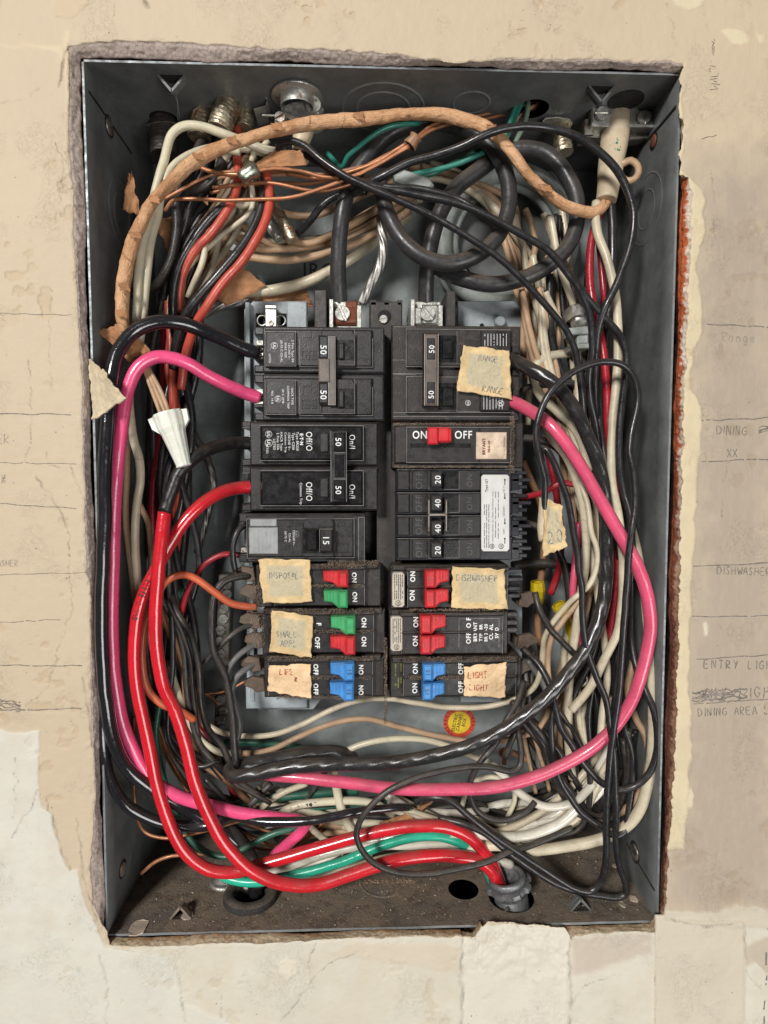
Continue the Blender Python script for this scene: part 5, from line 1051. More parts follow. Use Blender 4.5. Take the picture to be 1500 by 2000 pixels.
# ---- thick front wires
t = T(0, 485, 1745, 120, 'thick glossy black wire from the top left breaker down the left wall')
wire(None, 'w_black_gloss', 13.5, [(503,689,150),(480,682,135),(440,664,110),(390,643,75),(345,629,52),(300,630,42),(258,650,34),(230,688,24),(216,745,16),(210,830,12),(205,920,10),(204,1010,8),(202,1100,6),(199,1185,4),(199,1260,4),(206,1360,8),(222,1447,22),(250,1502,44),(295,1540,62),(344,1567,84),(385,1590,110),(435,1622,130),(470,1655,140),(492,1700,140),(500,1750,130)], name='insulation', parent=t); bare_end(t, 498, 689, 148, 1)
wire('second thick black wire hugging the left wall below the glossy one', 'w_black_gloss', 12, [(214,800,95),(208,900,90),(206,1000,80),(204,1150,66),(202,1300,45),(201,1400,30),(203,1465,28),(214,1520,40),(246,1570,62),(295,1600,80),(365,1615,100),(417,1610,105),(456,1594,90),(498,1603,70),(560,1605,60),(620,1601,56),(700,1585,64),(779,1577,90),(800,1577,110)], rk=[1,1,1,1,.8,.62])
t = T(0, 500, 1740, 130, 'bright pink wire from the upper left breaker down the left side to the floor bushing')
wire(None, 'w_pink', 12.6, [(506,776,150),(480,768,135),(440,751,105),(400,731,80),(368,711,62),(340,700,52),(305,697,44),(272,716,38),(254,750,36),(243,800,36),(235,860,36),(227,940,38),(222,1040,40),(220,1140,42),(219,1250,44),(226,1340,48),(243,1420,54),(268,1480,62),(300,1526,72),(345,1554,78),(400,1571,80),(470,1588,78),(540,1596,76),(583,1600,80),(597,1608,95),(590,1622,110),(560,1650,120),(540,1668,130),(522,1688,150),(512,1700,170)], name='insulation', parent=t, rk=[1]*12+[1,1,.95,.82,.9,.9]); bare_end(t, 500, 774, 148, 1, 'w_strand')
def red_wire(label, pts, tape=None, m='w_red'):
    return
t = T(0, 972, 1725, 125, 'red wire with black taped end looping from the left breakers to the floor connector')
rp = [(322,1000,40),(314,1070,34),(308,1140,30),(304,1210,30),(306,1270,30),(320,1340,30),(340,1385,30),(361,1447,30),(378,1517,30),(400,1577,30),(432,1638,32),(470,1683,36),(510,1712,40),(557,1727,44),(620,1728,50),(680,1710,56),(740,1690,62),(800,1676,70),(860,1670,80),(910,1675,86),(945,1687,92),(964,1706,97),(974,1726,100),(984,1752,102)]
wire(None, 'w_red', 13.0, rp, name='insulation', parent=t)
wire(None, 'w_tape', 12.8, [(500,866,158),(470,865,140),(438,868,110),(405,880,80),(375,900,58),(350,925,48),(338,955,44),(327,985,42),(322,1001,40)], name='black_tape', parent=t, shape=lambda th, s: 1+0.05*(((s*0.06+th/(2*np.pi)) % 1.0)-.5)+0.03*np.sin(s*.3+th))
t = T(0, 970, 1728, 135, 'printed red wire from the lower Off and On terminal looping to the grey floor connector')
rp = [(492,951,150),(465,953,135),(435,961,110),(395,984,85),(360,1019,72),(332,1062,68),(310,1105,66),(285,1150,62),(268,1205,58),(262,1272,56),(267,1342,56),(277,1395,56),(291,1458,56),(305,1528,58),(323,1587,60),(344,1638,62),(372,1675,66),(407,1697,72),(455,1703,80),(500,1692,86),(558,1675,88),(645,1650,88),(732,1626,84),(818,1613,80),(870,1615,82),(912,1632,90),(940,1656,98),(960,1686,106),(972,1712,110),(982,1745,112)]
wire(None, 'w_red', 12.6, rp, name='insulation', parent=t); bare_end(t, 486, 951, 148, 1)
wtxt = t
# print that runs along a wire
def wire_print(parent, pts, s, h, r, start=0.0, flip=False, mat='print_darkred'):
    W_, D_ = path_world(pts, 0, 0, 2.0); seg = np.concatenate([[0], np.cumsum(np.linalg.norm(np.diff(W_, axis=0), axis=1))])/S; mb = MB(); x = start
    for ch in s:
        for st in STK.get(ch, []):
            L = [(x+a*h*.55, (b-.5)*h) for a, b in st]; dens = []
            for (a0, b0), (a1, b1) in zip(L[:-1], L[1:]):
                for k in range(4): dens.append((a0+(a1-a0)*k/4, b0+(b1-b0)*k/4))
            dens.append(L[-1])
            def pt(a, b):
                i = int(np.clip(np.searchsorted(seg, a), 1, len(seg)-2)); T_ = W_[i+1]-W_[i-1]; T_ /= np.linalg.norm(T_)
                up_ = np.cross([0, -1, 0], T_)*(-1 if flip else 1); up_ /= np.linalg.norm(up_); rr = r*kk(D_[i])/S; bb = np.clip(b, -rr*.8, rr*.8)
                return Vector(W_[i]+up_*bb*S+np.array([0, -1, 0])*math.sqrt(max(rr*rr-bb*bb, 0))*S*1.02+np.array([0, -.35*S, 0]))
            n_ = len(dens)
            if n_ > 1:
                vs = []
                for i in range(n_):
                    a, b = dens[i]; a2, b2 = dens[min(i+1, n_-1)]; a1, b1 = dens[max(i-1, 0)]; dx, dy = a2-a1, b2-b1; q = math.hypot(dx, dy)+1e-6; vs += [pt(a-dy/q*.55, b+dx/q*.55), pt(a+dy/q*.55, b-dx/q*.55)]
                mb.add(vs, [(2*i, 2*i+1, 2*i+3, 2*i+2) for i in range(n_-1)]+[(2*i+2, 2*i+3, 2*i+1, 2*i) for i in range(0)])
        x += h*.72
    return mb.build('lettering', mat, parent)
wire_print(wtxt, [(310,1105,66),(285,1150,62),(268,1205,58),(262,1272,56)], 'RU ELITE C YND', 11, 12.6, 8, False, 'print_black')
wire_print(wtxt, [(395,984,85),(435,961,110),(465,953,135),(492,951,150)], 'E L-O RD 2', 10, 12.6, 4, False, 'print_black')
# twisted black cable at the right and along the bottom
t = T(0, 1000, 700, 150, 'thick black stranded wire with a spiral sheen crossing the right gutter and the bottom')
wire(None, 'w_black_strand', 13.5, [(985,698,150),(1002,704,130),(1038,722,95),(1080,748,75),(1116,790,68),(1142,838,66),(1164,890,66),(1177,944,68),(1183,1010,70),(1184,1070,70),(1184,1120,66),(1180,1167,60),(1166,1220,52),(1140,1275,44),(1107,1318,38),(1065,1364,34),(1012,1406,32),(960,1438,34),(900,1462,38),(840,1477,44),(753,1490,50),(645,1493,54),(560,1500,58),(500,1512,62),(458,1516,70),(448,1508,84),(456,1497,105),(490,1490,125),(537,1482,135),(602,1471,150),(658,1470,165),(690,1482,185)], name='insulation', parent=t, step=5, shape=shp_strand(8, 0.13, 0.010), n=24)
wire('dusty pink wire from the right breaker sweeping round the right side and along the bottom', 'w_pink_dusty', 12.6, [(985,780,150),(999,784,135),(1035,802,95),(1074,830,58),(1110,873,44),(1140,920,40),(1170,972,38),(1200,1024,36),(1228,1073,34),(1250,1118,32),(1265,1167,30),(1271,1220,30),(1264,1272,30),(1250,1325,34),(1229,1377,42),(1196,1424,50),(1156,1461,56),(1100,1494,60),(1030,1522,62),(960,1538,64),(883,1542,66),(775,1540,70),(667,1527,76),(600,1520,82),(530,1514,95),(500,1508,115)], step=6, rk=[1,1,1.02,1.08,1,1,1,1,1.0,.95,.9])
# top paper-wrapped cable
t = T(0, 245, 645, 60, 'brown paper wrapped cable arching over the whole top of the cabinet', 'paper wrapped cable', 'wrapped_cable')
wire(None, 'w_paper', 11.5, [(1186,392,120),(1172,408,112),(1153,414,102),(1111,404,90),(1064,372,82),(1027,335,76),(1000,298,74),(975,270,76),(950,252,80),(910,236,88),(870,226,96),(820,221,100),(770,224,100),(700,234,96),(628,238,92),(540,255,84),(452,281,76),(386,312,68),(338,352,60),(298,395,54),(276,436,52),(254,490,50),(245,530,50),(240,580,52),(239,620,54),(245,650,60)], name='paper_wrap', parent=t, step=3.0, shape=shp_wrap(), n=36, rk=[.8,.9,.95,.98,1.0,1.0,1.0,1.0,1.02,1.08,1.0], wob=1.6)
o, _ = sheet('paper_end', [(190,642,0),(238,636,0),(262,672,0),(236,700,0)][:4] and [(188,645),(236,634),(300,686),(262,716)], lambda s, t_: 62-8*s, 'paper_brown', 5, 9, 23, 16, t, 1.0)
o, _ = sheet('paper_end', [(222,632),(262,650),(296,690),(240,690)], lambda s, t_: 50+6*s, 'paper_brown', 5, 8, 29, 14, t, 1.0)
o, _ = sheet('paper_end', [(530,296),(588,292),(600,322),(478,334)], lambda s, t_: 120-14*s, 'paper_brown', 4, 8, 33, 16, t, 1.0)
for k, (u, v, d) in enumerate(((1064,366,66), (960,248,66), (700,226,84), (540,246,70), (452,274,62), (386,304,52), (300,388,40), (262,458,34), (242,560,34), (236,612,38))):
    a_ = random.uniform(-12, 12); o, _ = sheet('paper_frill', [(u-11, v-5), (u+9, v-9+a_*.3), (u+12+a_*.4, v+9), (u-6, v+7)], lambda s_, t_: d-5*s_, 'paper_brown', 3, 3, 110+k, 8, t, 0.7)
for k, c4 in enumerate(([(250,338),(258,338),(276,424),(238,408)], [(300,420),(360,430),(420,560),(330,500)], [(360,500),(420,470),(520,560),(440,600)], [(440,548),(600,570),(614,600),(500,590)], [(380,360),(430,330),(450,420),(400,400)])):
    o, _ = sheet('paper_scrap', c4, 215+k*25 if k else 120, 'paper_brown', 5, 10, 41+k, 14, None, 1.2); tag(o, ['narrow pointed scrap of brown paper against the left cabinet wall', 'wide strip of torn brown paper deep behind the upper left wires', 'creased brown paper behind the black and salmon wires', 'brown paper strip just above the left end of the mounting plate', 'small torn brown paper behind the armoured cables'][k], 'paper scrap', 'scraps of brown cable paper')
for k in range(3):
    wire(['uppermost of the three tan wires feeding the white wire nut', 'middle of the three tan wires feeding the white wire nut', 'lowest of the three tan wires feeding the white wire nut'][k], 'w_tan', 4.2, [(262+k*2,684,66),(284-k*4+6,722,58),(300+14-k*8,765,50),(333-k*9,812,44)])
# white wire nut
t = thing('wire_nut', P(358, 912, 44), 'translucent white winged wire nut hanging on the left between pink and red wires', 'wire nut'); mb = MB()
a = P(327, 806, 42); b = P(360, 912, 42); ax = (b-a); L = ax.length; ax.normalize(); k4 = kk(42)
mb.lathe(a, ax, [(0, 20*k4), (0, 27*k4), (4*k4, 28*k4), (30*k4, 26*k4), (40*k4, 22*k4), (55*k4, 20*k4), (L-6*k4, 13.5*k4), (L-2*k4, 14.5*k4), (L, 11*k4), (L, 0.1*k4)], 48, lobes=12, lamp=0.035); mb.lathe(a, ax, [(0, 20*k4), (9*k4, 19*k4), (9*k4, .1*k4)], 32)
mb.build('nut_body', 'nut_white', t)
sd = ax.cross(Vector((0, 1, 0))).normalized()
for sg in (-1, 1):
    mb = MB(); q = [a+sd*sg*22*k4+ax*1*k4, a+sd*sg*38*k4+ax*3*k4, a+sd*sg*36*k4+ax*24*k4, a+sd*sg*20*k4+ax*40*k4]; dy = Vector((0, 5*k4, 0)); f = [(0, 1, 2, 3), (7, 6, 5, 4), (0, 4, 5, 1), (1, 5, 6, 2), (2, 6, 7, 3), (3, 7, 4, 0)]
    mb.add([p-dy for p in q]+[p+dy for p in q], f); mb.build('wing', 'nut_white', t)
# yellow wire nuts deep in the right gutter
for (u, v, d, lab) in ((1049, 1136, 240, 'yellow wire nut highest in the right gutter'), (1089, 1180, 170, 'small yellow wire nut between cream wires in the right gutter'), (1116, 1215, 190, 'lowest yellow wire nut behind the black wires on the right')):
    mb = MB(); a = P(u, v, d); ax = Vector((0.12, 0.1, -1)).normalized() if d > 180 else Vector((.6, 0, -.8)); k5 = kk(d); mb.lathe(a, ax, [(0, 9*k5), (0, 13*k5), (18*k5, 14*k5), (30*k5, 11*k5), (46*k5, 8*k5), (48*k5, 1*k5)], 20, lobes=10, lamp=.05); tag(mb.build('wire_nut', 'nut_yellow'), lab, 'wire nut', 'yellow wire nuts')
# thick black feed cables
wire('dusty thick black feed cable rising from the left lug and looping over the middle', 'w_cable', 15.2, [(663,598,215),(661,560,205),(661,500,190),(666,440,175),(672,400,170),(688,350,168),(714,314,166),(745,275,165),(793,246,165),(840,238,165),(890,245,165),(930,262,160),(962,290,150),(983,325,140),(994,370,132),(989,422,126),(966,469,122),(925,502,120),(877,515,120),(831,505,122),(793,477,128),(765,435,135),(750,395,142),(742,360,155)], wob=1.5, name='feed_cable', cat='feed cable', group='thick black feed cables', n=20, step=7)
wire('dusty thick black feed cable rising from the right lug and looping to the right', 'w_cable', 15.2, [(832,596,215),(832,560,200),(836,508,185),(846,457,178),(865,405,176),(896,363,176),(933,334,178),(975,305,176),(1017,291,168),(1064,300,160),(1101,334,152),(1124,382,146),(1126,433,142),(1111,477,140),(1073,517,142),(1027,543,146),(971,555,150),(915,548,158),(872,532,172),(845,512,200)], wob=1.5, name='feed_cable', cat='feed cable', group='thick black feed cables', n=20, step=7)
wire('bare aluminium stranded neutral dropping between the two feed cables', 'w_strand', 8.5, [(746,410,200),(745,447,195),(749,480,195),(742,520,200),(725,555,210),(706,592,225)], shape=shp_strand(6, 0.16, 0.30), n=30, step=3, cat='stranded wire')
wire('bare aluminium strand crossing left behind the mounting plate corner', 'w_strand', 8.5, [(500,588,300),(470,590,290),(430,598,285),(395,616,290),(365,660,300),(352,720,310)], shape=shp_strand(6, 0.16, 0.30), n=30, step=3, cat='stranded wire')
wire('dark bare strand hanging deep in the left gutter', 'w_strand_dark', 6.5, [(350,760,300),(362,815,290),(380,850,285),(408,905,280),(417,944,280),(408,995,285),(396,1040,290),(385,1080,300)], shape=shp_strand(6, 0.2, 0.28), n=24, step=3, cat='stranded wire')
# pale ring-shaped conduit hub deep behind the loops
hub = thing('conduit_hub', P(985, 590, 360), 'large pale ribbed conduit hub behind the black cable loops', 'conduit hub'); k6 = kk(300)
mb = MB(); c = P(985, 468, 300); mb.ring(c, (0.05, 1, 0.12), 118*k6, 17*k6, 64, 14); mb.build('hub_ring', 'conduit_pale', hub)
for rr, dd in ((137, 330), (98, 318)): mb = MB(); mb.ring(P(985, 470, dd), (0.05, 1, 0.12), rr*k6, 9*k6, 64, 10); mb.build('hub_rib', 'conduit_pale', hub)
mb = MB(); c = P(985, 470, 356); mb.cyl(c, c+Vector((0, -2*S, 0)), 92*k6, None, 48); mb.build('hub_bore', 'cabinet_grey', hub)
# ---- table of the remaining wires: label | material | radius | points
TBL = [
('thin black wire hooked at the top and running diagonally down to the right gutter','w_black',6.6,[(556,300,130),(544,290,122),(546,280,114),(562,275,106),(593,284,96),(628,311,88),(672,342,82),(716,364,80),(765,385,78),(840,419,74),(910,461,68),(980,508,66),(1027,553,66),(1073,604,70),(1104,643,74),(1122,682,78),(1131,728,82),(1138,785,90),(1142,850,120)]),
('black wire running right under the paper cable and down past the steel connector','w_black',7,[(560,298,140),(600,305,130),(650,335,118),(700,357,104),(770,371,98),(840,386,92),(901,401,86),(957,424,80),(1017,457,76),(1069,489,74),(1106,531,74),(1138,575,74),(1153,622,76),(1156,680,84),(1150,728,96),(1152,775,106),(1164,832,120),(1175,900,140),(1190,980,150)]),
('black wire paired with the one under the paper cable','w_black',6.2,[(690,352,112),(747,364,100),(817,369,92),(887,387,86),(924,405,82),(960,432,90),(990,450,100)]),
('black wire arching high over the paper cable and down along the right wall','w_black',7.6,[(690,378,130),(719,358,110),(747,344,98),(793,321,88),(854,303,78),(901,287,66),(943,265,52),(989,251,48),(1036,247,50),(1087,254,52),(1134,272,52),(1176,303,52),(1209,340,52),(1231,387,52),(1237,433,54),(1227,494,56),(1204,555,58),(1181,601,62),(1168,650,76),(1163,710,100),(1163,780,130),(1172,850,150)]),
('black wire branching beside the right wall behind the thin front loop','w_black',7,[(1128,555,76),(1146,580,72),(1182,622,66),(1211,656,64),(1223,690,66),(1222,730,70),(1215,785,76),(1209,845,80),(1209,905,82),(1217,960,84),(1229,1004,88),(1235,1060,95),(1233,1150,100),(1233,1250,95),(1242,1300,80),(1261,1349,56),(1278,1390,42),(1284,1432,38),(1281,1475,38),(1267,1511,42),(1240,1535,50),(1205,1542,56),(1177,1531,62),(1145,1500,66),(1117,1456,70),(1094,1418,76),(1083,1377,82),(1073,1337,90),(1052,1298,110),(1020,1266,140)]),
('long thin black wire looping in front of the right gutter down to the cabinet floor','w_black',6.8,[(1064,1060,50),(1063,1010,44),(1064,971,36),(1064,935,32),(1053,890,28),(1048,845,26),(1056,806,24),(1074,767,22),(1104,737,22),(1140,716,22),(1182,707,24),(1215,713,26),(1236,734,28),(1246,770,28),(1242,809,28),(1234,845,26),(1230,884,24),(1236,920,22),(1240,956,20),(1239,995,18),(1233,1040,16),(1228,1085,16),(1226,1130,16),(1221,1185,18),(1215,1272,20),(1208,1360,24),(1198,1430,28),(1191,1482,32),(1187,1535,36),(1184,1605,42),(1183,1675,52),(1174,1722,62),(1152,1741,66),(1120,1734,66),(1093,1718,66),(1047,1688,66),(995,1653,64),(970,1636,62),(918,1596,60),(876,1563,62),(842,1558,70),(812,1568,90)]),
('second thin black wire beside the front loop turning on the cabinet floor','w_black',6.6,[(1058,900,60),(1057,884,50),(1066,876,44),(1078,896,42),(1092,929,44),(1110,980,46),(1119,1028,46),(1128,1085,44),(1129,1110,44),(1137,1150,42),(1138,1213,40),(1146,1269,38),(1163,1318,36),(1183,1367,34),(1191,1416,34),(1198,1465,36),(1201,1517,38),(1203,1587,42),(1202,1640,50),(1208,1685,58),(1221,1722,66),(1222,1746,70),(1205,1753,72),(1170,1749,74),(1130,1742,76),(1078,1722,74),(1035,1695,72),(992,1664,72),(948,1629,74),(905,1610,80),(857,1597,100)]),
('thin black wire making the big loop in front of the two red wires','w_black_dusty',6.3,[(1018,1350,120),(1010,1385,100),(1010,1415,80),(1017,1458,66),(1014,1497,56),(1000,1506,52),(948,1497,46),(883,1503,42),(818,1518,38),(762,1542,32),(727,1571,28),(703,1604,26),(697,1634,26),(710,1664,26),(736,1689,28),(779,1705,34),(831,1707,40),(883,1699,46),(935,1688,52),(970,1676,56),(994,1664,64),(1035,1651,80),(1078,1634,90),(1117,1617,96)]),
('black wire coiling under the right breakers down to the lower right','w_black_dusty',6.2,[(1023,1330,120),(1012,1367,100),(991,1404,84),(966,1454,74),(938,1489,70),(919,1523,72),(918,1558,76),(932,1584,78),(961,1600,78),(996,1600,76),(1028,1585,78),(1044,1567,90)]),
('short dusty black wire with a bare upper end right of the dishwasher breaker','w_black_dusty',6.5,[(1045,1157,96),(1052,1188,84),(1074,1228,72),(1100,1256,60),(1126,1282,60)]),
('black wire crossing the lower right corner under the pink wire','w_black',6.4,[(1081,1380,100),(1076,1430,92),(1081,1482,88),(1093,1524,84),(1114,1559,78),(1135,1587,74),(1170,1612,68),(1200,1632,64),(1218,1625,66),(1229,1575,74),(1236,1517,80),(1233,1465,86),(1220,1423,92),(1214,1380,105)]),
('black wire rising behind the dining side creams in the lower right','w_black_dusty',6,[(1082,1377,120),(1120,1430,120),(1150,1500,118),(1150,1570,118),(1130,1620,120),(1060,1640,125)]),
('cream wire falling from the right cable sheath down the full right gutter','w_cream',8.4,[(1165,395,118),(1163,420,112),(1168,457,104),(1185,503,96),(1199,562,92),(1206,620,92),(1207,690,92),(1201,765,92),(1196,830,92),(1194,890,90),(1197,950,86),(1208,1004,82),(1215,1070,78),(1216,1130,76),(1214,1180,76),(1205,1237,78),(1180,1288,84),(1155,1340,92),(1117,1388,104)]),
('red wire falling from the right cable sheath beside the cream one','w_darkred',7.8,[(1178,400,140),(1170,420,138),(1156,470,132),(1151,530,126),(1158,590,118),(1171,643,112),(1180,700,108),(1186,770,106),(1188,840,108),(1196,900,120),(1205,1000,140)]),
('second red wire glimpsed behind the right cable sheath','w_darkred',6,[(1165,430,165),(1172,500,160),(1178,560,155),(1186,620,160)]),
('black wire falling from the right cable sheath','w_black',8.5,[(1192,398,128),(1196,440,124),(1196,490,122),(1194,535,124),(1190,600,130),(1180,680,140)]),
('dusty black wire in the middle of the right gutter','w_black_dusty',7.5,[(1166,640,150),(1169,740,146),(1171,830,140),(1181,890,132),(1190,940,126),(1200,1010,130),(1212,1090,130)]),
('black wire behind the stranded cable in the right gutter','w_black',7,[(1146,640,190),(1144,720,184),(1152,810,170),(1160,900,160),(1190,1000,150),(1222,1100,145),(1222,1200,140),(1210,1300,130),(1200,1400,120),(1215,1500,110)]),
('black wire running deep down the far right gutter','w_black',8,[(1245,700,300),(1240,820,290),(1236,950,270),(1240,1080,240),(1245,1200,210),(1236,1350,180),(1230,1480,170)]),
('white wire curving down the far right side to the bottom corner','w_cream',9.5,[(1230,1010,130),(1240,1050,115),(1252,1110,100),(1262,1200,84),(1271,1300,66),(1275,1390,58),(1275,1460,54),(1267,1525,54),(1250,1580,60),(1222,1615,72),(1170,1640,86),(1100,1654,94),(1030,1660,98),(970,1652,104),(900,1660,120)],[.7,.8,.9,1,1.15,1.2,1.2,1.1,1]),
('cream wire inside the curve of the white corner wire','w_tan',7,[(1236,1290,130),(1226,1350,120),(1240,1400,110),(1262,1440,95),(1266,1490,90),(1252,1545,95),(1215,1585,105),(1165,1600,115)]),
('glossy white wire curving across the lower right under the pink wire','w_white',10,[(1131,1575,100),(1100,1603,98),(1065,1620,96),(1023,1633,96),(977,1634,98),(930,1628,104),(880,1625,112)]),
('thick cream wire just above the floor at bottom right','w_white',9,[(1080,1655,120),(1040,1664,116),(995,1645,108),(960,1625,104),(930,1605,110)]),
('glossy white wire bending under the pink wire at lower right','w_white',8.5,[(935,1480,150),(970,1502,135),(1005,1540,115),(1031,1560,102),(1065,1575,96),(1100,1572,96),(1130,1560,104),(1160,1530,120)]),
('white wire arching over the back panel below the sticker','w_ivory',6.3,[(660,1475,190),(675,1467,184),(710,1453,180),(775,1442,180),(831,1446,182),(883,1460,180),(935,1482,170),(965,1500,160)]),
('uppermost cream wire crossing the back panel under the breakers','w_cream',5.6,[(380,1385,190),(400,1410,180),(430,1430,170),(476,1438,170),(537,1434,175),(589,1415,180),(658,1382,186),(710,1367,190),(762,1365,190),(818,1374,190),(883,1382,188),(948,1380,180),(1000,1368,166),(1042,1344,150),(1056,1310,140),(1060,1270,130),(1064,1245,120),(1085,1208,100),(1117,1171,84),(1152,1140,74),(1166,1101,72),(1166,1070,74),(1155,1040,80),(1146,980,90),(1130,940,110),(1112,910,140)]),
('brownish cream wire waving across the back panel above the sticker level','w_tan',5.8,[(330,1290,200),(342,1340,190),(362,1385,180),(400,1440,170),(440,1468,165),(487,1472,165),(530,1464,170),(580,1441,175),(645,1414,180),(710,1404,185),(775,1418,185),(840,1434,182),(905,1446,176),(960,1450,160),(1010,1440,140),(1048,1425,120),(1068,1395,112),(1072,1340,110),(1070,1290,108),(1078,1245,100),(1098,1215,96),(1130,1170,96),(1145,1100,100)]),
('cream wire under the black leads at lower left','w_ivory',6.5,[(330,1300,170),(345,1345,160),(365,1400,150),(395,1448,146),(432,1470,150),(470,1470,160)]),
('ivory wire arching over the armoured cables at top left, the outer one','w_ivory',8.2,[(558,300,140),(518,293,130),(474,276,112),(430,260,100),(395,248,95),(362,246,92),(336,262,88),(318,320,80),(303,375,76),(293,425,74),(278,478,72),(270,540,74),(268,600,80),(264,660,95)]),
('ivory wire just inside the outer ivory arch','w_ivory',7.6,[(470,296,120),(420,290,112),(366,305,96),(335,330,86),(318,370,84),(308,425,84),(294,478,84),(287,540,86),(280,610,90),(272,670,100)]),
('cream wire leaving the armoured cables behind the copper wire','w_cream',7.2,[(520,300,150),(470,290,150),(445,300,160),(430,325,168),(430,360,172),(445,385,172),(468,401,172),(500,398,178)]),
('cream wire running straight down behind the white wire nut','w_cream',8.2,[(252,760,130),(256,824,110),(262,860,100),(272,896,94),(274,935,92),(268,980,92),(264,1040,92),(266,1100,92),(274,1160,96),(292,1230,110),(310,1300,130)]),
('thinner cream wire between the pink wire and the left wall','w_tan',6.2,[(250,820,140),(248,900,136),(246,1000,132),(250,1060,130),(258,1120,132),(268,1200,140)]),
('tan wire curling beside the red wires under the nut','w_tan',5.4,[(270,980,150),(279,997,140),(290,1022,132),(295,1070,130),(296,1110,132),(300,1160,140)]),
('salmon red wire falling from the armoured cables at top left','w_salmon',8.2,[(464,250,170),(463,298,160),(464,340,152),(459,377,148),(443,412,144),(412,456,144),(382,487,150),(362,522,158),(352,560,170),(350,610,185)]),
('black wire paired with the first salmon red wire','w_black',8.5,[(480,352,180),(460,385,160),(434,405,150),(405,434,148),(373,478,150),(350,520,154),(339,566,160),(337,614,170),(344,660,190),(350,710,200),(357,775,210)]),
('salmon red wire falling in front toward the top left breaker','w_salmon',8.6,[(520,330,150),(526,394,130),(519,430,124),(500,469,120),(466,518,118),(434,553,118),(406,595,124),(382,634,140),(366,680,160),(352,760,175)]),
('black wire paired with the front salmon red wire','w_black',8.6,[(508,300,165),(515,345,150),(513,395,136),(498,440,130),(472,482,126),(430,533,124),(392,575,128),(364,612,138),(345,665,160),(338,720,185)]),
('salmon red wire upright deep in the left gutter','w_salmon',8.6,[(330,590,225),(334,650,215),(336,710,210),(339,775,208),(342,830,215),(350,900,220),(352,960,222),(348,1030,225),(340,1100,230)]),
('dark red wire deep in the left gutter','w_darkred',8.2,[(325,620,260),(322,700,260),(318,800,258),(312,870,255),(300,950,250),(296,1020,248),(300,1100,250)]),
('thick black wire curving out of the armoured cable at top left','w_black_dusty',9,[(405,262,190),(388,290,176),(374,320,170),(352,350,172),(345,400,182),(346,450,190),(330,520,200),(300,560,215),(250,575,235)]),
('black wire from the second armoured cable toward the left','w_black_dusty',9,[(434,300,170),(430,330,160),(410,356,156),(380,374,160),(350,385,172),(310,400,190),(270,450,225)]),
('black wire rising behind the tan arcs beside the left feed cable','w_black',6.8,[(578,458,215),(592,448,205),(606,432,195),(628,403,180),(655,383,170),(690,376,160),(715,374,150)]),
('tan wire making the top arc left of the feed cable','w_tan',7,[(528,396,240),(545,412,235),(570,420,232),(606,422,230),(650,408,230),(716,377,230),(780,350,235)]),
('tan wire making the second arc left of the feed cable','w_tan',7,[(560,462,235),(580,473,230),(606,474,230),(650,457,235),(694,434,240),(735,410,250),(800,380,260)]),
('tan wire making the long third arc above the stamped letters','w_tan',7,[(415,470,240),(450,496,235),(496,504,232),(562,508,232),(650,491,238),(716,465,245),(760,440,255),(800,410,265)]),
('thick cream wire in the lowest arc above the mounting plate','w_cream',10.5,[(470,572,290),(496,571,285),(540,566,280),(606,548,275),(650,526,272),(694,500,275),(740,465,285),(800,420,300)]),
('cream wire between the second and third arcs','w_tan',6,[(460,430,250),(500,460,250),(550,485,252),(610,482,255),(680,465,258),(740,432,262)]),
('brown copper wire crossing level under the paper cable','w_copper',3.6,[(322,412,140),(338,392,132),(375,389,126),(440,391,122),(496,390,120),(571,385,118),(628,368,116),(672,352,114),(716,333,112),(760,306,110),(800,283,104)]),
('brown copper wire ending in the silver crimp at top left','w_copper',4,[(380,322,120),(410,334,114),(440,340,110),(478,342,106)]),
('brown copper wire leaving the silver crimp to the right','w_copper',3.6,[(492,336,106),(530,330,110),(584,334,116),(640,346,116),(690,344,114),(740,320,110),(800,286,104)]),
('thin copper wire under the paper cable toward the copper crimp','w_copper',3.2,[(560,340,140),(640,348,135),(700,330,125),(760,300,115),(802,280,108)]),
('upper copper wire running from the crimp to the top knockout hole','w_copper',3.2,[(812,270,106),(826,258,112),(849,242,122),(924,228,150),(989,214,170),(1058,198,200)]),
('lower copper wire running from the crimp to the top knockout hole','w_copper',3.2,[(812,276,106),(840,256,116),(880,242,130),(940,234,150),(1000,222,170),(1050,210,195)]),
('teal wire arching at the top middle behind the paper cable','w_teal',4.6,[(640,300,200),(668,326,180),(680,305,160),(700,287,150),(729,265,140),(761,248,135),(820,240,150)]),
('foremost teal wire coming out of the top knockout hole','w_teal',4.8,[(1024,190,180),(1012,198,150),(1002,220,130),(992,250,130),(975,285,150),(940,300,165),(880,325,180),(800,342,190)]),
('second teal wire coming out of the top knockout hole','w_teal',4.6,[(1030,192,190),(1018,204,160),(1008,226,145),(996,256,145),(984,280,155)]),
('pale green wire coming out of the top knockout hole','w_palegreen',5,[(1022,188,190),(1030,196,165),(1029,220,150),(1022,245,150),(1008,272,160),(990,300,180)]),
('dark green wire behind the loops at the top middle','w_green',5.5,[(985,275,190),(924,300,195),(887,320,200),(840,340,205),(790,345,210)]),
('tan wire bundled beside the teal wires at the top hole','w_tan',3.4,[(1056,200,195),(1030,215,170),(1008,235,160),(990,262,160),(960,290,175)]),
('cream tan wire curled into a ring against the right wall','w_tan',6.6,[(1180,340,150),(1196,332,130),(1213,322,118),(1232,314,112),(1245,324,110),(1247,338,110),(1238,351,112),(1222,354,118),(1212,346,126)]),
('tan wire first from the left in the upright bundle right of the plate','w_tan',6.5,[(975,440,240),(985,470,236),(1000,517,236),(1016,560,240),(1023,605,245),(1021,680,250),(1030,740,255)]),
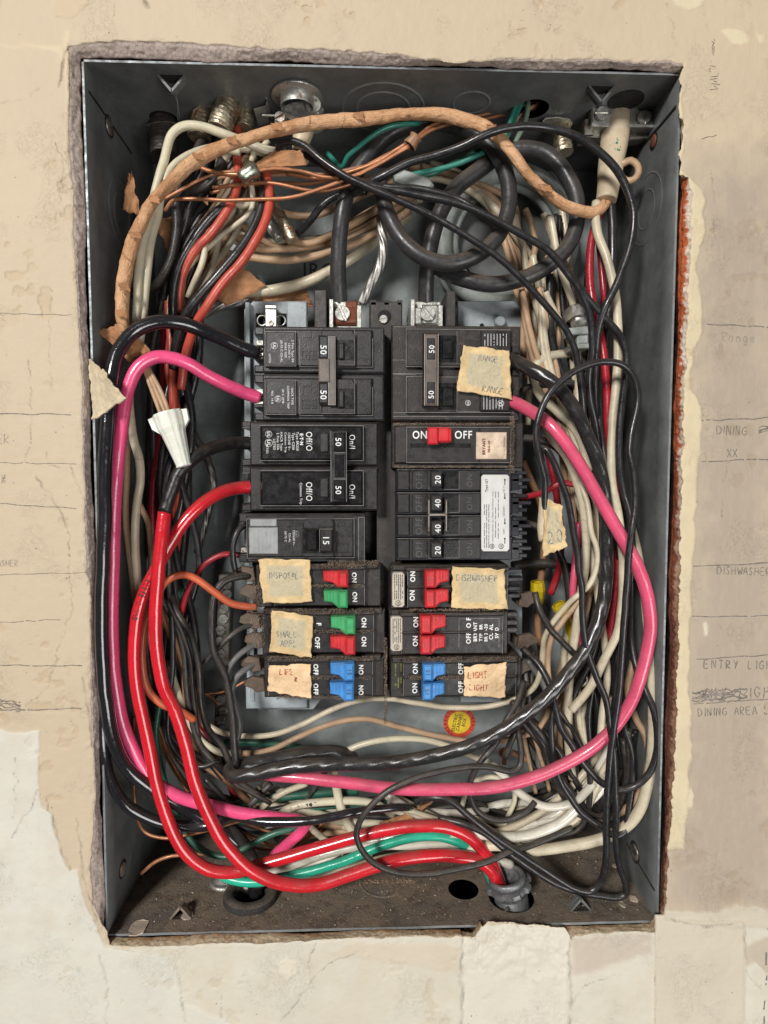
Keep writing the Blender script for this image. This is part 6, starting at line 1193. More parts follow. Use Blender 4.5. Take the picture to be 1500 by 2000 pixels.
('cream wire second in the upright bundle right of the plate','w_cream',6.5,[(1005,420,245),(1012,450,240),(1022,482,238),(1028,530,238),(1040,580,240),(1045,640,242),(1040,695,244),(1034,760,250),(1030,830,255)]),
('tan wire third in the upright bundle right of the plate','w_tan',6.2,[(1026,410,250),(1038,440,245),(1046,480,240),(1034,527,236),(1030,587,232),(1034,650,232),(1030,720,236)]),
('cream wire fourth in the upright bundle right of the plate','w_cream',6.4,[(1040,500,230),(1052,560,226),(1060,600,224),(1056,660,224),(1046,700,226),(1044,770,230)]),
('tan wire with an S bend right of the upright bundle','w_tan',6.4,[(1070,500,220),(1080,550,212),(1091,600,208),(1091,650,208),(1084,704,210),(1077,738,216),(1060,790,230)]),
('thick cream wire bending left beside the steel connector','w_cream',8.8,[(1160,690,190),(1110,690,180),(1075,695,176),(1050,708,174),(1041,734,174),(1056,774,170),(1088,802,160),(1116,830,150),(1136,865,140),(1150,920,138)]),
('cream wire beside the pink wire in the right gutter','w_cream',8.6,[(1060,820,150),(1078,856,130),(1106,892,116),(1124,935,110),(1137,980,106),(1144,1040,102),(1144,1100,100),(1136,1150,100),(1126,1220,104),(1118,1276,110),(1111,1342,118),(1110,1395,124),(1111,1465,128),(1118,1520,130)]),
('cream wire reaching down behind the stranded cable','w_cream',7,[(1128,935,130),(1140,1000,130),(1152,1080,130),(1168,1170,130),(1178,1240,128),(1186,1320,126),(1176,1395,128),(1172,1450,134)]),
('cream wire behind the black wires at lower right','w_cream',8.5,[(1190,1360,150),(1188,1430,140),(1178,1490,130),(1160,1545,125),(1140,1590,125)]),
('thin tan wire dropping in the lower right beside the keyhole','w_tan',4.2,[(1012,1400,160),(1024,1437,156),(1036,1500,160),(1046,1548,168)]),
('second thin tan wire dropping in the lower right','w_tan',4.2,[(1022,1400,150),(1040,1433,150),(1061,1496,156),(1074,1545,165)]),
('cream wire joining the creams right of the lowest breaker','w_cream',6,[(1010,1362,170),(1030,1390,150),(1052,1418,136),(1068,1392,130),(1100,1330,130)]),
('bright red wire entering the four-handle breaker from the right','w_darkred',6,[(1000,975,170),(1023,971,160),(1065,959,130),(1095,944,118),(1120,947,118),(1150,960,140)]),
('pinkish red wire upright in the right gutter','w_pink_dusty',6.8,[(1130,1020,150),(1124,1100,138),(1119,1150,134),(1122,1200,134),(1130,1260,145)]),
('dark red wire behind the stranded cable at right','w_darkred',9,[(1205,1040,150),(1206,1110,145),(1197,1190,140),(1186,1250,145)]),
('dark red wire deep beside the four-handle breaker','w_darkred',7,[(1070,880,220),(1085,960,215),(1095,1040,215),(1092,1110,220),(1075,1160,230)]),
('black wire curving from the right 50 breaker deep behind','w_black_dusty',6.5,[(1010,775,200),(1029,757,180),(1065,751,168),(1095,748,165),(1150,752,170)]),
('dusty black wire entering the red slide breaker from the right','w_black_dusty',8,[(1000,858,160),(1030,856,156),(1056,860,154),(1085,872,160),(1110,900,180)]),
('black wire entering the four-handle breaker lower terminal','w_black_dusty',7,[(1010,1018,180),(1050,1030,176),(1090,1075,180),(1110,1150,190),(1108,1250,200)]),
('black wire from the lowest right breaker hanging down','w_black_dusty',6.5,[(1010,1325,175),(1022,1345,140),(1020,1372,120),(1005,1430,110),(985,1480,108)]),
('tan wire deep between the right breakers and gutter','w_brown',7,[(1020,900,270),(1060,1000,270),(1060,1100,270),(1050,1200,275),(1060,1300,280)]),
('dark wire level behind the dishwasher breaker','w_black_dusty',9,[(1000,1105,250),(1060,1100,240),(1110,1108,230),(1150,1130,225)]),
('orange red wire curving out of the Disposal breaker to the lower left','w_orange',7.4,[(500,1186,170),(484,1185,160),(452,1178,140),(417,1154,118),(386,1131,104),(358,1122,96),(330,1132,92),(305,1165,92),(288,1210,90),(279,1262,86),(279,1310,84),(290,1348,84),(316,1374,90),(352,1388,110),(379,1405,130)]),
('dark red wire continuing down from the orange red wire','w_darkred',7.5,[(340,1390,170),(380,1412,165),(417,1465,175),(442,1507,185),(460,1560,200)]),
('thin crimson wire arching to the single 15 breaker','w_darkred',5.6,[(487,1090,170),(462,1083,160),(435,1083,150),(400,1101,146),(379,1129,146),(365,1157,148),(354,1198,156)]),
('short black wire hooking into the single 15 breaker','w_black',5.8,[(484,1024,160),(468,1034,146),(456,1058,140),(454,1085,140),(460,1115,146)]),
('black wire from the Disposal breaker down the neutral bar','w_black_dusty',7.6,[(488,1124,165),(465,1126,150),(436,1138,136),(418,1166,128),(413,1220,124),(418,1272,122),(440,1322,118),(451,1377,112),(456,1430,104),(461,1496,98)]),
('thin black wire from the Small Appl breaker crossing the neutral bar','w_black_dusty',5.6,[(496,1220,165),(476,1226,155),(456,1238,145),(428,1264,142),(393,1304,146),(370,1340,160)]),
('brownish wire from the lower Small Appl terminal','w_grey',6,[(502,1258,165),(484,1266,152),(462,1284,142),(446,1308,138),(443,1330,134)]),
('brownish wire from the lowest left breaker hanging in an S','w_grey',6.4,[(496,1296,165),(480,1306,150),(461,1324,140),(452,1353,138),(458,1378,138),(466,1405,136),(466,1432,134),(456,1458,130)]),
('black wire slanting down between the neutral bar and the reds','w_black_dusty',6.4,[(336,1160,150),(346,1195,140),(372,1238,130),(388,1297,124),(393,1377,120),(406,1423,116),(434,1458,112),(452,1496,108)]),
('black wire curving low behind the two red wires','w_black',5.4,[(332,1080,160),(332,1150,150),(338,1237,146),(338,1300,140),(328,1390,134),(332,1447,130),(356,1482,128),(393,1497,126),(430,1484,124)]),
('dark green wire behind the red wires at mid left','w_green',6,[(364,1145,200),(348,1170,200),(340,1220,210),(330,1300,205),(312,1377,190),(305,1430,180),(314,1500,165),(336,1570,150),(362,1625,135),(386,1654,125),(418,1671,120),(450,1672,118),(480,1655,118),(533,1629,120),(568,1618,126),(620,1600,140)]),
('dark green wire under the cream arcs at lower left','w_green',6.5,[(440,1450,230),(476,1450,225),(537,1454,225),(602,1464,230),(660,1490,240)]),
('dark green wire crossing level behind the pink wire','w_green',8,[(430,1580,170),(470,1570,165),(498,1562,162),(558,1556,162),(623,1550,165),(700,1545,175)]),
('mint green wire between the two red wires at the bottom','w_mint',9.2,[(430,1708,120),(455,1718,112),(490,1723,106),(530,1719,102),(575,1709,100),(623,1697,100),(688,1675,104),(753,1649,108),(818,1634,110),(870,1636,112),(909,1652,118),(934,1674,120),(952,1700,118),(966,1735,116)]),
('thick white wire lying behind the mint green wire','w_white',9.5,[(480,1730,150),(524,1708,140),(580,1686,136),(645,1664,132),(710,1652,130),(800,1650,128),(883,1652,128),(940,1668,130),(1000,1690,136)]),
('white wire just under the upper red wire','w_white',7.5,[(560,1710,150),(610,1690,146),(680,1655,140),(740,1640,130),(820,1628,122),(900,1636,120),(960,1650,120),(1010,1660,122)]),
('white wire running low behind the mint wire','w_cream',7.5,[(540,1700,160),(600,1712,158),(680,1695,154),(760,1675,150),(850,1662,145),(930,1660,140)]),
('white wire curving down through the gap at bottom centre','w_ivory',9,[(652,1505,150),(658,1541,140),(662,1567,136),(675,1601,134),(693,1630,138),(720,1670,150)]),
('short white wire leaning beside the tail of the pink wire','w_ivory',6.5,[(600,1610,120),(615,1625,125),(640,1645,135),(670,1665,145)]),
('fine copper wire lying behind the tail of the pink wire','w_copper',3.4,[(660,1585,150),(640,1600,146),(602,1628,140),(560,1655,140)]),
('bare copper wire drooping at lower left','w_copper',3.4,[(262,1400,160),(262,1480,150),(263,1550,140),(268,1600,128),(284,1626,122),(323,1637,118),(386,1626,112),(463,1604,104),(500,1592,110)]),
('bare copper wire lying on the cabinet floor at left','w_copper',3.6,[(276,1706,120),(302,1684,115),(330,1673,115),(365,1669,120),(420,1668,130)]),
('fine copper wires behind the neutral bar','w_copper',2.6,[(370,1372,230),(400,1356,225),(440,1350,230),(480,1330,240)]),
('second fine copper wire behind the lower neutral bar','w_copper',2.6,[(380,1345,240),(410,1360,235),(428,1376,232)]),
('thick black lead dropping into the black floor bushing','w_black',13,[(420,1600,145),(450,1622,140),(478,1652,136),(496,1690,132),(505,1735,128)]),
('black wire crossing at lower left between green wires','w_black_dusty',7,[(440,1610,125),(470,1590,130),(500,1560,140),(530,1530,150)]),
('thin cream wire below the pink at lower centre','w_cream',6,[(500,1600,150),(520,1570,150),(560,1545,155),(600,1530,165)]),
('thin white wire upright below the sticker side','w_ivory',5,[(985,1515,150),(1000,1530,150),(1005,1560,152),(990,1600,156),(975,1640,160)]),
('thin white wire looped under the twisted cable','w_ivory',5,[(900,1580,160),(915,1540,155),(940,1520,152),(975,1520,152),(1005,1545,154)]),
('black stub wire below the loop at bottom centre','w_black_dusty',5.5,[(540,1640,170),(560,1600,165),(600,1560,160),(640,1500,160)]),
('tan wire across the bottom behind everything','w_tan',6,[(560,1640,200),(700,1620,195),(850,1625,190),(1000,1620,190),(1100,1600,190)]),
('cream wire across the bottom right behind the black loops','w_cream',7,[(900,1600,170),(1000,1612,165),(1080,1610,160),(1160,1570,160),(1215,1500,165),(1240,1400,175),(1238,1300,185)]),
('black wire deep in the left gutter beside the salmon one','w_black_dusty',9,[(372,620,260),(372,720,262),(366,850,265),(366,980,265),(355,1100,262),(345,1200,255),(330,1300,240)]),
('black wire deep in the left gutter by the cabinet wall','w_black_dusty',10,[(300,700,300),(296,850,300),(290,1000,295),(286,1150,290),(290,1300,280),(310,1420,260)]),
('tan brown wire in the lower right behind the black coil','w_brown',6,[(1000,1470,230),(1060,1500,220),(1120,1530,215),(1180,1500,215),(1220,1430,220)]),
('brown wire upright behind the right creams','w_brown',7,[(1060,760,260),(1090,850,255),(1110,960,250),(1130,1060,245),(1150,1160,240),(1150,1260,235),(1140,1360,230)]),
('cream wire deep at the far right behind the black ones','w_cream',8,[(1255,1180,160),(1250,1260,150),(1252,1330,140),(1262,1400,130),(1260,1450,128)]),
]
for row in TBL:
    wire(row[0], row[1], row[2], row[3], rk=row[4] if len(row) > 4 else None)
def filler(label, mats, rr, base, n, su, sv, group, dr=(0, 60), ends=0.0):
    for i in range(n):
        m = mats[i % len(mats)]; ph = random.random()*6.28; ou = (random.random()-.5)*2*su; ov = (random.random()-.5)*2*sv; od = random.uniform(*dr); amp = random.uniform(.2, .8)
        a = 0 if random.random() > ends else 1; b_ = len(base) if random.random() > ends else len(base)-1
        pts = [(u+ou*(.55+.45*math.cos(k_*1.1+ph))+amp*su*.5*math.sin(k_*1.7+ph), v+ov*(.6+.4*math.sin(k_*1.3+ph))+(random.random()-.5)*sv*.6, d+od+12*math.sin(k_+ph)) for k_, (u, v, d) in enumerate(base)][a:b_]
        wire(label[i % len(label)], m, random.uniform(*rr), pts, group=group, n=10, step=8)
filler(['thin cream wire buried in the tangle of the right gutter', 'thin tan wire buried in the tangle of the right gutter'], ['w_cream', 'w_tan'], (5, 7.5), [(1040,560,150),(1070,680,160),(1105,800,160),(1130,920,155),(1146,1040,150),(1140,1160,150),(1125,1290,150),(1120,1400,150),(1140,1510,150),(1120,1580,150)], 11, 48, 26, 'pale wires buried in the right gutter', (0, 90))
filler(['thin dusty black wire buried in the right gutter', 'thin glossy black wire buried in the right gutter'], ['w_black_dusty', 'w_black'], (5.5, 8), [(1110,540,160),(1120,680,165),(1140,800,165),(1160,920,160),(1180,1040,150),(1185,1160,140),(1180,1290,130),(1170,1400,130),(1165,1510,130),(1120,1600,140)], 8, 46, 26, 'black wires buried in the right gutter', (0, 90))
filler(['glossy white wire in the tangle along the cabinet bottom', 'dull cream wire in the tangle along the cabinet bottom', 'ivory wire in the tangle along the cabinet bottom', 'tan wire in the tangle along the cabinet bottom'], ['w_white', 'w_cream', 'w_ivory', 'w_tan'], (5.5, 9), [(500,1560,150),(600,1590,150),(700,1600,150),(800,1600,150),(900,1600,150),(1000,1605,150),(1100,1590,150),(1180,1540,150)], 11, 30, 34, 'pale wires along the cabinet bottom', (0, 70))
filler(['glossy black wire in the tangle along the cabinet bottom', 'dusty black wire in the tangle along the cabinet bottom'], ['w_black', 'w_black_dusty'], (5.5, 7.5), [(400,1540,140),(480,1580,140),(580,1590,140),(700,1580,150),(800,1590,150),(900,1575,150),(1000,1590,150),(1100,1560,150)], 7, 30, 40, 'black wires along the cabinet bottom', (0, 60))
filler(['thin green wire lying in the tangle along the cabinet bottom'], ['w_green'], (6, 8), [(430,1600,150),(520,1610,150),(620,1575,150),(720,1580,155),(820,1560,160)], 3, 20, 25, 'green wires along the cabinet bottom', (0, 50))
filler(['dusty black wire sunk deep in the dark left gutter', 'glossy black wire sunk deep in the dark left gutter'], ['w_black_dusty', 'w_black'], (6, 9.5), [(350,580,200),(335,700,200),(330,820,200),(325,950,200),(330,1080,200),(335,1200,190),(345,1320,180),(380,1430,170),(440,1500,160)], 9, 50, 26, 'black wires deep in the left gutter', (0, 100))
filler(['dark red wire sunk deep in the left gutter', 'salmon red wire sunk deep in the left gutter'], ['w_darkred', 'w_salmon'], (6, 8), [(345,600,215),(330,720,215),(335,840,215),(325,960,215),(340,1080,215)], 2, 34, 20, 'red wires deep in the left gutter', (0, 60))
filler(['thin tan wire among the armoured cable ends', 'thin cream wire among the armoured cable ends', 'thin brown wire among the armoured cable ends'], ['w_tan', 'w_cream', 'w_brown'], (4.5, 7), [(430,270,180),(440,330,185),(470,390,195),(440,450,205),(400,520,215),(360,600,220)], 6, 50, 25, 'pale wires among the armoured cable ends', (0, 60))
filler(['dusty black wire among the armoured cable ends', 'glossy black wire among the armoured cable ends'], ['w_black_dusty', 'w_black'], (6, 8.5), [(440,260,180),(420,330,185),(390,400,190),(370,470,200),(350,550,210),(330,640,220)], 6, 55, 25, 'black wires among the armoured cable ends', (0, 60))
filler(['fine copper wire crossing the top middle', 'fine dull brown wire crossing the top middle'], ['w_copper', 'w_brown'], (2.8, 4), [(330,400,150),(420,360,140),(520,350,135),(620,350,130),(720,330,120),(800,290,112)], 5, 20, 26, 'fine copper wires across the top', (0, 30), 0.5)
filler(['tan wire in the fan of arcs behind the left feed cable', 'cream wire in the fan of arcs behind the left feed cable'], ['w_tan', 'w_cream'], (5.5, 7), [(430,440,240),(500,480,240),(580,490,245),(660,470,250),(740,430,255),(820,390,265)], 5, 30, 32, 'tan arcs behind the left feed cable', (0, 50))
filler(['tan wire passing behind the black cable loops', 'cream wire passing behind the black cable loops'], ['w_tan', 'w_cream'], (5.5, 7.5), [(820,330,230),(900,350,235),(970,400,240),(1010,480,240),(1035,560,240),(1050,660,240)], 5, 40, 24, 'pale wires behind the black loops', (0, 50))
filler(['dusty black wire hanging below the lowest right breaker', 'dusty grey wire hanging below the lowest right breaker'], ['w_black_dusty', 'w_grey'], (5, 6.5), [(1020,1290,150),(1030,1350,140),(1025,1420,135),(1050,1490,135),(1100,1540,135)], 4, 32, 22, 'dark wires below the lowest right breaker', (0, 50))
filler(['fine bare copper wire in the lower left tangle'], ['w_copper'], (2.4, 3.2), [(300,1400,190),(340,1480,180),(400,1560,160),(470,1610,150),(560,1630,150),(640,1600,150)], 4, 30, 30, 'fine copper wires in the lower left', (0, 50))
filler(['narrow white wire weaving low along the bottom right', 'narrow cream wire weaving low along the bottom right'], ['w_white', 'w_cream'], (5.5, 8.5), [(760,1560,110),(850,1600,112),(930,1630,112),(1010,1620,110),(1090,1590,108),(1150,1530,110),(1190,1450,115)], 7, 26, 26, 'pale wires weaving low at the bottom right', (0, 50))
filler(['narrow dusty black wire weaving across the lower right', 'narrow glossy black wire weaving across the lower right'], ['w_black_dusty', 'w_black'], (5, 6.8), [(1010,1380,100),(1060,1440,95),(1090,1520,92),(1140,1580,92),(1190,1600,90),(1220,1530,88),(1230,1430,90)], 5, 26, 26, 'black wires weaving across the lower right', (0, 40))
filler(['slim tan wire in the top left tangle', 'slim black wire in the top left tangle', 'slim cream wire in the top left tangle'], ['w_tan', 'w_black_dusty', 'w_cream'], (4.5, 7), [(500,290,150),(470,340,150),(440,400,155),(400,450,160),(370,520,165),(350,600,180)], 9, 42, 22, 'slim wires in the top left tangle', (0, 50))
filler(['slim dusty black wire above the left red loops', 'slim brown wire above the left red loops'], ['w_black_dusty', 'w_brown'], (4.5, 6.5), [(330,1180,140),(360,1280,135),(375,1380,130),(400,1460,125),(450,1520,120),(520,1570,120)], 6, 30, 24, 'slim wires above the left red loops', (0, 60))
filler(['slim pale wire high in the right gutter beside the plate', 'slim black wire high in the right gutter beside the plate'], ['w_cream', 'w_black_dusty'], (5, 7), [(1090,420,150),(1110,520,150),(1125,620,150),(1135,720,150),(1150,830,145),(1170,940,140)], 7, 40, 24, 'slim wires high in the right gutter', (0, 60))
t = T(0, 563, 1580, 140, 'white wire with black type letters curving at bottom centre')
wp = [(540,1600,150),(545,1588,146),(563,1579,142),(593,1570,140),(645,1566,140),(700,1565,142),(740,1573,148),(768,1592,156)]
wire(None, 'w_ivory', 7.8, wp, name='insulation', parent=t); wire_print(t, wp, '12  RD NNHT', 8.5, 7.8, 42, False, 'print_black')
# red and paper: sheath of the right cable with its clamp
t = T(0, 1200, 230, 150, 'wide cream sheathed cable hanging from the clamp at top right', 'sheathed cable', 'sheathed_cable')
shp = [(1206,206,158),(1203,240,150),(1198,290,138),(1192,340,126),(1184,392,116)]
wire(None, 'w_sheath', 25, shp, name='sheath', parent=t, n=28, shape=lambda th, s: 1+0.05*np.sin(th*2+0.4)+0.012*np.sin(s*.09), rk=[1,1,.95,.85,.72])
plastic('print_green', (0.03, 0.22, 0.14), 0.5, 0.1, 0.2, 0.1)
wire_print(t, shp, 'NO   W  GWTB', 11, 23, 30, False, 'print_green')
t = thing('cable_clamp', P(1215, 262, 150), 'steel two-screw cable clamp gripping the cream cable at top right', 'cable clamp')
mb = MB(); mb.prism([(1156,205),(1172,203),(1180,200),(1200,198),(1222,199),(1238,206),(1250,214),(1278,216),(1278,242),(1156,240)], 130, 150, 2.5); mb.build('clamp_front', 'steel', t)
mb = MB(); mb.prism([(1150,240),(1278,246),(1276,268),(1230,274),(1142,266)], 150, 176, 2); mb.prism([(1142,232),(1160,228),(1160,262),(1142,262)], 142, 190, 2); mb.build('clamp_back', 'old_steel', t)
mb = MB(); mb.prism([(1156,238),(1283,243),(1280,249),(1156,246)], 126, 150, 1); mb.build('clamp_lip', 'steel', t)
for (u, v, a) in ((1174, 224, 0), (1256, 231, 100)): screw(t, u, v, 128, 12.5, a, 'bright_steel', 'screw', 7)
mb = MB(); c = on_ceil(1222, 196); mb.cyl(c, c+Vector((0, 0, -0.8*S)), 36*S, None, 28); mb.build('entry_hole', 'gap_shade', t)  # black disc on the ceiling paints the shade of the cable entry
# armoured cable stubs with clamps at the top left
def armoured(label, pts, r, mat='armour_steel'):
    return wire(label, mat, r, pts, name='armoured_cable', cat='armoured cable', group='armoured cable ends at the top left', n=20, step=2.2, shape=lambda th, s: 1+0.09*(np.abs(np.sin(s*0.42+th*0.5))-.5)+0.05*np.sin(th*5+s*1.1)*np.sin(s*.7))
armoured('bright armoured cable end under the bent strap', [(452,178,150),(447,200,140),(438,226,132),(428,256,128)], 22)
armoured('darker armoured cable end right of the bright one', [(484,192,180),(482,215,172),(476,250,166)], 15, 'armour_steel')
armoured('short armoured cable end left of the bright one', [(398,205,190),(395,235,182),(390,270,178)], 21)
armoured('dark armoured cable end farthest left', [(320,236,230),(320,262,222),(322,308,215)], 26, 'bus_black')
armoured('crossed armoured cable end with frayed tip in the middle', [(512,352,200),(534,400,190),(556,438,182),(572,470,178)], 11)
armoured('second armoured cable end of the crossed pair', [(502,400,205),(520,432,198),(545,468,190)], 9, 'steel')
armoured('glinting armoured cable end left of the right clamp', [(1098,232,190),(1096,262,182),(1102,300,176)], 17)
def strap(label, pts, d0, d1, mat='steel'):
    t_ = thing('cable_strap', P(pts[0][0], pts[0][1], d0), label, 'cable strap', 'bent straps at the cable entries'); mb = MB(); n_ = len(pts)
    for (a, b) in zip(pts[:-1], pts[1:]):
        A, B = P(a[0], a[1], d0), P(b[0], b[1], d0); A2, B2 = A+Vector((0, (d1-d0)*S, 0)), B+Vector((0, (d1-d0)*S, 0)); q = Vector((0, 0, -2.6*S))
        mb.add([A, B, B2, A2, A+q, B+q, B2+q, A2+q], [(3, 2, 1, 0), (4, 5, 6, 7), (0, 1, 5, 4), (1, 2, 6, 5), (2, 3, 7, 6), (3, 0, 4, 7)])
    mb.build('strap_band', mat, t_); return t_
strap('bent steel strap over the bright armoured cable end', [(436,190),(440,180),(456,174),(472,176),(486,172),(504,178),(523,192),(518,206),(496,212)], 118, 175)
strap('bent steel strap over the short armoured cable end', [(374,228),(378,214),(388,207),(396,202),(430,208),(434,222)], 150, 196, 'armour_steel')
strap('dark bent strap at the farthest left cable entry', [(284,244),(300,238),(330,236),(350,242),(356,252)], 190, 240, 'old_steel')
strap('glinting strap edge above the cable end left of the right clamp', [(1060,236),(1066,230),(1090,228),(1112,232),(1118,240)], 160, 200, 'bright_steel')
# squeeze connector with lock nut
t = thing('squeeze_connector', P(585, 262, 150), 'silver two-screw squeeze connector holding a cream cable at the top', 'cable connector')
c = on_ceil(580, 184)+Vector((0, 0, -2*S)); mb = MB(); mb.lathe(c, (0, 0, -1), [(0, 44*S), (0, 51*S), (4*S, 52*S), (6*S, 50*S), (6*S, 35*S), (26*S, 33*S)], 36); mb.build('lock_nut', 'steel', t)
mb = MB(); mb.prism([(552,204),(570,196),(596,192),(622,196),(632,210),(626,226),(606,232),(572,234),(552,222)], 118, 176, 5); mb.build('connector_body', 'bright_steel', t)
mb = MB(); mb.prism([(536,222),(556,216),(560,236),(556,252),(536,250)], 124, 150, 4); mb.build('clamp_ear', 'steel', t)
screw(t, 612, 207, 117, 15, 60, 'bright_steel', 'screw', 6); screw(t, 547, 230, 122, 10, 30, 'old_steel', 'screw', 5)
mb = MB(); A, B = P(512, 225, 126), P(540, 226, 124); mb.cyl(A, B, 2*S, None, 10); mb.build('screw_shank', 'bright_steel', t)
wire('cream sheathed cable coming down from the squeeze connector', 'w_sheath', 20, [(594,222,150),(594,250,148),(588,276,146),(582,300,144),(600,314,140)], name='sheathed_cable', cat='sheathed cable', group='cream sheathed cables', n=20, rk=[1,1,.85,.5,.4])
# silver crimp, copper crimp
mb = MB(); a, b = P(470, 350, 100), P(502, 326, 100); mb.lathe(a, (b-a), [(0, 11*kk(100)), (8*S, 15*kk(100)), ((b-a).length*.5, 13*kk(100)), ((b-a).length-6*S, 17*kk(100)), ((b-a).length, 10*kk(100))], 8, caps=True); metal('crimp_silver', (0.52, 0.56, 0.46), 0.28, 0, 0.25)
tag(mb.build('crimp_sleeve', 'crimp_silver'), 'squashed silver crimp sleeve on the brown wire at top left', 'crimp sleeve')
mb = MB(); a, b = P(799, 286, 102), P(812, 268, 102); mb.lathe(a, (b-a), [(0, 12*kk(100)), (3*S, 14*kk(100)), ((b-a).length*.8, 10*kk(100)), ((b-a).length, 13*kk(100))], 24); tag(mb.build('crimp_sleeve', 'w_brown'), 'brown crimp collar gathering copper wires at the top middle', 'crimp sleeve')
mb = MB(); mb.prism([(768,340),(790,330),(836,344),(848,360),(838,368),(800,362),(772,352)], 180, 215, 4); tag(mb.build('cable_fitting', 'conduit_pale'), 'grey angled cable fitting between the feed cables', 'cable fitting')
# steel connector at the right side
t = thing('side_connector', P(1130, 674, 130), 'stepped steel connector amid the wires at upper right', 'cable connector'); mb = MB()
mb.prism([(1118,594),(1132,592),(1142,600),(1144,618),(1120,618)], 118, 170, 3); mb.build('connector_body', 'bright_steel', t)
mb = MB(); c = P(1132, 628, 140); mb.cyl(c+Vector((-15*S, 0, 3*S)), c+Vector((15*S, 0, 3*S)), 17*S, None, 20, True, 0, 2*S); mb.build('clamp_barrel', 'steel', t)
mb = MB(); mb.prism([(1112,640),(1150,636),(1152,652),(1114,654)], 122, 170, 2); mb.prism([(1128,652),(1150,650),(1150,672),(1128,672)], 128, 170, 3); mb.prism([(1116,672),(1152,670),(1153,680),(1118,682)], 120, 170, 2); mb.build('clamp_step', 'conduit_pale', t)
mb = MB(); c = P(1135, 1328, 150); mb.ring(c, (0, 1, 0), 13*S, 4*S, 24, 8); mb.cyl(c+Vector((0, 6*S, 0)), c+Vector((0, 40*S, 0)), 12*S, None, 20); tag(mb.build('bolt_end', 'old_steel'), 'dark round bolt end between wires at lower right', 'bolt')
# tape flag on the black wire
t = thing('tape_flag', P(1083, 1096, 34), 'curled tan masking tape flag marked 20 on the thin black loop', 'tape note')
o, wh = sheet('tape', [(1063,972),(1098,988),(1106,1068),(1062,1088)], lambda s, tt_: 38-16*s, 'tape_tan', 4, 6, 61, 26, t, 0.9); mb = MB(); ribbons(mb, hand_lines('20', 1072, 1062, 24, 10, 1.2, 0.1, .55), 1.5, wh); mb.build('handwriting', 'pen_ink', t)
wire(None, 'w_sheath', 8.5, [(1062,972,42),(1060,1000,45),(1058,1030,48),(1060,1056,50)], name='tape_wrap', parent=t, wob=0.3)
mb = MB()
# torn paper flap of the wall board at left
plastic('flap_cream', (0.60, 0.50, 0.34), 0.8, 0.1, 0.15, 2.0)
o, _ = sheet('torn_board_flap', [(174,700),(200,722),(244,778),(180,822)], lambda s, t_: 10-36*s, 'flap_cream', 5, 6, 71, 36, None, 5.0); tag(o, 'torn tan flap of wall board paper poking over the left edge of the cabinet', 'torn paper')
# grey connector on the floor
t = thing('floor_connector', h2, 'grey zinc conduit connector with notched lock nut standing in the floor hole', 'conduit connector')
zc = Vector((h2.x, h2.y, ZB)); U_ = Vector((-0.22, 0.02, 1)).normalized()
mb = MB(); mb.lathe(zc-U_*60*S, U_, [(0, 33*S), (30*S, 36*S), (62*S, 37*S), (66*S, 34*S), (72*S, 34*S), (74*S, 38*S), (82*S, 38*S), (84*S, 34*S), (98*S, 34*S)], 40); mb.build('connector_body', 'zinc_alloy', t)
mb = MB(); mb.lathe(zc+U_*24*S, U_, [(0, 34*S), (0, 45*S), (2*S, 47*S), (11*S, 47*S), (13*S, 43*S), (13*S, 34*S)], 64, lobes=8, lamp=0.11); mb.build('lock_nut', 'zinc_alloy', t)
mb = MB(); mb.lathe(zc+U_*37*S, U_, [(0, 38*S), (2*S, 41*S), (11*S, 41*S), (14*S, 38*S), (14*S, 33*S), (10*S, 31*S), (-8*S, 31*S), (-60*S, 30*S)], 40); mb.build('throat', 'zinc_alloy', t)
screw(t, 990, 1776, 62, 5, 20, 'old_steel')
# bushings on the floor
t = thing('floor_bushing', h3, 'round black bushing on the cabinet floor under the left red loop', 'bushing'); mb = MB(); mb.lathe(h3+Vector((0, 0, 0.5*S)), (0, 0, 1), [(0, 60*S), (12*S, 58*S), (16*S, 52*S), (16*S, 40*S), (4*S, 34*S), (-20*S, 33*S)], 40); plastic('bushing_black', (0.025, 0.024, 0.024), 0.8, 0.7, 0.2, 3.0); mb.build('bushing_ring', 'bushing_black', t)
c = on_floor(440, 1722); mb = MB(); mb.lathe(c, (0, 0, 1), [(0, 34*S), (5*S, 34*S), (7*S, 28*S), (7*S, 22*S), (16*S, 20*S), (16*S, 1*S)], 32); tag(mb.build('floor_stud', 'steel'), 'dusty steel stud head on the floor left of the black bushing', 'stud')
# debris and dust on the cabinet floor
plastic('debris_pale', (0.50, 0.42, 0.33), 0.9, 0.1, 0.3, 1.0); plastic('debris_brown', (0.26, 0.17, 0.11), 0.9, 0.1, 0.3, 1.0)
def floor_spots(n, rng):
    out = []
    while len(out) < n:
        q = Vector((random.uniform(XL+20*S, XR-20*S), random.uniform(YF+10*S, YF+rng*S), ZB+0.6*S))
        if all((q-Vector((h.x, h.y, q.z))).length > r*S for h, r in ((h1, 38), (h2, 56), (h3, 40))): out.append((q, 4, 4, 0.4))
    return out
clumps('plaster_crumbs', 'pale crumbs of plaster scattered on the cabinet floor', floor_spots(420, 250), 420, 0.6, 2.4, 'debris_pale')
clumps('dirt_crumbs', 'brown dirt grains scattered on the cabinet floor', floor_spots(7000, 300), 7000, 0.4, 1.5, 'debris_brown')
clumps('rust_flakes', 'rusty flakes round the middle floor knockout', [(on_floor(700+k*9, 1722), 16, 12, 2) for k in range(13)], 170, 1.0, 4.5, 'debris_brown')
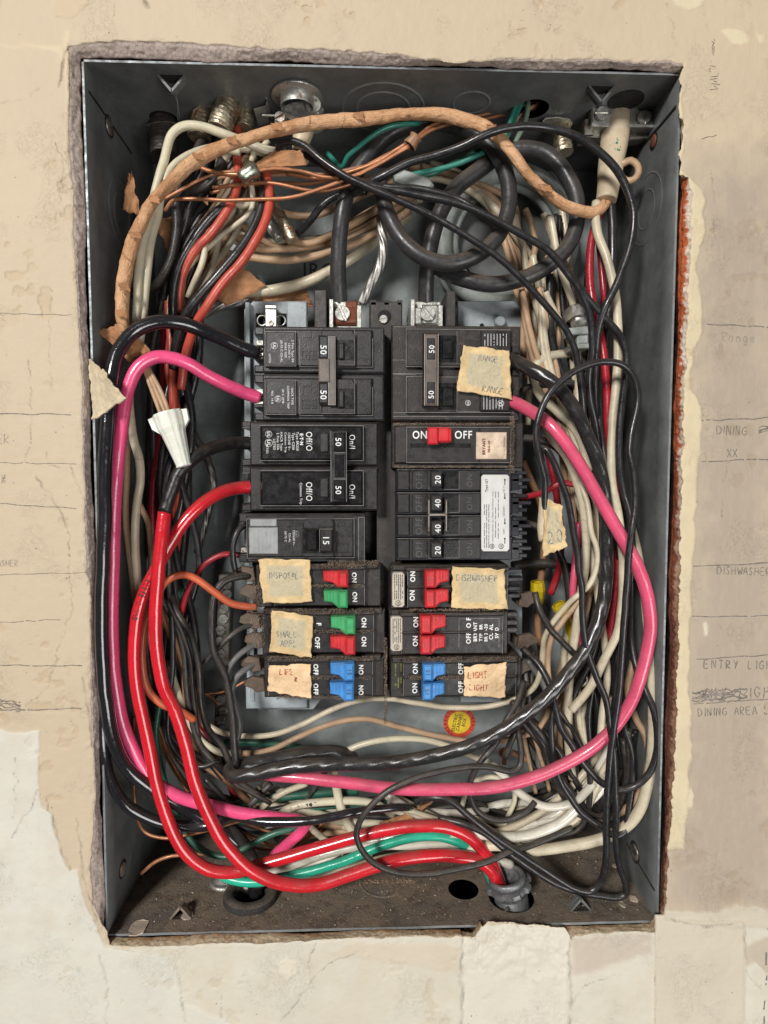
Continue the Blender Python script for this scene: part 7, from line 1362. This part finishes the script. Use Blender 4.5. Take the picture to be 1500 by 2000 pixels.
for (u, v, w_, h_, lab) in ((250, 1742, 6, 5, 'pale plaster chip left of the bushing'), (366, 1790, 12, 6, 'plaster chip on the left screw tab'), (270, 1812, 22, 8, 'flat plaster chip at the front left floor edge'), (1200, 1692, 7, 10, 'curled paint chip on the floor under the black loops'), (1216, 1768, 8, 10, 'paint chip near the right corner'), (1238, 1757, 10, 7, 'pale paint flake nearest the right corner')):
    c = on_floor(u, v); mb = MB(); n_ = 9; vs = [c+Vector((w_*S*math.cos(6.283*i/n_)*random.uniform(.7, 1.1), w_*S*1.2*math.sin(6.283*i/n_)*random.uniform(.7, 1.1), random.uniform(1, 4)*S)) for i in range(n_)]
    mb.add(vs+[q-Vector((0, 0, 2.2*S)) for q in vs], [tuple(range(n_)), tuple(reversed(range(n_, 2*n_)))]+[(i, n_+i, n_+(i+1) % n_, (i+1) % n_) for i in range(n_)]); tag(mb.build('plaster_chip', 'debris_pale'), lab, 'plaster chip', 'chips lying on the cabinet floor')
# crumpled brown paper at the bottom centre
for k, (c4, lab) in enumerate((([(752,1610),(790,1590),(850,1560),(800,1606)], 'crumpled brown paper leaf at the bottom centre'), ([(740,1608),(800,1585),(826,1600),(770,1622)], 'lower brown paper leaf at the bottom centre'))):
    o, _ = sheet('paper_scrap', c4, 125+k*8, 'paper_brown', 4, 7, 81+k, 16, None, 1.2); tag(o, lab, 'paper scrap', 'scraps of brown cable paper')
# cobwebs
plastic('web', (0.45, 0.45, 0.42), 0.7, 0, 0.1, 0.1); mb = MB()
for (a, b) in (((336,168,95),(352,236,150)), ((968,146,70),(982,200,130)), ((505,560,220),(500,590,240)), ((760,440,180),(790,420,150)), ((758,430,170),(764,410,160)), ((505,535,200),(540,575,230)), ((470,440,170),(500,400,160)), ((1008,590,180),(1010,560,170)), ((870,520,150),(856,560,180))):
    for q in range(2):
        m_ = ((a[0]+b[0])/2+random.uniform(-7, 7), (a[1]+b[1])/2+random.uniform(-5, 5), (a[2]+b[2])/2); W_, _ = path_world([(a[0]+q*3, a[1], a[2]), m_, (b[0]-q*4, b[1], b[2])], 1.5, q, 5); add_tube(mb, W_, 0.28*S, 4)
o = mb.build('cobweb', 'web'); tag(o, 'thin dusty cobweb threads hanging between the wires', kind='stuff')
print('wires', wn[0])

for o in bpy.data.objects:
    if o.name.split('.')[0] in ('embossing', 'fine_print', 'mould_edge_glint'): o['kind'] = 'stuff'
